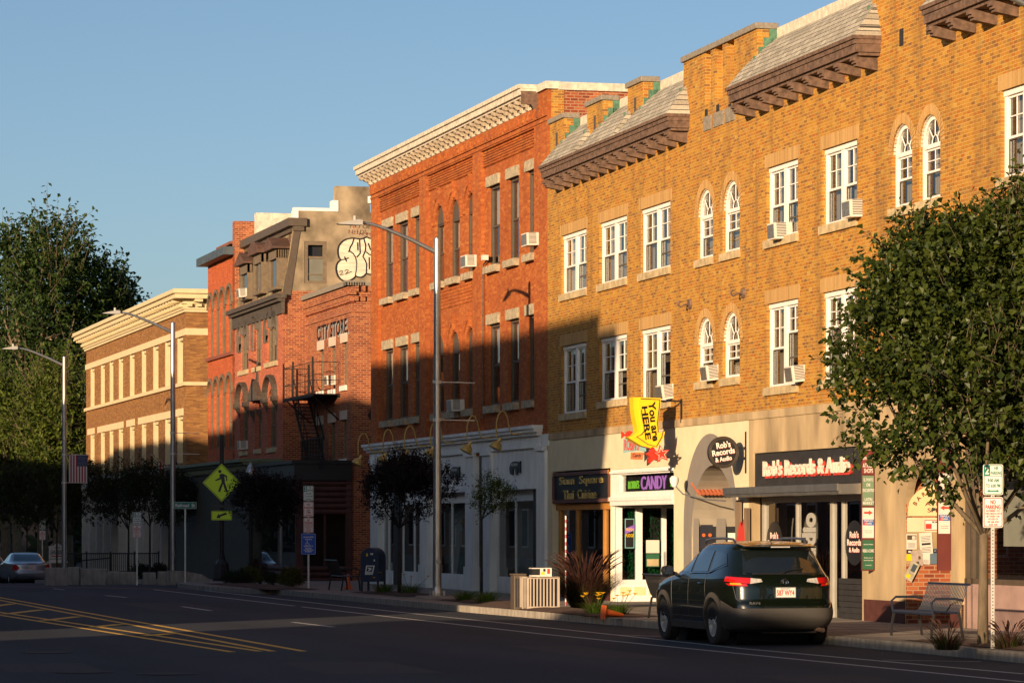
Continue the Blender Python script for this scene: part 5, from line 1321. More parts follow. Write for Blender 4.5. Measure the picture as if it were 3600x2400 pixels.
def anytime(par, z):
    p = plate(par, 'no_parking_plate', .305, .457, z, M['signwhite'], M['signred'])
    for s, zz, w_ in (('NO', .115, .11), ('PARKING', .02, .25), ('ANY', -.06, .12), ('TIME', -.13, .14)): put_text(p, 'lettering', s, z+zz, .085, M['signred'], w_=w_, off=.003)
    arrow(z-.175, .19, .045, (1,0)).build('arrow', M['signred'], p)
def post(par, h, y=.03, mat=None, holes=True, w_=.05):
    mb = MB().box(-w_/2, w_/2, y-.02, y+.02, -.15, h); o = mb.build('post', mat or M['alu'], par)
    if holes:
        hb = MB()
        for k in range(int(h/.0508)): hb.quad((-.008,y-.0215,.03+k*.0508),(.008,y-.0215,.03+k*.0508),(.008,y-.0215,.05+k*.0508),(-.008,y-.0215,.05+k*.0508))
        hb.build('punched_holes', M['softblack'], o)
PG = 'kerbside parking sign posts'
def zat(px, py, d): return EYE+(HOR-py)*d/FPX
M['postsunlit'] = plain('sunlit_post', (.55,.53,.48), .5, metal=.3, var=.08)  # lighter copy of the post metal, sunlight put into its colour
q = gnd(3491, 2278); dq = (EYE-q[2])*FPX/(2278-HOR)
t = thing('parking_sign', 'large near parking sign post with green two-hour plate over a red winter plate', 'sign', q, R(-9), PG)
post(t, zat(0, 1640, dq)-q[2], mat=M['postsunlit']); hr2(t, zat(0,1685,dq)-q[2], (1,1)); noparkwinter(t, zat(0,1800,dq)-q[2])
q = gnd(1084.5, 2066); dq = (EYE-q[2])*FPX/(2066-HOR)
t = thing('parking_sign', 'signpost stacked with four plates, the lowest blue with a wheelchair', 'sign', q, R(-9), PG)
post(t, zat(0,1710,dq)-q[2]); hr2(t, zat(0,1733,dq)-q[2], (0,1)); anytime(t, zat(0,1789,dq)-q[2]); noparkwinter(t, zat(0,1845,dq)-q[2])
M['signblue'] = plain('blue_sign', (.0,.075,.42), .5, var=.05)
z = zat(0,1911,dq)-q[2]; p = plate(t, 'accessible_parking_plate', .44, .64, z, M['signblue'], M['signwhite'], face=M['signblue'], bw=.006)
for s, zz, w_ in (('HANDICAPPED',.19,.32),('PARKING',.12,.2),('SPECIAL PLATE',-.09,.28),('REQUIRED',-.155,.19),('UNAUTHORIZED VEHICLES',-.205,.30),('MAY BE REMOVED',-.25,.2)): put_text(p, 'lettering', s, z+zz, .06, M['signwhite'], w_=w_, off=.001)
wc = MB(); wc.tube([(-.035+.045*math.cos(R(a)),-.008,z-.0+.045*math.sin(R(a))) for a in range(100,330,15)], .007, 4); wc.tube([(-.035,-.008,z+.07),(-.03,-.008,z+.02),(.01,-.008,z+.02),(.03,-.008,z-.035),(.055,-.008,z-.03)], .008, 4); wc.cyl((-.04,-.012,z+.085),(-.04,-.006,z+.085),.014,n=8)
wc.build('wheelchair_symbol', M['signwhite'], p)
q = gnd(481.5, 2041); dq = (EYE-q[2])*FPX/(2041-HOR)
t = thing('parking_sign', 'two-plate parking sign post in front of the granite-edged planter', 'sign', q, R(-9), PG); sc_ = 1.0
post(t, zat(0,1805,dq)-q[2]); hr2(t, zat(0,1822,dq)-q[2], (1,1)); noparkwinter(t, zat(0,1866,dq)-q[2])
pp = at_d(149, 168); zb = gz(pp[1])+.1
t = thing('parking_sign', 'two-plate parking sign post just behind the silver car', 'sign', (pp[0], pp[1], zb), R(-5), PG)
post(t, zat(0,1828,168)-zb); hr2(t, zat(0,1844,168)-zb, (1,1)); noparkwinter(t, zat(0,1880,168)-zb)
# street-name sign
q = gnd(651, 2044); dq = (EYE-q[2])*FPX/(2044-HOR); zt_ = zat(0,1787,dq)-q[2]
t = thing('street_name_sign', 'green Railroad St name sign on a thin post', 'sign', q, R(-12))
post(t, zt_); p = MB().prism([(a, b+zt_+.115) for a, b in rrect(.78,.235,.02)], -.004, .004).build('name_plate', M['greensign'], t)
bd = MB(); o_ = rrect(.775,.23,.02); i_ = rrect(.755,.21,.015)
for k in range(len(o_)): j = (k+1)%len(o_); bd.quad((o_[k][0],-.0055,o_[k][1]+zt_+.115),(o_[j][0],-.0055,o_[j][1]+zt_+.115),(i_[j][0],-.0055,i_[j][1]+zt_+.115),(i_[k][0],-.0055,i_[k][1]+zt_+.115))
bd.build('border', M['signwhite'], p); put_text(p, 'lettering', 'Railroad  St', zt_+.06, .16, M['signwhite'], w_=.66, off=.003)
# crossing sign on black post
q = gnd(779, 2041); dq = (EYE-q[2])*FPX/(2041-HOR)
t = thing('crossing_sign', 'lime pedestrian crossing sign with arrow plaque on a black post', 'sign', q, R(-12))
bp_ = MB().lathe([(.3,0),(.3,.12),(.24,.6),(.2,.66),(.13,.75),(.11,.9)], n=8); bp_.cyl((0,.1,.1),(0,.1,zat(0,1528,dq)-q[2]),.07,n=14); bp_.build('post', M['black'], t)
zd = zat(0,1696,dq)-q[2]; hh = .665
P4 = [(hh,zd),(0,zd+hh),(-hh,zd),(0,zd-hh)]; s_ = MB().prism(P4, -.006, 0).build('diamond_plate', M['limesign'], t)
bd = MB(); A_ = .95; B__ = .915
for k in range(4): j = (k+1)%4; g_ = lambda p, f_: ((p[0])*f_, -.008, zd+(p[1]-zd)*f_); bd.quad(g_(P4[k],A_), g_(P4[j],A_), g_(P4[j],B__), g_(P4[k],B__))
bd.build('border', M['black'], s_)
wk = MB(); y0, y1 = -.010, -.008; X = lambda px: (px-597)/3.267/104.5; Z = lambda py: zd-(py-968)/3.267/104.5
def pg(pts): wk.prism([(X(a), Z(b)) for a, b in pts], y0, y1)
wk.cyl((X(577),-.010,Z(833)),(X(577),-.008,Z(833)),.058,n=14)
pg([(585,862),(610,858),(660,885),(665,948),(652,948),(645,900),(630,892),(638,950),(632,965),(598,965),(592,925),(525,948),(520,936),(578,905),(568,880)])
pg([(600,960),(620,960),(612,990),(580,1078),(556,1073),(572,1020)]); pg([(608,960),(634,958),(655,1020),(676,1075),(655,1082),(628,1030)])
wk.build('walking_figure', M['black'], s_)
za = zat(0,1811,dq)-q[2]; x0, x1, zz0, zz1 = -.35, .38, za-.16, za+.16
pp_ = MB().prism([(a, b+za) for a, b in rrect(.72,.33,.03)], -.006, 0).build('arrow_plaque', M['limesign'], t)
bd = MB(); frame_rect(bd, -.345, .345, za-.15, za+.15, -.0085, -.0065, .012); bd.build('border', M['black'], pp_)
MB().prism([(-.18,za-.09),(-.11,za+.07),(-.085,za+.02),(.16,za+.11),(.19,za+.04),(-.05,za-.045),(-.03,za-.09)], -.010, -.007).build('arrow', M['black'], pp_)
MB().box(-.36, .36, -.07, .05, za+.27, za+.37).build('beacon_bar', M['black'], t)
# ------------------------------------------------------------------ mailbox
q = gnd(1312, 2080); t = thing('mailbox', 'navy blue rounded-top post box with white eagle panel, near the plum tree', 'mailbox', (q[0], q[1], q[2]), R(-35))
w2, dp_ = .28, .27
mb = MB(); prof = [(-w2,.30)]+[(-w2,.98)]+[(-w2*math.cos(math.pi*k/14), .98+w2*math.sin(math.pi*k/14)) for k in range(1,14)]+[(w2,.98),(w2,.30)]
mb.prism(prof, -dp_, dp_); mb.build('body', M['navy'], t, bevel=.012)
for x, y in ((-w2+.03,-dp_+.03),(w2-.03,-dp_+.03),(-w2+.03,dp_-.03),(w2-.03,dp_-.03)): MB().box(x-.025,x+.025,y-.025,y+.025,0,.3).build('leg', M['navy'], t)
lp = MB().prism([(-.14,.50),(.10,.50),(.16,.76),(-.10,.76)], -dp_-.004, -dp_); lpo = lp.build('emblem_panel', M['signwhite'], t)
e_ = MB(); e_.prism([(-.095,.585),(.085,.585),(.12,.735),(-.07,.735)], -dp_-.006, -dp_-.004); e_.build('emblem_ground', M['navy'], lpo)
MB().prism([(-.08,.70),(.08,.70),(.03,.66),(.10,.65),(-.06,.59),(.0,.655)], -dp_-.008, -dp_-.006).build('eagle_shape', M['signwhite'], lpo)
put_text(lpo, 'lettering', 'UNITED STATES', .55, .035, M['navy'], y=-dp_-.007, w_=.19); put_text(lpo, 'lettering', 'POSTAL SERVICE', .52, .035, M['navy'], y=-dp_-.007, w_=.2)
stk = MB().box(-.10,-.05,-dp_-.003,-dp_,1.02,1.1); stk.build('yellow_sticker', M['yellowsign'], t); st2 = MB().box(.03,.11,-dp_-.003,-dp_,1.06,1.11); st2.box(.13,.17,-dp_-.003,-dp_,.88,.93); st2.build('pale_sticker', M['ac'], t)
# ------------------------------------------------------------------ slatted litter bin
q = gnd(1893, 2142); t = thing('litter_bin', 'tan slatted metal litter bin with a stickered hood', 'litter bin', q, R(-4))
W_, Dp, H_ = .84, .60, .74
bx = MB(); frame_rect(bx, -W_/2+.1, W_/2, 0.03, H_, -Dp/2, -Dp/2+.03, .05)
for k in range(8): x = -W_/2+.17+k*(W_-.24)/8; bx.box(x, x+.032, -Dp/2+.003, -Dp/2+.02, .06, H_-.04)
for k in range(7): bx.box(-W_/2+.002, -W_/2+.02, -Dp/2+.15+k*.055, -Dp/2+.18+k*.055, .06, H_-.03)
bx.box(-W_/2, -W_/2+.1, -Dp/2+.04, -Dp/2+.07, .03, H_); 
for k in range(3): x = -W_/2+.01+k*.03; bx.box(x, x+.016, -Dp/2+.005, -Dp/2+.03, .05, H_)
bx.box(W_/2-.03, W_/2, -Dp/2+.03, Dp/2, .03, H_); bx.box(-W_/2, -W_/2+.03, Dp/2-.1, Dp/2, .03, H_); bx.box(-W_/2, W_/2, -Dp/2, Dp/2, H_-.03, H_)
bx.build('slatted_case', M['trashtan'], t); MB().box(-W_/2+.04, W_/2-.04, -Dp/2+.04, Dp/2-.04, 0, H_-.03).build('liner', M['black'], t)
hb = MB(); hb.box(-.18,.26,-.2,.2,H_,H_+.03); hb.box(-.0,.26,-.2,.2,H_+.03,H_+.19); hb.box(-.18,.0,-.2,.2,H_+.17,H_+.19); h_ = hb.build('hood', M['ac'], t)
MB().box(-.17,-.005,-.19,.19,H_+.03,H_+.17).build('opening', M['black'], h_)
for a, b, c_, d_, mm in ((.02,.10,.04,.10,'yellowsign'),(.07,.12,.11,.17,'black'),(.16,.22,.06,.17,'signred'),(.12,.15,.04,.08,'white')): MB().box(a,b,-.204,-.2,H_+c_,H_+d_).build('sticker', M[mm], h_)
t2 = thing('litter_bin', 'dark narrow recycling bin standing against the tan slatted bin', 'litter bin', at_d(1822,75.9)+(q[2],), R(-4)); MB().box(-.13,.13,-.2,.25,0,.76).box(-.15,.15,-.22,.27,.76,.80).build('case', M['darkbrown'], t2, bevel=.01)
for k in range(4): MB().box(-.10+k*.055,-.07+k*.055,-.212,-.2,.06,.7).build('slat', M['softblack'], t2)
q = gnd(684, 2020); t = thing('litter_bin', 'black litter bin with a bright poster behind the street-name sign', 'litter bin', (q[0]+.2, q[1], q[2]), R(-12))
MB().box(-.3,.3,-.3,.3,0,.82).box(-.33,.33,-.33,.33,.82,.88).build('case', M['black'], t, bevel=.02); po = MB().box(-.08,.12,-.306,-.3,.42,.72).build('poster', plain('blue_poster',(.08,.25,.33),.6,var=.2), t); MB().prism([(-.05,.45),(.09,.45),(.06,.55),(.03,.62),(-.02,.58)], -.309, -.306).build('poster_art', M['limesign'], po)
# ------------------------------------------------------------------ cones
def cone(loc, label, tip=None):
    t = thing('traffic_cone', label, 'traffic cone', loc, 0, 'orange traffic cones')
    c = MB().lathe([(.10,.03),(.105,.05),(.085,.06),(.028,.44),(.018,.45)], n=18); c.box(-.14,.14,-.14,.14,0,.03)
    if tip is not None: c.xf(tip)
    c.build('cone_body', M['cone'], t, smooth='auto'); return t
q = gnd(2135, 2174); cone((q[0]-.02, q[1], q[2]), 'orange traffic cone lying on its side at the kerb by the yellow daylilies', Matrix.Translation((-.08,0,.135)) @ Matrix.Rotation(R(98), 4, 'Y') @ Matrix.Rotation(R(0), 4, 'Z') )
q = gnd(1224, 2070); cone(q, 'upright orange traffic cone under the middle bench')
# ------------------------------------------------------------------ benches
def bench(loc, rz, label, L_=1.83, mat=None):
    """slatted steel bench; length along x, back at +y"""
    t = thing('bench', label, 'bench', loc, rz, 'metal street benches'); mat = mat or M['navy']; n = 27
    prof = [(-.27,.40),(-.25,.43),(-.1,.43),(.10,.41),(.17,.43),(.22,.50),(.30,.72),(.34,.86),(.37,.88)]
    s = MB(); bk = MB()
    for k in range(n):
        x = -L_/2+.04+(L_-.08)*k/(n-1)
        s.tube([(x,a,b) for a, b in prof[:5]], .010, 5); bk.tube([(x,a,b) for a, b in prof[4:]], .010, 5)
    s.cyl((-L_/2,-.27,.40),(L_/2,-.27,.40),.02,n=6); bk.cyl((-L_/2,.37,.88),(L_/2,.37,.88),.022,n=6); s.cyl((-L_/2,.17,.42),(L_/2,.17,.42),.02,n=6)
    s.build('seat', mat, t); bk.build('backrest', mat, t)
    for x in (-L_/2, L_/2):
        MB().tube([(x,-.25,.40),(x,-.29,.2),(x,-.30,0)], .025, 6).build('leg', M['black'], t); MB().tube([(x,.18,.42),(x,.22,.2),(x,.25,0)], .025, 6).build('leg', M['black'], t)
        MB().tube([(x,-.27,.40),(x,-.30,.58),(x,-.22,.65),(x,.1,.65),(x,.26,.62)], .02, 6).build('armrest', mat, t)
    return t
qa = gnd(3127, 2232); yb = qa[1]; 
bench((qa[0]+.32, qa[1]-.95, KH), R(-90), 'blue-black slatted bench facing the street beside the poster arch', mat=plain('bench_navy', (.006,.012,.03), .6))
qb = gnd(2271, 2171); bench((qb[0]+.3, qb[1]-.93, KH), R(90), 'black slatted bench facing the candy shop, half hidden by the dark car', mat=M['black'])
qc = gnd(1145, 2072); bench((qc[0]+.35, qc[1]-.9, gz(qc[1])+KH), R(90), 'black slatted bench beyond the blue post box', mat=M['black'])
# ------------------------------------------------------------------ acorn post lamp, snow marker, drainpipe bollards
q = at_d(881, 121); t = thing('post_lamp', 'silver acorn-topped post lamp rising behind the crossing-side tree', 'lamp', (q[0], q[1], gz(q[1])+KH), 0)
zt_ = zat(0,1625,121)-gz(q[1])-KH; m_ = MB().lathe([(.07,0),(.06,zt_-.6),(.1,zt_-.55)], n=10); m_.build('post', M['black'], t)
MB().lathe([(.10,zt_-.55),(.17,zt_-.45),(.175,zt_-.30),(.12,zt_-.22),(.10,zt_-.14),(.05,zt_-.06),(.03,zt_),(.0,zt_+.02)], n=16).build('lamp_head', M['alu'], t, smooth='auto')
q = at_d(1989, 80); t = thing('marker_rod', 'tall thin red and white marker rod beside the dark plume grass', 'marker', (q[0], q[1], KH), 0)
m_ = MB(); m2 = MB(); zt_ = zat(0,1812,80)-KH
for k in range(24): (m_ if k % 2 else m2).cyl((0,0,zt_*k/24),(0,0,zt_*(k+1)/24),.018,n=6)
m_.build('white_band', M['signwhite'], t); m2.build('red_band', M['signred'], t)
# ------------------------------------------------------------------ granite planter wall, railing and gazebo sign at the far left
GRG = 'rough granite blocks edging the planter'
for i, (px, pt, pb, pw) in enumerate(((200,1992,2042,80),(262,1990,2040,42),(331,1996,2040,90),(402,2006,2039,44),(452,2008,2039,60),(528,2010,2039,46),(590,2006,2041,64))):
    q = gnd(px, pb); d_ = (EYE-q[2])*FPX/(pb-HOR); wd = pw*d_/FPX; h = (pb-pt)*d_/FPX
    mb = MB().box(-wd/2, wd/2, -.2, .25, -.3, h*.96); rr = random.Random(i)
    o = mb.build('granite_block', M['kerb'], None, bevel=.03); o.location = (q[0], q[1]+.2, q[2]); o.rotation_euler = (0,0,R(-8+rr.uniform(-5,5)))
    tag(o, ('leftmost granite block, behind the silver car', 'granite block right of the flag-banner lamp', 'long granite block below the black railing', 'short granite block left of the sign-bearing planter post', 'granite block just behind the planter parking sign', 'granite block right of the planter parking sign', 'tall granite block left of the name-sign lamp')[i], 'stone block', GRG)
q = gnd(665, 2044); o = MB().prism([(-.6,0),(.9,0),(.5,.25),(-.1,.36),(-.6,.38)], 0, .5).build('granite_block', M['kerb'], None); o.location = (q[0], q[1]+.4, q[2]); tag(o, 'sloping granite end block behind the street-name post', 'stone block', GRG)
q = at_d(283, 150); t = thing('railing', 'black railings behind the granite blocks', 'railing', (q[0], q[1], gz(q[1])+KH), 0)
r_ = MB(); L_ = 340*150/FPX
for z in (.35, 1.15): r_.cyl((-.8,0,z),(L_-.8,0,z),.03,n=6)
for k in range(50): x = -.8+L_*k/49; r_.cyl((x,0,.3),(x,0,1.15),.013,n=4)
for k in range(5): x = -.8+L_*k/4; r_.cyl((x,0,-.2),(x,0,1.25),.035,n=6)
r_.cyl((0,-.5,-.2),(0,-.5,.85),.03,n=6); r_.cyl((0,-.5,.85),(1.2,-.5,.95),.03,n=6); r_.build('rail', M['black'], t)
q = at_d(202, 176); d_ = 176; zb = gz(q[1])+.15; t = thing('gazebo_sign', 'white arched-top notice board reading GAZEBO between thin trunks', 'sign', (q[0], q[1], zb), 0)
s_ = d_/FPX; z0 = zat(0,1972,d_)-zb; z1 = zat(0,1918,d_)-zb; w2 = 30*s_
bo = MB().prism([(-w2,z0),(w2,z0),(w2,z1),(w2*.5,z1+.02),(0,z1+.16),(-w2*.5,z1+.02),(-w2,z1)], -.03, .03).build('board', M['white'], t)
put_text(bo, 'lettering', 'THE', z1-.14, .14, M['softblack'], y=-.035, w_=.3); put_text(bo, 'lettering', 'GAZEBO', z1-.36, .2, M['softblack'], y=-.035, w_=.72, off=.004)
MB().box(-w2*.95, w2*.95, -.034, -.03, z1-.42, z1-.38).box(-w2*.95, w2*.95, -.034, -.03, z1-.68, z1-.65).build('rule', M['bluegrey'], bo); MB().box(-w2*.8, w2*.8, -.034, -.03, z1-.55, z1-.50).build('red_line', M['signred'], bo)
MB().box(-w2-.1, w2+.1, -.06, .06, z0-.08, z0).box(-w2,-w2+.1,-.04,.04,-.1,z0).box(w2-.1,w2,-.04,.04,-.1,z0).build('legs', M['white'], t)
# ------------------------------------------------------------------ brass gooseneck lamps over the red building's shopfront
GN = 'brass gooseneck lamps over the gallery shopfront'
names = ['leftmost brass gooseneck lamp, in front of the alley bricks', 'second brass gooseneck lamp from the left, over the dark gallery board', 'third brass gooseneck lamp from the left, over the dark gallery board', 'brass gooseneck lamp whose neck passes behind the street lamp pole', 'brass gooseneck lamp between the two white elephant panels', 'rightmost brass gooseneck lamp, over the right white elephant panel']
for i, (hx, hy, bx_) in enumerate(((1258,1623,1347),(1346,1613,1428),(1421,1604,1510),(1512,1592,1604),(1641,1577,1735),(1744,1565,1843))):
    u = B2.u(bx_, .08); w_ = B2.w_at(u, hx); p = B2.world(u, .09, 0); zL_ = B2.z(hx, hy, w_)
    ln = w_-.1
    t = thing('gooseneck_lamp', names[i], 'wall lamp', (p.x, p.y, zL_), B2.rz, GN)
    zw = .33; pts = [(0,0,zw),(0,-ln*.42,zw-.02)]
    pts += [(0,-ln*.5,zw+.05),(0,-ln*.55,zw+.2),(0,-ln*.6,zw+.42),(0,-ln*.7,zw+.58),(0,-ln*.82,zw+.60),(0,-ln*.93,zw+.50),(0,-ln,zw+.3),(0,-ln,.22)]
    MB().tube(pts, .021, 7).build('neck', M['brass'], t, smooth='auto')
    Mx = Matrix.Translation((0,-ln,.0)) @ Matrix.Rotation(R(-28), 4, 'X')
    MB().lathe([(.03,.24),(.05,.22),(.055,.12),(.13,.06),(.165,.0),(.19,-.10)], n=18).xf(Mx).build('shade', M['brass'], t, smooth='auto')
    MB().cyl((0,.02,zw),(0,-.05,zw),.07,n=12).build('wall_plate', M['brass'], t)
# ------------------------------------------------------------------ cars: bodies as stacks of plan-view rings
class Car:
    def __init__(s, rows, n_low=6.5, n_high=5.0, zb=1.1):
        s.rows = rows; s.nl = n_low; s.nh = n_high; s.zb = zb
    def row(s, z):
        R_ = s.rows
        if z <= R_[0][0]: r = R_[0]
        elif z >= R_[-1][0]: r = R_[-1]
        else:
            for a, b in zip(R_, R_[1:]):
                if a[0] <= z <= b[0]:
                    t = (z-a[0])/(b[0]-a[0]); r = [a[i]+(b[i]-a[i])*t for i in range(4)]; break
        return r[1], r[2], r[3]
    def n(s, z): t = min(1, max(0, (z-s.zb+.15)/.3)); return s.nl+(s.nh-s.nl)*t
    def S(s, phi, z, off=0.0):
        xr, xf, b = s.row(z); a = (xf-xr)/2; xc = (xf+xr)/2; n = s.n(z)
        c, q = math.cos(phi), math.sin(phi); e = 2/n
        return Vector((xc+(a+off)*math.copysign(abs(c)**e, c), (b+off)*math.copysign(abs(q)**e, q), z))
    def phi_x(s, x, z, side=1):              # angle on a side for a given x
        xr, xf, b = s.row(z); a = (xf-xr)/2; xc = (xf+xr)/2; n = s.n(z); v = max(-1, min(1, (x-xc)/a))
        c = math.copysign(abs(v)**(n/2), v); p = math.acos(c); return p*side
    def phi_y(s, y, z, rear=True):
        xr, xf, b = s.row(z); n = s.n(z); v = max(-1, min(1, y/b)); q = math.copysign(abs(v)**(n/2), v); p = math.asin(q)
        return math.pi-p if rear else p
    def loft(s, mb, z0, z1, dz=.02, K=72, off=0.0, close=True):
        # ring vertices by even parameter, denser at corners
        zz = []; z = z0
        while z < z1-1e-6: zz.append(z); z += dz
        zz.append(z1); base = len(mb.v)
        ph = []
        for k in range(K):
            ph.append(2*math.pi*k/K)
        for z in zz:
            for p in ph: mb.v.append(tuple(s.S(p+1e-4, z, off)))
        for i in range(len(zz)-1):
            for k in range(K):
                k2 = (k+1) % K; mb.f.append((base+i*K+k, base+i*K+k2, base+(i+1)*K+k2, base+(i+1)*K+k))
        if close:
            mb.f.append(tuple(base+k for k in range(K))[::-1]); m = base+(len(zz)-1)*K; mb.f.append(tuple(m+k for k in range(K)))
        return mb
    def patch(s, corners, off=.006, nu=10, nv=6):
        """corners = 4 (kind, value, z): bl, br, tr, tl; kind x/X = left/right side by x, y = rear by y"""
        def ph(c):
            k, v, z = c
            return s.phi_x(v, z, 1) if k == 'x' else s.phi_x(v, z, -1)+2*math.pi if k == 'X' else s.phi_y(v, z) if k == 'y' else s.phi_y(v, z, False)
        mb = MB(); P = [(ph(c), c[2]) for c in corners]
        # interpolate the plan coordinate by rows so edges stay straight in space
        for i in range(nv+1):
            b = i/nv; l = (P[0][0]+(P[3][0]-P[0][0])*b, P[0][1]+(P[3][1]-P[0][1])*b); r = (P[1][0]+(P[2][0]-P[1][0])*b, P[1][1]+(P[2][1]-P[1][1])*b)
            for j in range(nu+1):
                a = j/nu; mb.v.append(tuple(s.S(l[0]+(r[0]-l[0])*a, l[1]+(r[1]-l[1])*a, off)))
        for i in range(nv):
            for j in range(nu): q = i*(nu+1)+j; mb.f.append((q, q+1, q+nu+2, q+nu+1))
        return mb
    def xpoly(s, pts, side=1, off=.007, n=8):
        """panel on a flank: quad in (x,z)"""
        mb = MB()
        for i in range(n+1):
            b = i/n
            for j in range(n+1):
                a = j/n; x0 = pts[0][0]+(pts[3][0]-pts[0][0])*b; x1 = pts[1][0]+(pts[2][0]-pts[1][0])*b
                z0 = pts[0][1]+(pts[3][1]-pts[0][1])*b; z1 = pts[1][1]+(pts[2][1]-pts[1][1])*b
                x = x0+(x1-x0)*a; z = z0+(z1-z0)*a; mb.v.append(tuple(s.S(s.phi_x(x, z, side), z, off)))
        for i in range(n):
            for j in range(n): q = i*(n+1)+j; mb.f.append((q, q+1, q+n+2, q+n+1))
        return mb
    def ypoly(s, pts, off=.007, n=10, rear=True):
        mb = MB()
        for i in range(n+1):
            b = i/n
            for j in range(n+1):
                a = j/n; y0 = pts[0][0]+(pts[3][0]-pts[0][0])*b; y1 = pts[1][0]+(pts[2][0]-pts[1][0])*b
                z0 = pts[0][1]+(pts[3][1]-pts[0][1])*b; z1 = pts[1][1]+(pts[2][1]-pts[1][1])*b
                y = y0+(y1-y0)*a; z = z0+(z1-z0)*a; mb.v.append(tuple(s.S(s.phi_y(y, z, rear), z, off)))
        for i in range(n):
            for j in range(n): q = i*(n+1)+j; mb.f.append((q, q+1, q+n+2, q+n+1))
        return mb
def apply_cut(o, cut):
    m = o.modifiers.new('b', 'BOOLEAN'); m.operation = 'DIFFERENCE'; m.object = cut; m.solver = 'EXACT'
    bpy.context.view_layer.update(); dg = bpy.context.evaluated_depsgraph_get()
    me = bpy.data.meshes.new_from_object(o.evaluated_get(dg)); o.modifiers.remove(m); old = o.data; o.data = me; bpy.data.objects.remove(cut)
    return o
def smooth_ob(o, ang=35):
    o.data.polygons.foreach_set('use_smooth', [True]*len(o.data.polygons)); m = o.modifiers.new('es', 'EDGE_SPLIT'); m.split_angle = R(ang)
def wheel(par, x, y, r=.36, rim=.235, w_=.225, side=1, tyre=None, rimm=None):
    s = side; t = MB().lathe([(rim-.01,-w_/2+.02),(rim+.02,-w_/2),(r-.03,-w_/2+.005),(r,-w_/2+.04),(r,w_/2-.04),(r-.03,w_/2-.005),(rim+.02,w_/2),(rim-.01,w_/2-.02)], n=40, cap=False)
    Mx = Matrix.Translation((x, y, r)) @ Matrix.Rotation(R(-90*s), 4, 'X')
    t.xf(Mx); o = t.build('wheel', tyre, par, smooth='auto')
    m = MB()
    for k in range(48):
        a0, a1 = 2*math.pi*k/48, 2*math.pi*(k+1)/48
        for (ra, za), (rb, zb_) in (((rim+.004,w_/2-.012),(rim-.02,w_/2-.03)),((rim-.02,w_/2-.03),(rim-.03,-.02))):
            m.quad((ra*math.cos(a0),ra*math.sin(a0),za),(ra*math.cos(a1),ra*math.sin(a1),za),(rb*math.cos(a1),rb*math.sin(a1),zb_),(rb*math.cos(a0),rb*math.sin(a0),zb_))
    for k in range(5):
        for d_ in (-.13, .13):
            a = 2*math.pi*k/5; p0 = (.05*math.cos(a), .05*math.sin(a)); p1 = ((rim-.015)*math.cos(a+d_*1.15), (rim-.015)*math.sin(a+d_*1.15)); wv = .017
            nx, ny = -(p1[1]-p0[1]), p1[0]-p0[0]; l = math.hypot(nx, ny); nx, ny = nx/l*wv, ny/l*wv
            m.hexa([(p0[0]-nx,p0[1]-ny,w_/2-.07),(p1[0]-nx,p1[1]-ny,w_/2-.06),(p1[0]+nx,p1[1]+ny,w_/2-.06),(p0[0]+nx,p0[1]+ny,w_/2-.07)],
                   [(p0[0]-nx,p0[1]-ny,w_/2-.03),(p1[0]-nx,p1[1]-ny,w_/2-.02),(p1[0]+nx,p1[1]+ny,w_/2-.02),(p0[0]+nx,p0[1]+ny,w_/2-.03)])
    m.lathe([(.055,w_/2-.07),(.055,w_/2-.025),(.03,w_/2-.015),(.0,w_/2-.015)], n=16)
    m.xf(Mx); m.build('rim', rimm, o)
    MB().lathe([(rim-.03,-.02),(rim-.03,-.01)], n=24).xf(Mx).build('brake_disc', M['softblack'], o)
    return o
def carpaint(name, c, metal=.55, rough=.25):
    m, nt, b = nmat(name); b.inputs['Base Color'].default_value = rgb(c); b.inputs['Metallic'].default_value = metal; b.inputs['Roughness'].default_value = rough
    b.inputs['Coat Weight'].default_value = 1; b.inputs['Coat Roughness'].default_value = .02; return m
M['cargreen'] = carpaint('dark_green_car_paint', (.004,.0075,.004), .35); M['carsilver'] = carpaint('silver_car_paint', (.30,.31,.33), .7, .3); M['carred'] = carpaint('red_car_paint', (.20,.012,.01), .3)
M['carglass'] = plain('tinted_car_glass', (.008,.011,.012), .03, var=.1, spec=.9, coat=1); M['tyre'] = plain('tyre_rubber', (.018,.016,.015), .85, var=.15, scale=12)
M['cladding'] = plain('grey_cladding', (.05,.045,.04), .6, var=.1); M['chrome'] = plain('chrome', (.6,.6,.6), .12, metal=1, var=.02); M['alloy'] = plain('alloy_rim', (.70,.69,.67), .35, metal=.55, var=.05)
M['lampred'] = plain('red_lamp', (.42,.008,.006), .12, var=.1, coat=1, spec=.8, scale=12); M['lampamber'] = plain('amber_lamp', (.75,.25,.02), .12, var=.1, coat=1); M['lampclear'] = plain('clear_lamp', (.6,.58,.55), .15, metal=.3, var=.3, scale=20, coat=1)
M['rail'] = plain('roof_rail_metal', (.16,.16,.17), .35, metal=.8, var=.05); M['plate'] = plain('number_plate_white', (.66,.64,.60), .4, var=.04)
rows = [(.22,.30,4.36,.80),(.30,.13,4.48,.87),(.42,.03,4.55,.905),(.55,.0,4.57,.918),(.66,.02,4.57,.922),(.72,.06,4.57,.923),(.82,.075,4.52,.922),(.92,.085,4.40,.918),(1.0,.10,4.15,.908),
        (1.06,.12,3.75,.895),(1.11,.14,3.42,.872),(1.16,.17,3.28,.845),(1.28,.25,3.0,.80),(1.42,.36,2.72,.742),(1.52,.44,2.50,.695),(1.56,.40,2.42,.675),(1.59,.39,2.34,.655),(1.615,.46,2.2,.62),(1.635,.62,2.05,.54),(1.648,.85,1.85,.40),(1.655,1.2,1.6,.2)]
suv = Car(rows); ax_r, ax_f, wr = .97, 3.63, .36
sq = at_d(2685, 57.4)
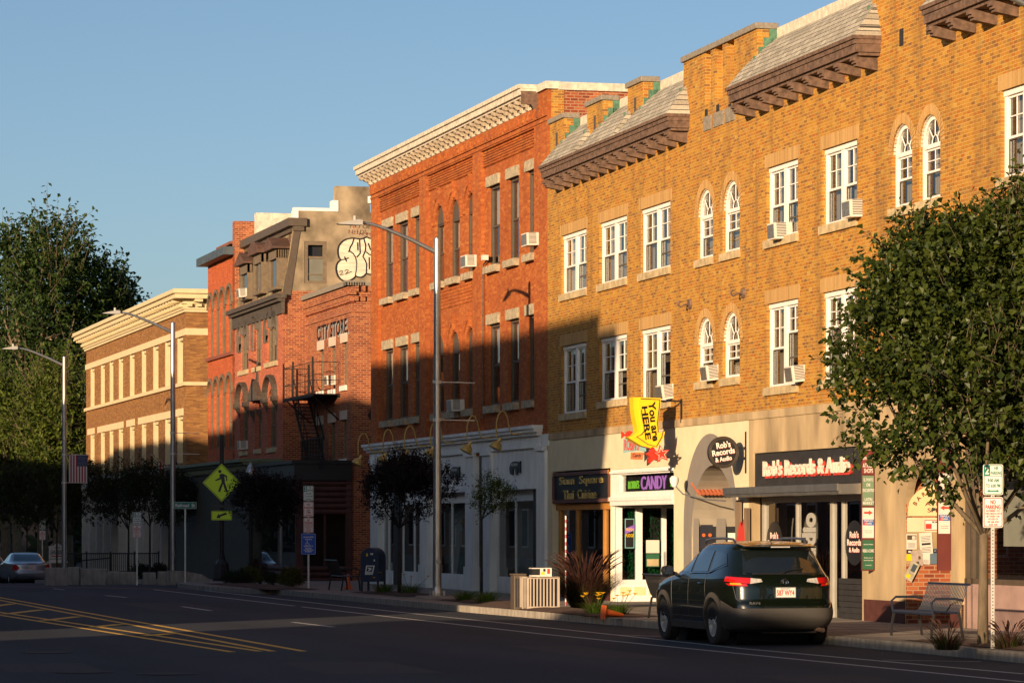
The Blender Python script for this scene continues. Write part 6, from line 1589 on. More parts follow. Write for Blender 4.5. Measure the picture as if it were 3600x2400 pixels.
st_ = thing('parked_car', 'dark green sport utility car parked at the kerb with its brake lamps toward the viewer', 'car', (18.42, 53.5, 0), R(90)); st_.scale = (1.05,)*3
bm_ = MB(); suv.loft(bm_, .22, 1.655, .028, 84); body = bm_.build('body', M['cargreen'], st_)
cut = MB()
for x in (ax_r, ax_f):
    for s in (1, -1): cut.cyl((x, s*.62, .37), (x, s*1.2, .37), .405, n=36)
co = cut.build('cut', None, st_); apply_cut(body, co); smooth_ob(body, 32)
inn = MB()
for x in (ax_r, ax_f): inn.cyl((x,-.6,.37),(x,.6,.37),.42,n=24)
inn.box(.5, 4.2, -.7, .7, .24, .34); inn.build('underbody', M['black'], body)
for x in (ax_r, ax_f):
    for s in (1, -1): wheel(st_, x, s*.81, side=s, tyre=M['tyre'], rimm=M['alloy'])
for s in (1, -1):
    g1 = suv.xpoly([(3.12,1.145),(2.30,1.145),(2.32,1.50),(2.60,1.50)], s); 
    for nm, q in (('front_door_glass', [(3.12,1.15),(2.30,1.15),(2.32,1.505),(2.58,1.505)]), ('rear_door_glass', [(2.20,1.15),(1.42,1.17),(1.46,1.50),(2.22,1.505)]), ('quarter_glass', [(1.26,1.18),(.66,1.30),(.82,1.455),(1.36,1.49)])):
        suv.xpoly(q, s).build(nm, M['carglass'], body, smooth=True)
    tr = MB(); tr.tube([suv.S(suv.phi_x(x, z, s), z, .012) for x, z in ((3.16,1.135),(2.2,1.135),(1.3,1.15),(.62,1.275))], .010, 5); tr.build('window_trim', M['chrome'], body)
    dl = MB()
    for pts in ([(3.2,1.13),(3.17,.8),(3.13,.4)], [(2.25,1.5),(2.25,1.1),(2.25,.75),(2.22,.4)], [(1.42,1.5),(1.38,1.1),(1.36,.85),(1.30,.72)]):
        pp = []
        for (xa, za), (xb, zb_) in zip(pts, pts[1:]):
            for k in range(8): t_ = k/8; pp.append(suv.S(suv.phi_x(xa+(xb-xa)*t_, za+(zb_-za)*t_, s), za+(zb_-za)*t_, .000))
        dl.tube(pp, .0045, 4)
    dl.build('door_gap', M['black'], body)
    for x in (2.42, 1.55): h = MB(); p = suv.S(suv.phi_x(x, .97, s), .97, 0); h.tube([p+Vector((-.09,0,0)), p+Vector((-.06,s*.035,.005)), p+Vector((.06,s*.035,.005)), p+Vector((.09,0,0))], .017, 6); h.build('door_handle', M['cargreen'], body)
    mi = MB(); mi.lathe([(.02,-.09),(.07,-.07),(.085,0),(.07,.07),(.02,.09)], n=12); mi.xf(Matrix.Translation((3.08, s*1.02, 1.16)) @ Matrix.Rotation(R(90), 4, 'X') @ Matrix.Diagonal((.9,1,1.15,1))); mi.cyl((3.08,s*.85,1.10),(3.08,s*.97,1.14),.03)
    mo = mi.build('mirror', M['black'], st_, smooth='auto'); MB().box(2.995,3.0,s*1.02-.07,s*1.02+.07,1.10,1.22).build('mirror_glass', M['carglass'], mo)
    ra = MB(); ra.tube([(.75,s*.60,1.63),(.85,s*.60,1.68),(1.3,s*.605,1.695),(1.9,s*.60,1.69),(2.25,s*.60,1.66),(2.33,s*.60,1.61)], .02, 8); ra.build('roof_rail', M['rail'], st_, smooth='auto')
    for x in (ax_r, ax_f):
        ac = MB(); n = 22; pa = []
        for k in range(n+1):
            a = R(-12)+(R(204))*k/n; px_, pz = x+.435*math.cos(a), .37+.435*math.sin(a); pz = max(pz, .24)
            pa.append(Vector((px_, suv.S(suv.phi_x(px_, max(pz,.30), s), max(pz,.30)).y+s*.006, pz)))
        for k in range(n):
            p, q = pa[k], pa[k+1]; c = Vector((x, p.y, .37)); d1 = (p-c); d2 = (q-c); d1.y = d2.y = 0; d1.normalize(); d2.normalize()
            p_i = p-d1*.045; q_i = q-d2*.045; p_o = p+d1*.035; q_o = q+d2*.035; e = Vector((0,s*.022,0))
            ac.hexa([p_i-e*1.5,q_i-e*1.5,q_o-e*1.5,p_o-e*1.5],[p_i+e,q_i+e,q_o+e*.4,p_o+e*.4])
        ac.build('arch_cladding', M['cladding'], body)
    MB().hexa([(1.42,s*.80,.24),(3.2,s*.80,.24),(3.2,s*.91,.24),(1.42,s*.91,.24)],[(1.42,s*.80,.37),(3.2,s*.80,.37),(3.2,s*.925,.35),(1.42,s*.925,.35)]).build('sill_cladding', M['cladding'], body)
    # tail lamps wrap the corner
    k_ = 'x' if s == 1 else 'X'
    def wrap(y0, z00, z01, xs_, z10, z11, off=.012, inner=False):
        c = [('y', s*y0, z00), (k_, xs_, z10), (k_, xs_, z11), ('y', s*y0, z01)]
        def ph(q):
            if q[0] == 'y': p = suv.phi_y(q[1], q[2]); return p
            p = suv.phi_x(q[1], q[2], 1); return p if s == 1 else 2*math.pi-p
        mb = MB(); nu, nv = 18, 5
        for i in range(nv+1):
            for j in range(nu+1):
                a, b = j/nu, i/nv; z0 = z00+(z10-z00)*a; z1 = z01+(z11-z01)*a; z = z0+(z1-z0)*b
                p0 = suv.phi_y(s*y0, z); p1 = suv.phi_x(xs_, z, 1); p1 = p1 if s == 1 else 2*math.pi-p1
                mb.v.append(tuple(suv.S(p0+(p1-p0)*a, z, off)))
        for i in range(nv):
            for j in range(nu): q = i*(nu+1)+j; mb.f.append((q,q+1,q+nu+2,q+nu+1))
        return mb
    tl = wrap(.52, .985, 1.075, .50, 1.02, 1.10).build('tail_lamp', M['lampred'], st_, smooth=True)
    suv.ypoly([(s*.36,1.015),(s*.56,.985),(s*.54,1.075),(s*.38,1.06)], .014).build('reversing_lens', M['lampclear'], tl)
    suv.ypoly([(s*.60,.945),(s*.84,.955),(s*.86,.99),(s*.62,.985)], .010).build('lower_lamp', M['lampred'], tl, smooth=True)
    suv.ypoly([(s*.68,.965),(s*.82,.97),(s*.82,1.0),(s*.70,.995)], .017).build('amber_lens', M['lampamber'], tl)
    suv.ypoly([(s*.52,.50),(s*.80,.52),(s*.80,.57),(s*.50,.56)], .022).build('bumper_reflector', M['lampred'], body)
# grey lower bumper across the back
bp_ = MB(); nz = 8
def bz(a): return .60+.12*max(0, abs(a)-.62)/.38
for i in range(nz+1):
    for j in range(41):
        a = -1+2*j/40; z0, z1 = .26, bz(a); z = z0+(z1-z0)*i/nz; ph = math.pi-a*math.pi*.36; bp_.v.append(tuple(suv.S(ph, z, .016+.02*math.sin(math.pi*i/nz))))
for i in range(nz):
    for j in range(40): q = i*41+j; bp_.f.append((q,q+1,q+42,q+41))
bp_.build('rear_bumper', M['cladding'], st_, smooth=True)
suv.ypoly([(-.64,1.155),(.64,1.155),(.57,1.495),(-.57,1.495)]).build('rear_window', M['carglass'], body, smooth=True)
suv.ypoly([(-.78,1.13),(.78,1.13),(.80,1.16),(-.80,1.16)], .004).build('glass_surround', M['black'], body)
sp = MB(); sp.hexa([(.30,-.60,1.545),(.62,-.62,1.555),(.62,.62,1.555),(.30,.60,1.545)],[(.32,-.60,1.575),(.62,-.62,1.615),(.62,.62,1.615),(.32,.60,1.575)]); spo = sp.build('spoiler', M['cargreen'], st_, bevel=.01)
MB().box(.296,.302,-.16,.16,1.552,1.570).build('brake_lamp', M['lampclear'], spo)
wp = MB().tube([(.14,.02,1.16),(.16,-.1,1.20),(.19,-.34,1.22)], .009, 5); wp.cyl((.13,.0,1.155),(.17,0,1.17),.02,n=8); wp.build('rear_wiper', M['black'], st_)
an = MB().tube([(.72,.02,1.64),(.60,.02,1.72)], .007, 5); an.build('antenna', M['black'], st_)
xl = suv.row(.85)[0]-.012
pl_ = MB().box(xl-.02, xl, -.165, .165, .77, .925); plo = pl_.build('number_plate', M['plate'], st_)
fb = MB(); frame_rect(fb, -.172, .172, .763, .932, -.003, .003, .01); fb.xf(Matrix.Translation((xl-.022, 0, 0)) @ Matrix.Rotation(R(-90), 4, 'Z')); fb.build('plate_frame', M['alu'], plo)
def reartext(s_, z, size, mat, par, y=0, w_=None, x=None, off=0.0):
    m_ = text_mb(s_, size, .0005, off)
    if w_: xs = [v[0] for v in m_.v]; k = w_/(max(xs)-min(xs)); c = (max(xs)+min(xs))/2; m_.v = [((v[0]-c)*k, v[1], v[2]) for v in m_.v]
    m_.xf(Matrix.Translation((x, y, z)) @ Matrix.Rotation(R(-90), 4, 'Z') @ RX90); return m_.build('lettering', mat, par)
reartext('587 WY4', .80, .12, M['signred'], plo, w_=.29, x=xl-.0215, off=.003); reartext('MASSACHUSETTS', .895, .03, M['navy'], plo, w_=.16, x=xl-.0215)
eb = MB()
for (a, b) in ((.062,.043),(.028,.042),(.045,.018)):
    zc_ = 1.015 + (.012 if b < .03 else 0); eb.tube([(0, a*math.cos(2*math.pi*k/20), zc_+b*math.sin(2*math.pi*k/20)) for k in range(21)], .006, 5)
eb.xf(Matrix.Translation((suv.row(1.0)[0]-.012,0,0))); eb.build('oval_emblem', M['chrome'], st_)
reartext('RAV4', .66, .06, M['chrome'], st_, y=.52, w_=.18, x=suv.row(.68)[0]-.028, off=.002)
hg = MB(); pp = [suv.S(suv.phi_y(y, z), z, .001) for y, z in ((.80,1.12),(.80,.95),(.77,.75),(.66,.64),(.3,.62),(-.3,.62),(-.66,.64),(-.77,.75),(-.80,.95),(-.80,1.12))]; hg.tube(pp, .006, 4); hg.build('hatch_gap', M['black'], body)
ex = MB().cyl((-.02,-.60,.25),(.4,-.58,.27),.035,n=10); ex.build('exhaust', M['rust'], st_); MB().box(.35,.75,-.62,.3,.20,.26).build('silencer', M['cladding'], st_)
# ------- silver saloon
rows2 = [(.18,.30,4.55,.78),(.26,.10,4.72,.86),(.36,.03,4.79,.895),(.48,.0,4.82,.908),(.56,.0,4.82,.91),(.60,.04,4.80,.912),(.72,.055,4.74,.912),(.82,.06,4.45,.908),(.90,.07,4.05,.898),(.95,.12,3.75,.885),
         (.99,.75,3.5,.86),(1.04,.95,3.34,.81),(1.14,1.15,3.12,.765),(1.26,1.40,2.85,.70),(1.35,1.62,2.62,.645),(1.40,1.80,2.45,.58),(1.43,2.0,2.3,.48),(1.445,2.15,2.2,.3)]
sed = Car(rows2, zb=.97)
def saloon(label, loc, rz, paint, group):
    t = thing('parked_car', label, 'car', loc, rz, group); b_ = MB(); sed.loft(b_, .18, 1.445, .026, 72); bo = b_.build('body', paint, t)
    c_ = MB()
    for x in (1.1, 3.95):
        for s in (1, -1): c_.cyl((x, s*.6, .33), (x, s*1.2, .33), .365, n=28)
    apply_cut(bo, c_.build('cut', None, t)); smooth_ob(bo, 32)
    ib = MB()
    for x in (1.1, 3.95): ib.cyl((x,-.58,.33),(x,.58,.33),.38,n=20)
    ib.build('underbody', M['black'], bo)
    for x in (1.1, 3.95):
        for s in (1, -1): wheel(t, x, s*.80, r=.325, rim=.215, w_=.21, side=s, tyre=M['tyre'], rimm=M['alloy'])
    M['backglass'] = M.get('backglass') or plain('blue_tinted_rear_glass', (.012,.035,.055), .05, var=.2, spec=.8, coat=1)
    sed.ypoly([(-.68,1.02),(.68,1.02),(.54,1.34),(-.54,1.34)]).build('rear_window', M['backglass'], bo, smooth=True)
    for s in (1, -1):
        sed.xpoly([(3.2,1.03),(2.35,1.03),(2.38,1.33),(2.62,1.33)], s).build('front_door_glass', M['carglass'], bo, smooth=True); sed.xpoly([(2.27,1.03),(1.45,1.05),(1.75,1.32),(2.3,1.33)], s).build('rear_door_glass', M['carglass'], bo, smooth=True)
        sed.ypoly([(s*.50,.66),(s*.86,.66),(s*.80,.90),(s*.68,.90)], .010).build('tail_lamp', M['lampred'], t, smooth=True)
        mi = MB().lathe([(.02,-.08),(.06,-.06),(.07,0),(.06,.06),(.02,.08)], n=10); mi.xf(Matrix.Translation((3.2, s*.98, 1.03)) @ Matrix.Rotation(R(90), 4, 'X')); mi.build('mirror', paint, t)
    xl = sed.row(.75)[0]-.012; p_ = MB().box(xl-.01, xl, -.155, .155, .69, .82).build('number_plate', M['plate'], t); reartext('32YK 72', .715, .09, M['signred'], p_, w_=.26, x=xl-.0115, off=.002)
    MB().box(sed.row(.92)[0]-.02, sed.row(.92)[0]+.02, -.22, .22, .925, .95).build('brake_lamp', M['lampred'], t)
    pg_ = MB(); pg_.tube([sed.S(sed.phi_y(y, z), z, .002) for y, z in ((.72,.93),(.60,.80),(.52,.64),(0,.60),(-.52,.64),(-.60,.80),(-.72,.93))], .006, 4); pg_.build('boot_gap', M['black'], bo)
    sed.ypoly([(-.26,.67),(.26,.67),(.34,.85),(-.34,.85)], .003).build('plate_recess', M['carsilver'] if paint is M['carsilver'] else paint, bo)
    MB().tube([(.02,y,.44) for y in (-.75,0,.75)], .012, 4).build('bumper_moulding', M['chrome'], t)
    return t
sp_ = at_d(112, 154.0); zg_ = gz(sp_[1])
CG = 'saloon cars at the far left kerb'
saloon('silver saloon car seen from behind at the far left kerb', (sp_[0], sp_[1]-.2, gz(sp_[1]+2)), R(93), M['carsilver'], CG)
sp_ = at_d(-35, 163.0)
saloon('red car mostly cut off by the left edge, beyond the silver saloon', (sp_[0], sp_[1], gz(sp_[1]+1)), R(90), M['carred'], CG)
# ------------------------------------------------------------------ trees and plants
def leaf(mb, c, d, n, L_, W_):
    """folded leaf: two quads sharing the midrib"""
    d = d.normalized(); s = d.cross(n)
    if s.length < 1e-3: s = d.orthogonal()
    s.normalize(); n = s.cross(d); b = len(mb.v)
    up = n*W_*.25
    mb.v += [tuple(c), tuple(c+d*L_*.5+s*W_*.5+up), tuple(c+d*L_), tuple(c+d*L_*.5-s*W_*.5+up)]
    mb.f += [(b, b+1, b+2), (b, b+2, b+3)]
def rv(r): 
    while True:
        v = Vector((r.uniform(-1,1), r.uniform(-1,1), r.uniform(-1,1)))
        if .01 < v.length < 1: return v.normalized()
def tree(label, loc, th, crown_c, rad, n_sprigs, per, leafL, mat, bark, trunk_r=.08, seed=1, limbs=7, sprig=.5, up=.55, group=None, lean=(0,0), low=-.75, fill=.25, name='street_tree', core=None, lumps=0, lumpy=.0, wr=.6, egg=0.0):
    """th = fork height; crown_c relative centre; rad = (rx, ry, rz)"""
    r = random.Random(seed); t = thing(name, label, 'tree', loc, 0, group); C_ = Vector(crown_c); tb = MB()
    f = Vector((lean[0], lean[1], th)); tb.tube([(0,0,-.2),(lean[0]*.3,lean[1]*.3,th*.4),(lean[0]*.7,lean[1]*.7,th*.75),tuple(f)], [trunk_r*1.25,trunk_r,trunk_r*.92,trunk_r*.85], 10)
    ends = []
    for k in range(limbs):
        a = 2*math.pi*(k+.5*r.random())/limbs; el = r.uniform(.1, .95); e = C_+Vector((rad[0]*math.cos(a)*.7*math.cos(el*1.2), rad[1]*math.sin(a)*.7*math.cos(el*1.2), rad[2]*(-.35+el*.95)))
        m = f+(e-f)*.45+Vector((math.cos(a), math.sin(a), -.1))*rad[0]*.10
        tb.tube([tuple(f-Vector((0,0,.05))), tuple(m), tuple(e)], [trunk_r*.55, trunk_r*.35, trunk_r*.12], 6)
        for j in range(4):
            q = m+(e-m)*r.uniform(.1,.9); w_ = q+rv(r)*rad[0]*.3+Vector((0,0,rad[2]*.15)); tb.tube([tuple(q), tuple(w_)], [trunk_r*.16, trunk_r*.05], 4)
        ends.append(e)
    tb.build('trunk', bark, t, smooth=True)
    lb = MB(); tw_ = MB(); K = lumps or 16; cl_ = []
    for k in range(K):                       # foliage clumps spread through the crown
        v = rv(r)
        while v.z < low: v = rv(r)
        cr_ = r.uniform(.24,.44)*(1+lumpy*r.uniform(-.35,.25)); dd = (1-cr_*.85)*r.uniform(.80,1.06)
        cl_.append((Vector((v.x*rad[0], v.y*rad[1], v.z*rad[2]))*dd, cr_, v))
    if fill > 0: cl_.append((Vector((0,0,-.08*rad[2])), .84-lumpy*.4, Vector((0,0,1)))); cl_.append((Vector((0,0,.05*rad[2])), .62, Vector((0,0,1))))
    wts = [c[1]**2*(.8 if c[1] > .5 else 1.0) for c in cl_]
    for i in range(n_sprigs):
        c0, cr_, cv = r.choices(cl_, wts)[0]; v = (rv(r)+Vector((0,0,.15))).normalized()
        p = c0+Vector((v.x*rad[0], v.y*rad[1], v.z*rad[2]))*cr_*(r.uniform(.8,1.0) if r.random() > .25 else r.uniform(.3,.9))
        if p.z/rad[2] < low-.12 and r.random() < .8: continue
        ef = 1-egg*max(0, p.z/rad[2]); p.x *= ef; p.y *= ef
        p = C_+p; g_ = (p-C_); out_ = max(.01, math.sqrt((g_.x/rad[0])**2+(g_.y/rad[1])**2+(g_.z/rad[2])**2))
        d = (v*(1-up)+Vector((0,0,1))*up*(1 if g_.z > -.3*rad[2] else .1)+rv(r)*.35).normalized(); ln = sprig*r.uniform(.4,1.2)*(1.5 if (out_ > .93 and r.random() < .3) else 1)
        if out_ > .86: tw_.tube([tuple(p-d*ln*.1), tuple(p+d*ln)], [.0045*(leafL/.08), .002*(leafL/.08)], 3, cap=False)
        for j in range(per):
            q = p+d*ln*(j+.5)/per*1.05; ld = (d*.5+rv(r)).normalized(); sz = r.uniform(.55,1.25)
            leaf(lb, q+ld*leafL*.2, (ld+Vector((0,0,-.35))).normalized(), (Vector((0,0,1))+rv(r)*.8+v*.3).normalized(), leafL*sz, leafL*wr*sz*r.uniform(.85,1.1))
    cr = lb.build('crown', mat, t)
    if len(tw_.v): tw_.build('twigs', bark, cr)
    return t
M['sprigbark'] = plain('young_bark', (.22,.13,.07), .8, var=.2)
pt = at_d(3455, 52); cx = at_d(3618, 52)
tree('large rounded pear tree with glossy leaves at the right edge, in front of the arch', (pt[0], pt[1], KH), 1.72, (cx[0]-pt[0]-.15, cx[1]-pt[1]+.95, 4.42), (3.1,2.35,2.5), 9800, 8, .115, M['leafpear'], M['bark'], .075, 11, 9, .46, .5, low=-.72, fill=.42, wr=.85, lumps=34, lumpy=.1, egg=.36, lean=(.02,0))
SG = 'small trees along the pavement'
def stree(label, px, d, cpx, cy, rpx, ry, seed, mat='leafdk', n=900, th=None, leafL=.075, per=8, **k):
    b = at_d(px, d); c = at_d(cpx, d); zb = gz(b[1])+KH; zc_ = zat(0, cy, d)-zb; rx = rpx*d/FPX; rz_ = ry*d/FPX
    th = th or max(.6, zc_-rz_*.95-.1)
    return tree(label, (b[0], b[1], zb), th, (c[0]-b[0], c[1]-b[1], zc_), (rx, rx, rz_), n, per, leafL, M[mat], M['barkdk'], k.pop('tr', .045), seed, 6, k.pop('sprig', .28), .5, SG, **k)
stree('dark plum-leaved tree between the post box and the tall lamp', 1404, 93, 1425, 1720, 178, 122, 21, n=2100, leafL=.075)
stree('slender green sapling with bare lower branches in front of the white shopfront', 1693, 92, 1735, 1742, 78, 66, 22, 'leafbright', n=420, leafL=.06, tr=.035, lumps=7, lumpy=.5)
stree('dark tree partly hiding the pedestrian crossing sign', 915, 112, 930, 1760, 145, 98, 23, n=1700, leafL=.08)
stree('dark street tree just right of the sign-bearing planter post', 527, 148, 520, 1725, 112, 118, 24, 'leafstreet', n=1150, leafL=.10)
stree('dark street tree left of the planter parking sign', 452, 153, 420, 1735, 100, 122, 25, 'leafstreet', n=1100, leafL=.10)
stree('dark street tree behind the second tall lamp', 595, 140, 612, 1752, 92, 100, 26, 'leafstreet', n=1000, leafL=.10)
stree('dark street tree right of the flag-banner lamp', 262, 170, 300, 1735, 110, 120, 27, 'leafstreet', n=1100, leafL=.11)
stree('thin-trunked dark tree in front of the white notice board', 200, 168, 180, 1740, 110, 128, 28, 'leafstreet', n=1100, leafL=.11)
stree('dark street tree above the silver car', 95, 172, 70, 1745, 120, 120, 29, 'leafstreet', n=1100, leafL=.11)
BG = 'big trees beyond the end of the row'
def btree(label, px, d, top, bot, hw, seed, mat, n=2600, leafL=.34, th=None, lumps=24, lumpy=.3, **k):
    b = at_d(px, d); zb = gz(b[1]); zt_ = zat(0, top, d); z0 = zat(0, bot, d); rz_ = (zt_-z0)/2
    return tree(label, (b[0], b[1], zb), max(2.0, z0-zb-.5), (0, 0, (zt_+z0)/2-zb), (hw*d/FPX,)*2+(rz_,), n, 9, leafL, M[mat], M['bark'], .32, seed, 10, 1.5, .45, BG, name='tree', lumps=lumps, lumpy=lumpy, low=-.95, fill=.3, **k)
btree('tall dark oak with ragged top and visible limbs rising behind the bank', 150, 218, 770, 1400, 300, 31, 'leafoak', 2300, .36)
btree('right-hand shoulder of dark oak foliage leaning over the bank cornice', 405, 222, 965, 1400, 105, 32, 'leafoak', 600, .34, lumps=9)
btree('yellow-green maple below the oak, beside the bank wall', 205, 196, 1238, 1740, 118, 33, 'leafbright', 1500, .28)
btree('yellow-green maple at the left edge behind the far lamp', 20, 200, 1320, 1800, 150, 34, 'leafbright', 1500, .28)
btree('dark leafy tree low between the maple and the street trees', 240, 205, 1420, 1850, 120, 35, 'leafoak', 1100, .3)
btree('dark tree at the far left behind the street trees', 60, 230, 1050, 1700, 160, 36, 'leafoak', 1500, .36)
# far woodland belt, one mass
r = random.Random(5); fb = MB()
for k in range(15000):
    x = r.uniform(-170, 190); y = 270+r.uniform(-10,25)+abs(x-40)*.05; h = 8+3*math.sin(x*.11)+2.5*math.sin(x*.37+1)+1.5*math.sin(x*.9); z = -1.2+r.random()**.7*h
    leaf(fb, Vector((x,y,z)), rv(r), rv(r), 1.5, 1.1)
for k in range(9): pass
tag(fb.build('far_woodland', M['leafstreet']), 'distant dark woodland closing the end of the street', 'woodland', kind='stuff')
bh = MB().box(-175, 200, 300, 302, -2, 7.5); tag(bh.build('hill', plain('dark_hillside', (.012,.018,.010), 1)), None, None, kind='structure')
# church spire and pale gable behind the oak
q = at_d(113, 268); t = thing('church', 'church with green copper spire, its pinkish gable glimpsed through the oak', 'church', (q[0], q[1], -1), 0)
zt_ = zat(0,775,268)+1; MB().lathe([(1.9,zt_-9),(.9,zt_-4.2),(.25,zt_-.7),(.32,zt_-.55),(.12,zt_-.3),(.03,zt_)], n=8).build('spire', M['copper'], t)
MB().box(-1.8,1.8,-1.8,1.8,0,zt_-9).build('tower', plain('pink_stone',(.30,.20,.15),.9), t); MB().box(-9,-1.9,-2,8,0,16).build('wall', plain('pink_stone_wall',(.30,.19,.15),.9), t)
# grasses, daylilies, shrubs
def blades(mb, c, n, L_, sp, r, wd=.012, droop=.6):
    for k in range(n):
        a = r.uniform(0, 2*math.pi); rr = r.random()**.5*sp; b = Vector((c[0]+rr*math.cos(a)*.4, c[1]+rr*math.sin(a)*.4, c[2])); l = L_*r.uniform(.6,1.15); o = Vector((math.cos(a), math.sin(a), 0)); s = Vector((-o.y, o.x, 0))*wd/2
        out = rr/sp*.5+.15; pr = None
        for j in range(5):
            t = j/4; p = b+o*(l*out*t+l*droop*.5*t*t*t)+Vector((0,0,l*(t-droop*.45*t*t*t))); ww = s*(1-t*.85)
            if pr: mb.quad(pr[0]-pr[1], pr[0]+pr[1], p+ww, p-ww)
            pr = (p, ww)
M['blade'] = leafmat('green_blades', (.02,.045,.008), (.07,.12,.02), .3); M['plume'] = leafmat('maroon_plumes', (.018,.010,.008), (.085,.035,.026), .15); M['lilyblade'] = leafmat('lily_blades', (.03,.07,.008), (.10,.18,.02), .3)
M['lily'] = plain('yellow_lily', (.80,.42,.01), .6, var=.2)
def plume_grass(label, loc, L_, sp, seed, nb=260, np_=60, hs=1.0):
    r = random.Random(seed); t = thing('ornamental_grass', label, 'grass clump', loc, 0, 'maroon plume grass clumps'); b = MB(); blades(b, (0,0,0), nb, L_*.85, sp, r, .009, .9); b.build('blades', M['plume'], t)
    g_ = MB(); blades(g_, (0,0,0), nb//3, L_*.6, sp, r, .014, .7); g_.build('green_blades', M['blade'], t)
    p = MB()
    for k in range(np_):
        a = r.uniform(0, 2*math.pi); l = L_*r.uniform(.8,1.2); o = Vector((math.cos(a), math.sin(a), 0))*r.uniform(.2,.75)*sp; pts = []
        for j in range(6): u_ = j/5; pts.append(tuple(o*(.25+u_*.9+.5*u_**3)+Vector((0,0,l*(u_-.25*u_**3)))))
        p.tube(pts[:4], .004, 3, cap=False); p.tube(pts[3:], [.005,.013,.004], 5)
    p.build('plume', M['plume'], t); return t
q = at_d(2058, 77); bed(18.95, 66.5, 20.3, 78.5)
plume_grass('tall dark maroon plume grass in front of the thai restaurant', (q[0], q[1], KH), 1.5, .8, 41, 1400, 120)
q = at_d(3330, 50.5); plume_grass('low plume grass clump left of the pear tree trunk', (q[0], q[1], KH), .52, .42, 42, 260, 20)
q = at_d(3545, 50.8); plume_grass('low plume grass clump right of the near sign post', (q[0], q[1], KH), .52, .42, 43, 260, 18)
bed(19.65, 42, 20.9, 51.5)
def daylily(label, loc, L_, sp, seed, nf, nb=220, name='daylily', grp='daylily clumps'):
    r = random.Random(seed); t = thing(name, label, 'plant', loc, 0, grp); b = MB(); blades(b, (0,0,0), nb, L_, sp, r, .017, 1.0); b.build('leaves', M['lilyblade'], t)
    f = MB(); s_ = MB()
    for k in range(nf):
        a = r.uniform(0, 2*math.pi); rr = r.uniform(.1, sp*.9); z = L_*r.uniform(.75,1.25); c = Vector((rr*math.cos(a), rr*math.sin(a), z)); s_.tube([(0,0,.1), tuple(c*.6), tuple(c)], .005, 3)
        for j in range(6): an = j*math.pi/3; d = Vector((math.cos(an), math.sin(an), .55)); leaf(f, c, d, Vector((0,0,1)), .075, .045)
    if nf: f.build('flower', M['lily'], t); s_.build('stem', M['blade'], t)
    return t
q = at_d(2095, 71); daylily('yellow daylilies left of the fallen cone', (q[0], q[1], KH), .42, .5, 51, 9)
q = at_d(2175, 70.5); daylily('yellow daylilies right of the fallen cone, near the candy shop bench', (q[0], q[1], KH), .40, .45, 52, 6)
q = at_d(1350, 94); daylily('grassy daylily clump at the foot of the blue post box', (q[0], q[1], KH), .5, .5, 53, 2, 160)
q = at_d(1440, 93); daylily('grassy daylily clump under the plum-leaved tree', (q[0], q[1], KH), .5, .6, 54, 3, 160); bed(19.6, 88, 20.9, 95)
q = at_d(1634, 84); daylily('spiky grass clump left of the sapling, no flowers', (q[0], q[1], KH), .46, .45, 55, 0, 170, 'spiky_grass', 'spiky grass clumps by the sapling')
q = at_d(1706, 82); daylily('spiky grass clump right of the sapling, no flowers', (q[0], q[1], KH), .5, .55, 56, 0, 200, 'spiky_grass', 'spiky grass clumps by the sapling'); bed(19.5, 76, 20.6, 84)
def shrub(label, px, d, wpx, hpx, seed, mat='leafbright', n=260, leafL=.06):
    r = random.Random(seed); b = at_d(px, d); t = thing('shrub', label, 'shrub', (b[0], b[1], gz(b[1])+KH), 0, 'low shrubs in the planting beds'); s = d/FPX; rx, rz_ = wpx*s/2, hpx*s
    lb = MB(); st = MB()
    for k in range(n):
        v = rv(r); v.z = abs(v.z); p = Vector((v.x*rx, v.y*rx, v.z*rz_*.85+.05))*r.uniform(.6,1); d_ = (v+Vector((0,0,.5))).normalized()
        st.tube([(p.x*.2,p.y*.2,0), tuple(p)], .004, 3, cap=False) if k % 6 == 0 else None
        for j in range(7): leaf(lb, p+d_*j*.02+rv(r)*.04, rv(r), (v+rv(r)*.5).normalized(), leafL*r.uniform(.7,1.2), leafL*.55)
    st.build('stems', M['barkdk'], t); lb.build('foliage', M[mat], t); return t
M['leafyel'] = leafmat('yellowish_leaf', (.03,.035,.008), (.12,.12,.02), .3); M['leafred'] = leafmat('maroon_leaf', (.02,.008,.008), (.05,.02,.018), .3)
shrub('yellow-green shrub left of the blue-plated sign post', 1022, 107, 84, 70, 61, 'leafyel', 420); shrub('dull green shrub at the foot of the crossing sign', 880, 112, 90, 62, 62, 'leafyel', 330); shrub('maroon shrub behind the crossing-side tree', 905, 116, 80, 95, 63, 'leafred', 300)
shrub('green tuft at the kerb right of the crossing post', 815, 113, 60, 36, 64, 'leafstreet', 200); shrub('small grey-green tuft between the two yellow-green shrubs', 960, 110, 50, 40, 65, 'leafstreet', 160)
shrub('shrub behind the granite blocks under the planter sign', 500, 152, 120, 56, 66, 'leafstreet', 320, .09); shrub('rounded shrub behind the granite blocks left of the tall lamp', 560, 150, 60, 60, 67, 'leafstreet', 260, .09); shrub('shrub dotted with yellow right of the silver car', 195, 170, 60, 40, 68, 'leafyel', 200, .09)
shrub('low shrub at the kerb right of the small tree, in front of the log shopfront', 850, 111, 60, 44, 69, 'leafstreet', 200)
bed(18.0, 99, 19.6, 111)
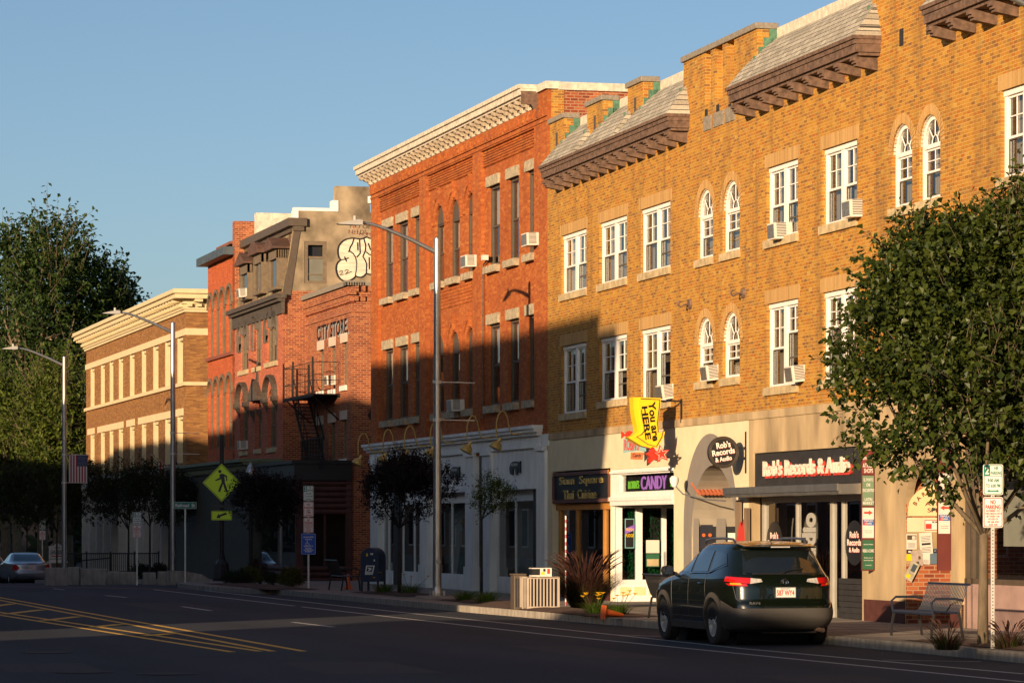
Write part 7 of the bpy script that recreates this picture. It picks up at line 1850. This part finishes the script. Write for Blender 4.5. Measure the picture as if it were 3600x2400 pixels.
# ------------------------------------------------------------------ shop signs
def at_f(F_, u, w_, z, name, label, cat, group=None, turn=0.0):
    p = F_.world(u, w_, z); return thing(name, label, cat, (p.x, p.y, z), F_.rz+turn, group)
def bold(par, nm, s, w_, h, x, z, mat, y=-.03, ext=.004, off=.02, shear=0, sp=1.0, **k):
    m_ = text_mb(s, 1, ext, off, shear, spacing=sp, **k); xs = [v[0] for v in m_.v]; zs_ = [v[1] for v in m_.v]; sx = w_/(max(xs)-min(xs)); sz = h/(max(zs_)-min(zs_))
    m_.v = [((v[0]-(max(xs)+min(xs))/2)*sx+x, y-v[2], (v[1]-min(zs_))*sz+z) for v in m_.v]; return m_.build(nm, mat, par)
U = lambda px: T.u(px)
# long record shop board
u0, u1 = U(2650), U(3027); zb_, zt_ = zRb+.06, zRt-.02
t = at_f(T, u0, .0, zb_, 'shop_sign', 'long black shop board with raised white Rob\'s Records & Audio lettering edged red', 'sign'); W_ = u1-u0; H_ = zt_-zb_
MB().box(.02, W_, .02, .10, 0, H_).build('board', M['softblack'], t)
lx0, lx1 = U(2689)-u0, U(2993)-u0; lz = .30*H_; lh = .48*H_
M['signcream'] = plain('raised_white_letters', (.72,.62,.52), .5, var=.05)
bold(t, 'red_letter_edge', "Rob's Records & Audio", lx1-lx0, lh, (lx0+lx1)/2+.06, lz-.045, M['signred'], y=.0, ext=.02, off=.018)
bold(t, 'lettering', "Rob's Records & Audio", lx1-lx0, lh, (lx0+lx1)/2, lz, M['signcream'], y=-.035, ext=.02, off=.016)
# round projecting record sign
ub = U(2623); w0, w1 = .22, .0; wc = T.w_at(ub, 2542); zc_ = T.z(2542, 1589, wc)
t = at_f(T, ub, 0, zc_, 'hanging_sign', 'round black record-shaped sign reading Rob\'s Records & Audio on a wall bracket', 'sign', turn=R(90))
d_ = T.p[0]; sc_ = (EYE-0)*0+ (ub*0+1); dd = (T.world(ub, wc).x*math.sin(TH)+T.world(ub, wc).y*math.cos(TH)); rr_ = 56*dd/FPX
# local frame after turn: x = into the building, -y = toward the viewer
ds = MB().cyl((-wc,-.05,0),(-wc,.05,0),rr_,n=48).build('disc', M['black'], t, smooth='auto')
g_ = MB()
for q_ in (.97,.90,.84): g_.tube([(-wc+rr_*q_*math.cos(2*math.pi*k/40), -.052, rr_*q_*math.sin(2*math.pi*k/40)) for k in range(41)], .006, 4)
g_.build('groove', M['darkbrown'], ds)
for (s, z, w_, h) in (("Rob's",.20,.70,.30),("Records",-.12,1.12,.28),("& Audio",-.42,.82,.22)):
    k = rr_/.75
    for (mt, dx, dz, yy, nm) in (('signred',.018,-.018,-.053,'red_letter_edge'),('signwhite',0,0,-.060,'lettering')):
        m_ = bold(ds, nm, s, w_*k, h*k, 0, 0, M[mt], y=yy, ext=.002, off=.028)
        for v in m_.data.vertices: v.co = Matrix.Translation((-wc+dx*k, 0, z*k+dz*k)) @ Matrix.Rotation(R(-9), 4, 'Y') @ v.co
br_ = MB()
for z in (.18,-.2): br_.cyl((-wc+rr_*.8,0,z*rr_/.6),(0,0,z*rr_/.6),.018,n=6)
br_.box(-.02,.02,-.03,.03,-.45,.45); br_.build('bracket', M['black'], t)
# yellow arrow sign
ub = U(2402); wc = T.w_at(ub, 2275); dd = T.world(ub, wc).x*math.sin(TH)+T.world(ub, wc).y*math.cos(TH); s = dd/FPX
zc_ = EYE+(HOR-1490)*s
t = at_f(T, ub, 0, zc_, 'hanging_sign', 'yellow curved arrow sign reading You are HERE with a red star below', 'sign', turn=R(90))
def xz(zx, zy): px = 1850+zx/2.94; py = 1100+zy/2.94; return (-wc+(px-2275)*s, (1490-py)*s)
ol_ = [(1160,870),(1395,878),(1390,960),(1378,1040),(1368,1130),(1378,1235),(1440,1222),(1422,1290),(1355,1395),(1250,1370),(1105,1285),(1170,1262),(1205,1220),(1195,1150),(1178,1080),(1166,990)]
ar = MB().prism([xz(*p) for p in ol_], -.02, .02); 
aro = ar.build('arrow_face', M['yellowsign'], t)
bk = MB().prism([(a-.13, b-.0) for a, b in [xz(*p) for p in ol_]], .02, .34); bk.build('arrow_body', M['yellowsign'], aro)
for (s_, w_, h, cx, cz, n) in (('You are', 1.38/3.0, .30, 1318, 1118, 0), ('HERE', 1.2/3.0, .33, 1238, 1135, 1)):
    L_ = (1330-920)/2.94*s if n == 0 else (1310-965)/2.94*s; hh_ = (78 if n == 0 else 62)/2.94*s
    m_ = text_mb(s_, 1, .004, .035); xs = [v[0] for v in m_.v]; zs_ = [v[1] for v in m_.v]; X0 = (max(xs)+min(xs))/2; Z0 = (max(zs_)+min(zs_))/2; a_ = L_/(max(xs)-min(xs)); b_ = hh_/(max(zs_)-min(zs_)); c0 = xz(cx, cz); ang = R(83)
    m_.v = [(c0[0]+((x-X0)*a_)*math.cos(ang)+((z-Z0)*b_)*math.sin(ang), -.026, c0[1]-((x-X0)*a_)*math.sin(ang)+((z-Z0)*b_)*math.cos(ang)) for x, z, y in m_.v]
    m_.build('lettering', M['black'], aro)
tb_ = MB().tube([(a*1,-.035,b) for a, b in [xz(*((p[0]-1275)*.86+1275, (p[1]-1130)*.94+1130)) for p in ol_]], .010, 4); tb_.build('neon_tube', M['darkbrown'], aro)
def star(cx, cy, r1, r2, rot=-90, k=5): return [xz(cx+(r1 if i%2==0 else r2)*math.cos(R(rot+36*i)), cy+(r1 if i%2==0 else r2)*math.sin(R(rot+36*i))) for i in range(10)]
so = MB().prism([(a, b) for a, b in star(1405,1455,95,45,-100)], .0, .05); so_ = so.build('star', M['redmetal'], t); MB().prism([(a-.16, b-.02) for a, b in star(1405,1455,95,45,-100)], .05, .28).build('star_body', M['redmetal'], so_)
sti = star(1405,1455,70,30,-100); MB().tube([(a,-.01,b) for a, b in sti+sti[:1]], .009, 4).build('neon_tube', M['ac'], so_)
bb = MB(); p1_ = xz(1395,905); bb.cyl((p1_[0]-.2,.1,p1_[1]),(0,.1,p1_[1]-.0),.022,n=6); bb.box(-.03,.02,.06,.14,p1_[1]-.5,p1_[1]+.05); p2_ = xz(1420,1490); bb.cyl((p2_[0],.15,p2_[1]),(-.0,.15,p2_[1]),.02,n=6); bb.build('bracket', M['black'], t)
# candy hanging sign behind it
ub = U(2300); wc2 = T.w_at(ub, 2232); dd = T.world(ub, wc2).x*math.sin(TH)+T.world(ub, wc2).y*math.cos(TH); s2 = dd/FPX
zc_ = EYE+(HOR-1575)*s2; t = at_f(T, ub, 0, zc_, 'hanging_sign', 'small pale blue and red hanging candy sign, half behind the yellow arrow', 'sign', turn=R(90))
def x2(zx, zy): return (-wc2+(1850+zx/2.94-2232)*s2, (1575-(1100+zy/2.94))*s2)
a, b = x2(1003,1445), x2(1215,1320); bo = MB().prism([x2(1003,1445),x2(1160,1420),x2(1240,1430),x2(1240,1330),x2(1150,1295),x2(1003,1300)], -.03, .03).build('blue_board', plain('pale_blue_sign',(.20,.36,.36),.6,var=.1), t)
m_ = bold(bo, 'lettering', "ROBIN'S", (1160-1005)/2.94*s2, 120/2.94*s2, (x2(1005,0)[0]+x2(1160,0)[0])/2, x2(0,1420)[1], M['signred'], y=-.035, ext=.002, off=.02)
ca = MB().prism([x2(1075,1510),x2(1200,1515),x2(1215,1440),x2(1080,1440)], -.05, .0).build('candy_ribbon', plain('orange_ribbon',(.50,.14,.05),.6), bo); bold(ca, 'lettering', 'Candy', 95/2.94*s2, 50/2.94*s2, x2(1140,0)[0], x2(0,1500)[1], M['softblack'], y=-.056, ext=.001, off=.01, shear=.3)
c_ = x2(1065,1260); bn = MB().cyl((c_[0],-.03,c_[1]),(c_[0],.03,c_[1]),.10,n=16); 
for sx in (-1,1): bn.prism([(c_[0]+sx*.09,c_[1]),(c_[0]+sx*.2,c_[1]+.09),(c_[0]+sx*.2,c_[1]-.09)], -.02, .02)
bn.build('sweet', M['redmetal'], bo); MB().cyl((x2(1230,0)[0],0,.0),(0,0,.0),.02,n=6).build('bracket', M['black'], t)
# siam board
u0, u1 = U(1944), U(2144); t = at_f(T, u0, .0, zSb+.16, 'shop_sign', 'black shop board with gold Siam Square Thai Cuisine lettering in a purple-brown frame', 'sign'); W_ = u1-u0; H_ = zSt-.04-(zSb+.16)
MB().box(0,W_,.02,.08,0,H_).build('board', M['black'], t); f_ = MB(); frame_rect(f_, 0, W_, 0, H_, -.03, .07, .09); f_.build('frame', plain('purple_brown_frame',(.12,.05,.035),.6), t)
M['gold'] = plain('gold_lettering', (.55,.40,.12), .5, metal=.1, var=.15)
bold(t, 'lettering', 'Siam  Square', W_*.76, H_*.34, W_*.50, H_*.52, M['gold'], y=.0, ext=.015, off=.004); bold(t, 'lettering', 'Thai  Cuisine', W_*.58, H_*.30, W_*.48, H_*.12, M['gold'], y=.0, ext=.015, off=.004)
cn = MB()
for a, b in ((0,0),(W_-.1,0),(0,H_-.1),(W_-.1,H_-.1)): cn.box(a, a+.1, -.036, .0, b, b+.1)
cn.build('corner_block', M['orangewood'], t)
# neon-look candy lettering in the transom, unlit letters given a weak glow
t = at_f(T, U(2176), -.2, zW0, 'window_sign', 'green and violet ROBIN\'S CANDY SHOP lettering in the shop transom', 'sign')
def glow(nm, c, e):
    m, nt, b = nmat(nm); b.inputs['Base Color'].default_value = rgb(c); b.inputs['Emission Color'].default_value = rgb(c); b.inputs['Emission Strength'].default_value = e; return m
M['glowg'] = glow('lime_glow', (.25,.60,.05), .45); M['glowv'] = glow('violet_glow', (.50,.18,.55), .6)
Wd = U(2369)-U(2176); hz = zW1-zW0
bold(t, 'lettering', "ROBIN'S", Wd*.20, hz*.48, Wd*.13, hz*.18, M['glowg'], y=.0, ext=.01, off=.0); bold(t, 'candy_lettering', 'CANDY', Wd*.46, hz*.78, Wd*.50, hz*.10, M['glowv'], y=.0, ext=.012, off=.002); bold(t, 'lettering', 'SHOP', Wd*.2, hz*.5, Wd*.90, hz*.2, M['glowg'], y=.0, ext=.01, off=.0)
# gallery board on the red building
u0, u1 = B2.u(1337), B2.u(1483); zt_ = zfr-.02; zb_ = B2.z(1483, 1700); t = at_f(B2, u0, 0, zb_, 'shop_sign', 'dark blue gallery board lettered FINE ART above the plum tree', 'sign'); W_ = u1-u0
MB().box(0, W_, .0, .08, 0, zt_-zb_-.15).build('board', plain('dark_blue_board',(.014,.018,.03),.6), t); bold(t, 'lettering', 'GALLEY FINE ART', W_*.6, .24, W_*.5, (zt_-zb_)*.60, M['signwhite'], y=-.01, ext=.003, off=.004)
EG = 'black elephant emblems on white shop panels'
for px, py, lb_ in ((1603,1659,'black elephant emblem on the left white panel, nearest the lamp pole'),(1815,1641,'black elephant emblem on the right-hand white panel')):
    u, z = B2.f(px, py); t = at_f(B2, u, .03, z, 'shop_sign', lb_, 'sign', EG)
    k = .62; e_ = MB().prism([(x*k, q*k) for x, q in [(-.85,-.75),(-.95,-.1),(-.75,.42),(-.3,.62),(.3,.62),(.75,.50),(.98,.62),(.95,.15),(1.0,-.3),(.90,-.7),(.72,-.70),(.72,-.2),(.50,-.15),(.45,-.85),(.15,-.85),(.1,-.2),(-.3,-.2),(-.35,-.85),(-.6,-.85),(-.62,-.3),(-.70,-.75)]], -.02, .02)
    e_.v = [(a_, b_, c_*.40) for a_, b_, c_ in e_.v]; eo = e_.build('elephant_shape', M['black'], t); bold(eo, 'lettering', 'WESTBUND', .74, .075, -.03, .03, M['signwhite'], y=-.025, ext=.001, off=.008)
# round decals in the record shop window and vertical AUDIO letters
def decal(px, py, lb_, wpx, hpx):
    u, z = T.f(px, py, -.2); t = at_f(T, u, -.24, z, 'window_decal', lb_, 'sign', 'round black record decals in the shop window')
    a_ = abs(T.u(px+wpx/2,-.24)-T.u(px-wpx/2,-.24))/2; b_ = T.z(px,py-hpx/2,-.24)-z
    do = MB().prism([(a_*math.cos(2*math.pi*k/36), b_*math.sin(2*math.pi*k/36)) for k in range(36)], 0, .004).build('disc', M['black'], t)
    for s_, zz, w_, h in (("Rob's",.22,.95,.30),("Records",-.12,1.5,.28),("& Audio",-.42,1.1,.22)):
        bold(do, 'red_letter_edge', s_, w_*a_, h*b_, .04*a_, (zz-.02)*b_, M['signred'], y=-.003, ext=.0005, off=.025); bold(do, 'lettering', s_, w_*a_, h*b_, 0, zz*b_, M['signwhite'], y=-.006, ext=.0005, off=.025)
decal(2997,1907,'round black record decal at the right end of the record shop window',66,158); decal(2716,1910,'round black record decal rising behind the dark car roof',58,156)
u, z = T.f(2838, 1960, -.2); t = at_f(T, u, -.24, z, 'window_decal', 'tall white sideways Audio lettering on the record shop window', 'sign')
m_ = text_mb('udio', 1, .001, .05); xs = [v[0] for v in m_.v]; hh_ = (T.z(2838,1826,-.24)-T.z(2838,1985,-.24)); k = hh_/(max(xs)-min(xs)); wv = abs(T.u(2855,-.24)-T.u(2806,-.24))
zs_ = [v[1] for v in m_.v]; m_.v = [(-(v[1]-sum((min(zs_),max(zs_)))/2)/(max(zs_)-min(zs_))*wv, -.003, (v[0]-min(xs))*k) for v in m_.v]; m_.build('lettering', M['signwhite'], t)
# directory boards standing out from the concrete piers
DG = 'stacked directory boards beside the arched passage'
def directory(px_wall, plates, lb_, y0, y1, mirror=False, px_out=None):
    u = U(px_wall); wd = T.w_at(u, px_out); t = at_f(T, u, 0, 0, 'directory_board', lb_, 'sign', DG, turn=R(90)); zA, zB = T.z(px_wall, y1, wd/2), T.z(px_wall, y0, wd/2)
    fr_ = MB().box(-wd, 0, 0, .05, zA, zB).build('backing', plain('maroon_board',(.11,.02,.016),.6,var=.15), t)
    MB().box(-.0, .035, -.03, .05, zA, zB).build('edge', plain('maroon_edge',(.14,.03,.02),.6,var=.15), t)
    for (p0, p1, mat, lines) in plates:
        zb2, zt2 = T.z(px_wall, p1, wd/2), T.z(px_wall, p0, wd/2); pl_ = MB().box(-wd+.01, -.015, -.015, 0, zb2+.012, zt2-.012).build('plate', mat, fr_)
        for (s_, f, w_, h, m2) in lines:
            if s_ in ('<', '>'):
                ar_ = arrow(zb2+(zt2-zb2)*f, wd*.7, .09, (1,0) if s_ == '<' else (0,1), x=-wd/2); ar_.xf(Matrix.Translation((0,-.012,0))); ar_.build('arrow', m2, pl_)
            elif s_ == '#': MB().box(-wd+.015, -.02, -.018, -.016, zb2+(zt2-zb2)*f, zb2+(zt2-zb2)*(f+h)).build('blue_block', M['signblue2'], pl_)
            elif s_ == '^': MB().prism([(-wd+.03, zb2+(zt2-zb2)*f),(-wd+.11, zb2+(zt2-zb2)*f),(-wd+.07, zb2+(zt2-zb2)*(f+h))], -.021, -.018).build('red_triangle', M['signred'], pl_)
            else: bold(pl_, 'lettering', s_, wd*w_, (zt2-zb2)*h, -wd*.5, zb2+(zt2-zb2)*f, m2, y=-.021, ext=.0005, off=.008)
M['signblue2'] = plain('cinema_blue', (.03,.10,.36), .5, var=.05); M['mar'] = plain('maroon_plate', (.19,.03,.028), .55, var=.1); M['sage'] = plain('sage_plate', (.13,.21,.13), .55, var=.12); M['dkgreen'] = plain('deep_green_plate', (.02,.10,.05), .55, var=.15); M['pinkw'] = plain('pinkish_white_plate', (.62,.55,.50), .5, var=.05)
sg = M['signwhite']; trip = [('>', .82, 0, 0, M['signred']), ('#', .42, 0, .19, None), ('^', .43, 0, .17, None), ('TRIPLEX', .53, .72, .06, sg), ('CINEMA', .45, .55, .05, sg), ('Great Barrington', .24, .6, .022, M['signred']), ('to the movies', .18, .55, .022, M['signred'])]
directory(3074, [(1588,1665,M['mar'],[('ATRIUM',.30,.92,.20,sg),('SHOPS',.06,.7,.2,sg),('BARRINGTON',.66,.9,.14,sg)]), (1668,1778,M['sage'],[('EL PUNTO',.80,.75,.10,sg),('DE',.64,.3,.09,sg),('ENCUENTRO',.46,.9,.10,sg),('LATIN',.17,.6,.10,sg),('MARKET',.05,.88,.10,sg)]), (1781,1892,M['pinkw'],trip), (1895,2003,M['dkgreen'],[('Berkshire Wellness',.82,.75,.035,sg),('REBEL & CLINIC',.58,.9,.10,sg),('284 Main Street, #2',.38,.72,.035,sg),('Second Floor Rear',.30,.75,.035,sg),('by appointment',.14,.5,.035,sg)])],
          'directory board left of the poster arch, its top plate maroon and lowest plate green', 1580, 2006, px_out=3030)
trip2 = [('<',)+trip[0][1:]]+trip[1:]
directory(3342, [(1660,1758,M['pinkw'],[('DAILY BREAD',.25,.7,.12,M['dkgreen'])]), (1763,1877,M['pinkw'],trip2)], 'directory board right of the poster arch with peeling maroon foot', 1560, 2005, px_out=3297)
# arched atrium sign, notice boards and posters on the passage wall (facing the viewer)
t = at_f(T, up2, 0, 0, 'arched_sign', 'cream arched sign lettered BARRINGTON ATRIUM SHOPS in the brick passage', 'sign', turn=R(90))
dT = lambda px, yy: None
ppm = FPX/ (T.world(up2, -.9).x*math.sin(TH)+T.world(up2, -.9).y*math.cos(TH))
def px2(px, py): return ((px-3180)/ppm/.97+.0, EYE+(HOR-py)/ppm)
# local x (into building) grows to the right in the picture
def pp3(zx, zy): return px2(3050+zx/3.92, 1650+zy/3.92)
cxa = pp3(985, 0)[0]; zb_ = pp3(0,640)[1]; zt_ = pp3(0,200)[1]; rw = cxa-pp3(545,0)[0]
bo = MB().prism([(cxa-rw, zb_)]+[(cxa-rw*math.cos(math.pi*k/24), zb_+.12+(zt_-zb_-.12)*math.sin(math.pi*k/24)) for k in range(25)]+[(cxa+rw, zb_)], -.04, -.005).build('board', M['buff'], t)
M['marl'] = plain('maroon_lettering', (.16,.02,.015), .6)
for s_, (zx, zy), w_, h in (('ATRIUM', (985,498), .60, .075), ('SHOPS', (985,588), .50, .08), ('284 MAIN ST', (985,412), .26, .035)): x_, z_ = pp3(zx, zy); bold(bo, 'lettering', s_, w_, h, x_, z_, M['marl'], y=-.045, ext=.001, off=.01)
for k, chh in enumerate('BARRINGTON'):
    a = math.pi*(.12+.76*k/9); m_ = text_mb(chh, .115, .001, .002); m_.xf(Matrix.Translation((cxa-rw*.80*math.cos(a), -.045, zb_+.08+(zt_-zb_-.12)*.78*math.sin(a))) @ Matrix.Rotation(-(math.pi/2-a)*.9, 4, 'Y') @ RX90); m_.build('lettering', M['marl'], bo)
t = at_f(T, up2, 0, 0, 'notice_board', 'cream notice board with a framed advert under the arched sign', 'board', turn=R(90))
a, b = pp3(530,660), pp3(1200,860); nb_ = MB().box(a[0], b[0], -.035, -.005, b[1], a[1]).build('board', M['creamstucco'], t)
a, b = pp3(768,692), pp3(1180,835); ad = MB().box(a[0], b[0], -.042, -.036, b[1], a[1]).build('advert', M['signwhite'], nb_); fr_ = MB(); frame_rect(fr_, a[0], b[0], b[1], a[1], -.046, -.042, .012); fr_.build('advert_border', M['signred'], ad)
x_, z_ = pp3(940,735); bold(ad, 'lettering', "MOMMA LO'S", .26, .04, x_+.04, z_, M['softblack'], y=-.045, ext=.001, off=.004); a, b = pp3(785,745), pp3(865,815); MB().box(a[0], b[0], -.048, -.042, b[1], a[1]).build('red_badge', M['signred'], ad)
PG2 = 'paper posters pinned in the brick passage'
def poster(lb_, z4, mat, extra=None, tilt=0, y=-.012):
    t = at_f(T, up2, 0, 0, 'poster', lb_, 'poster', PG2, turn=R(90)); a, b = pp3(z4[0], z4[1]), pp3(z4[2], z4[3]); cx_, cz_ = (a[0]+b[0])/2, (a[1]+b[1])/2; w_, h = b[0]-a[0], a[1]-b[1]
    Mt = Matrix.Translation((cx_, y, cz_)) @ Matrix.Rotation(R(tilt), 4, 'Y'); sh_ = MB().box(-w_/2, w_/2, -.004, 0, -h/2, h/2).xf(Mt).build('sheet', mat, t)
    for (x0, x1, z0, z1, mm) in extra or (): MB().box(-w_/2+w_*x0, -w_/2+w_*x1, -.007, -.0045, -h/2+h*z0, -h/2+h*z1).xf(Mt).build('printed_block', mm, sh_)
ln = lambda n, a=.12, b=.88, z0=.1, dz=.07: [(a+.02*(k%3), b-.03*((k*2)%3), z0+k*dz, z0+k*dz+.022, M['bluegrey']) for k in range(n)]
M['paper'] = plain('paper', (.60,.56,.48), .85, var=.06); M['kraft'] = plain('kraft_board', (.35,.25,.13), .9, var=.2)
poster('plywood backing sheet pinned behind the posters', (520,862,1250,1300), M['kraft'], y=-.006)
poster('white poster with a dark photo strip, upper left of the posters', (520,885,665,1095), M['paper'], [(.06,.94,.62,.92,M['darkbrown']),(.55,.9,.64,.86,M['signcream'])]+ln(5))
poster('large tilted white poster with a black headline', (705,868,885,1160), M['paper'], [(.15,.85,.42,.52,M['softblack'])]+ln(4,z0=.08)+ln(4,z0=.6), tilt=-4, y=-.018)
poster('yellow and dark half-sheet left of the pinned photos', (522,1160,622,1252), M['yellowsign'], [(.7,.92,.4,.7,M['darkbrown'])])
poster('small navy card above the yellow sheet', (522,1098,602,1158), M['navy'], [(.3,.7,.3,.7,M['paper'])])
poster('wrinkled grey-pink poster with round portraits', (590,1110,745,1330), plain('pinkgrey_paper',(.36,.29,.24),.9,var=.25,scale=14), [(.62,.82,.42,.62,M['darkbrown']),(.4,.62,.1,.3,M['darkbrown'])], tilt=-8, y=-.022)
poster('plain white flyer with faint letters beside the portraits', (745,1150,850,1300), M['paper'], ln(5), tilt=3, y=-.016)
poster('dark blue and pale poster at the right of the arch', (858,1085,990,1300), plain('sea_blue_print',(.10,.16,.21),.7,var=.3), [(.1,.9,.72,.95,M['navy']),(.4,.6,.8,.9,M['paper'])], y=-.014)
poster('crumpled magazine hanging at the lower left of the arch', (520,1265,650,1530), plain('magazine_print',(.42,.38,.28),.7,var=.5,scale=9), [(.15,.6,.1,.3,M['yellowsign']),(.3,.8,.5,.9,M['bluegrey'])], tilt=28, y=-.05)
# papers in the candy window, grey sculpture of planks, round security decal
t = thing('window_poster', 'white notice over a green show poster in the candy shop window', 'poster', T.world(up+.06, -.98, 0), T.rz+R(90)); z1, z0 = T.z(2250,1897,-.9), T.z(2250,1942,-.9)
MB().box(-.17,.17,-.01,.0,z0,z1).build('notice', M['paper'], t); z3 = T.z(2250,1945,-.9); z2 = T.z(2250,1990,-.9); g_ = MB().box(-.17,.17,-.01,.0,z2,z3).build('show_poster', M['dkgreen'], t); MB().box(-.15,.15,-.014,-.01,z2+.02,z2+(z3-z2)*.6).build('picture', M['sill'], g_)
t = thing('neon_sign', 'dark window sign reading FRESH FUDGE with a violet ribbon', 'sign', T.world(up+.05, -.38, 0), T.rz+R(90)); z1, z0 = T.z(2200,1820,-.4), T.z(2200,1928,-.4)
fo = MB().box(-.12,.14,-.0,.02,z0,z1).build('panel', M['black'], t); fr_ = MB(); frame_rect(fr_, -.11,.13,z0+.02,z1-.02,-.008,0,.015); fr_.build('pale_border', plain('aqua_tube',(.2,.5,.45),.5), fo); zz = (z0+z1)/2
MB().prism([(-.11,zz-.02),(.14,zz+.08),(.14,zz+.22),(-.11,zz+.12)], -.012, -.002).build('violet_ribbon', plain('violet_tube',(.22,.10,.45),.5), fo); bold(fo, 'lettering', 'FRESH', .2, .07, .01, zz+.06, M['yellowsign'], y=-.016, ext=.001, off=.01); bold(fo, 'lettering', 'FUDGE', .2, .08, .01, zz-.09, M['yellowsign'], y=-.016, ext=.001, off=.01)
t = at_f(T, U(2600), .05, KH, 'plank_sculpture', 'two weathered planks with a red painted handprint beside the arched door', 'planks'); za_, zb2 = T.z(2600,1757)-KH, T.z(2618,1785)-KH
M['oldwood'] = plain('weathered_plank', (.17,.12,.075), .9, var=.35, scale=6, stretch=(1,1,.2))
MB().box(.0,.32,-.05,.0,0,za_).build('plank', M['oldwood'], t); MB().box(.62,.9,-.05,.0,0,zb2).build('plank', M['oldwood'], t); MB().box(.3,.64,-.045,.0,0,za_-.75).build('plank', M['oldwood'], t); MB().prism([(.1,1.5),(.35,1.95),(.5,1.8),(.62,2.0),(.7,1.5)], -.06, -.046).build('red_mark', M['signred'], t)
# lamp on a swan neck beside the arch, hanging shirt inside
u, z = T.f(2422, 1696); t = at_f(T, U(2505), -.0, T.z(2505,1752), 'swan_neck_lamp', 'white flood lamp on a curved arm left of the arched door', 'wall lamp'); du = U(2425)-U(2505)
MB().tube([(0,.3,-.05),(du*.4,-.05,.0),(du*.75,-.3,.12),(du*.9,-.42,.33)], .016, 6).build('arm', M['alu'], t); MB().lathe([(.05,-.05),(.10,.05),(.11,.15),(.06,.2)], n=12).xf(Matrix.Translation((du*.9,-.42,.33))).build('lamp_head', M['white'], t, smooth='auto')
# overhead wires' iron rods, small wall fixtures on the red building

# shop-window mannequin behind the white shopfront glass
u_ = B2.u(1628, -.35); p_ = B2.world(u_, -.42, .45); t = thing('mannequin', 'hatted mannequin in a long teal dress and pale jacket behind the white shopfront glass', 'mannequin', p_, B2.rz)
MB().lathe([(.26,.05),(.24,.3),(.19,.7),(.15,.98),(.16,1.05)], n=16).build('teal_dress', plain('teal_cloth',(.02,.10,.10),.9), t, smooth='auto')
MB().lathe([(.17,.95),(.18,1.1),(.21,1.3),(.17,1.42),(.06,1.46)], n=16).build('pale_jacket', plain('pale_cloth',(.42,.38,.30),.9), t, smooth='auto')
MB().lathe([(.05,1.44),(.05,1.5),(.085,1.56),(.09,1.64),(.05,1.72)], n=14).build('head', plain('mannequin_skin',(.40,.33,.27),.6), t, smooth='auto')
MB().lathe([(.19,1.66),(.19,1.68),(.10,1.69),(.10,1.80),(.06,1.82)], n=18).build('straw_hat', plain('straw',(.45,.34,.15),.9), t)
# ------------------------------------------------------------------ wear on the roadway: manholes, crack sealing, patches, litter
M['tar'] = plain('crack_sealant', (.018,.018,.020), .95, var=.2); M['patch'] = plain('asphalt_patch', (.024,.024,.027), .9, var=.35, scale=30, bump=.2)
M['iron_lid'] = plain('cast_iron_lid', (.03,.029,.028), .95, metal=0, var=.3, scale=20)
MG = 'iron manhole lids in the roadway'
for i, (px, py, lb_) in enumerate(((165,2293,'iron manhole lid at the lower left of the road'), (290,2362,'iron manhole lid nearest the bottom edge, left of centre'), (585,2368,'iron manhole lid near the bottom edge, below the yellow lines'), (110,2075,'small distant iron manhole lid ahead of the silver car'))):
    x, y, z = P(px, py); t = thing('manhole_cover', lb_, 'manhole cover', (x, y, gz(y)), 0, MG); MB().lathe([(.36,.004),(.36,.010),(.33,.011)], n=28).build('lid', M['iron_lid'], t); MB().lathe([(.42,.002),(.42,.0065),(.37,.007)], n=28).build('ring', M['patch'], t)
ck = MB(); rr = random.Random(12)
def crack(p, q, n=14, amp=.25, wd=.022):
    p, q = Vector(p[:2]), Vector(q[:2]); s = Vector((-(q-p).y, (q-p).x)).normalized(); pr = None; o = 0
    for i in range(n+1):
        o += rr.uniform(-amp, amp)*.4; c = p+(q-p)*i/n+s*o; w_ = wd*rr.uniform(.5,1.3)
        if pr: ck.quad((pr[0].x,pr[0].y,gz(pr[0].y)+.0025),(pr[0].x+pr[1],pr[0].y+pr[1]*.3,gz(pr[0].y)+.0025),(c.x+w_,c.y+w_*.3,gz(c.y)+.0025),(c.x,c.y,gz(c.y)+.0025))
        pr = (c, w_)
for a, b in (((200,2250),(900,2330)),((700,2200),(1500,2160)),((1300,2290),(2100,2350)),((1500,2230),(2300,2300)),((2200,2330),(3300,2395)),((300,2110),(1100,2150)),((900,2390),(1600,2300)),((50,2180),(60,2400)),((2600,2310),(3100,2400)),((1750,2190),(1900,2398)),((500,2270),(250,2330))): crack(P(*a), P(*b))
tag(ck.build('crack_sealing', M['tar']), None, None, kind='structure')
pa = MB()
for px, py, w_, h in ((1250,2345,1.6,4),(2050,2290,1.2,6),(600,2130,1.8,9),(2900,2385,1.4,2.4),(150,2345,1.3,3)):
    x, y, z = P(px, py); pa.quad((x-w_/2,y-h/2,gz(y)+.0012),(x+w_/2,y-h/2,gz(y)+.0012),(x+w_/2+.1,y+h/2,gz(y)+.0012),(x-w_/2+.1,y+h/2,gz(y)+.0012))
tag(pa.build('road_patches', M['patch']), None, None, kind='structure')
lv_ = MB(); 
for k in range(260):
    y = rr.uniform(44, 110); x = curbx(y)-abs(rr.gauss(0,.35))-.02 if rr.random() < .7 else curbx(y)+rr.uniform(.2,3); z = gz(y)+(.006 if x < curbx(y) else KH+.006); a = rr.uniform(0,6.28); s_ = rr.uniform(.015,.045)
    lv_.quad((x,y,z),(x+s_*math.cos(a),y+s_*math.sin(a),z+.008),(x+s_*math.cos(a)-s_*.5*math.sin(a),y+s_*math.sin(a)+s_*.5*math.cos(a),z+.004))
tag(lv_.build('leaf_litter', plain('dry_leaf', (.28,.20,.11), .9, var=.5, scale=3)), 'scattered dry leaves and scraps along the gutter', 'litter', kind='stuff')
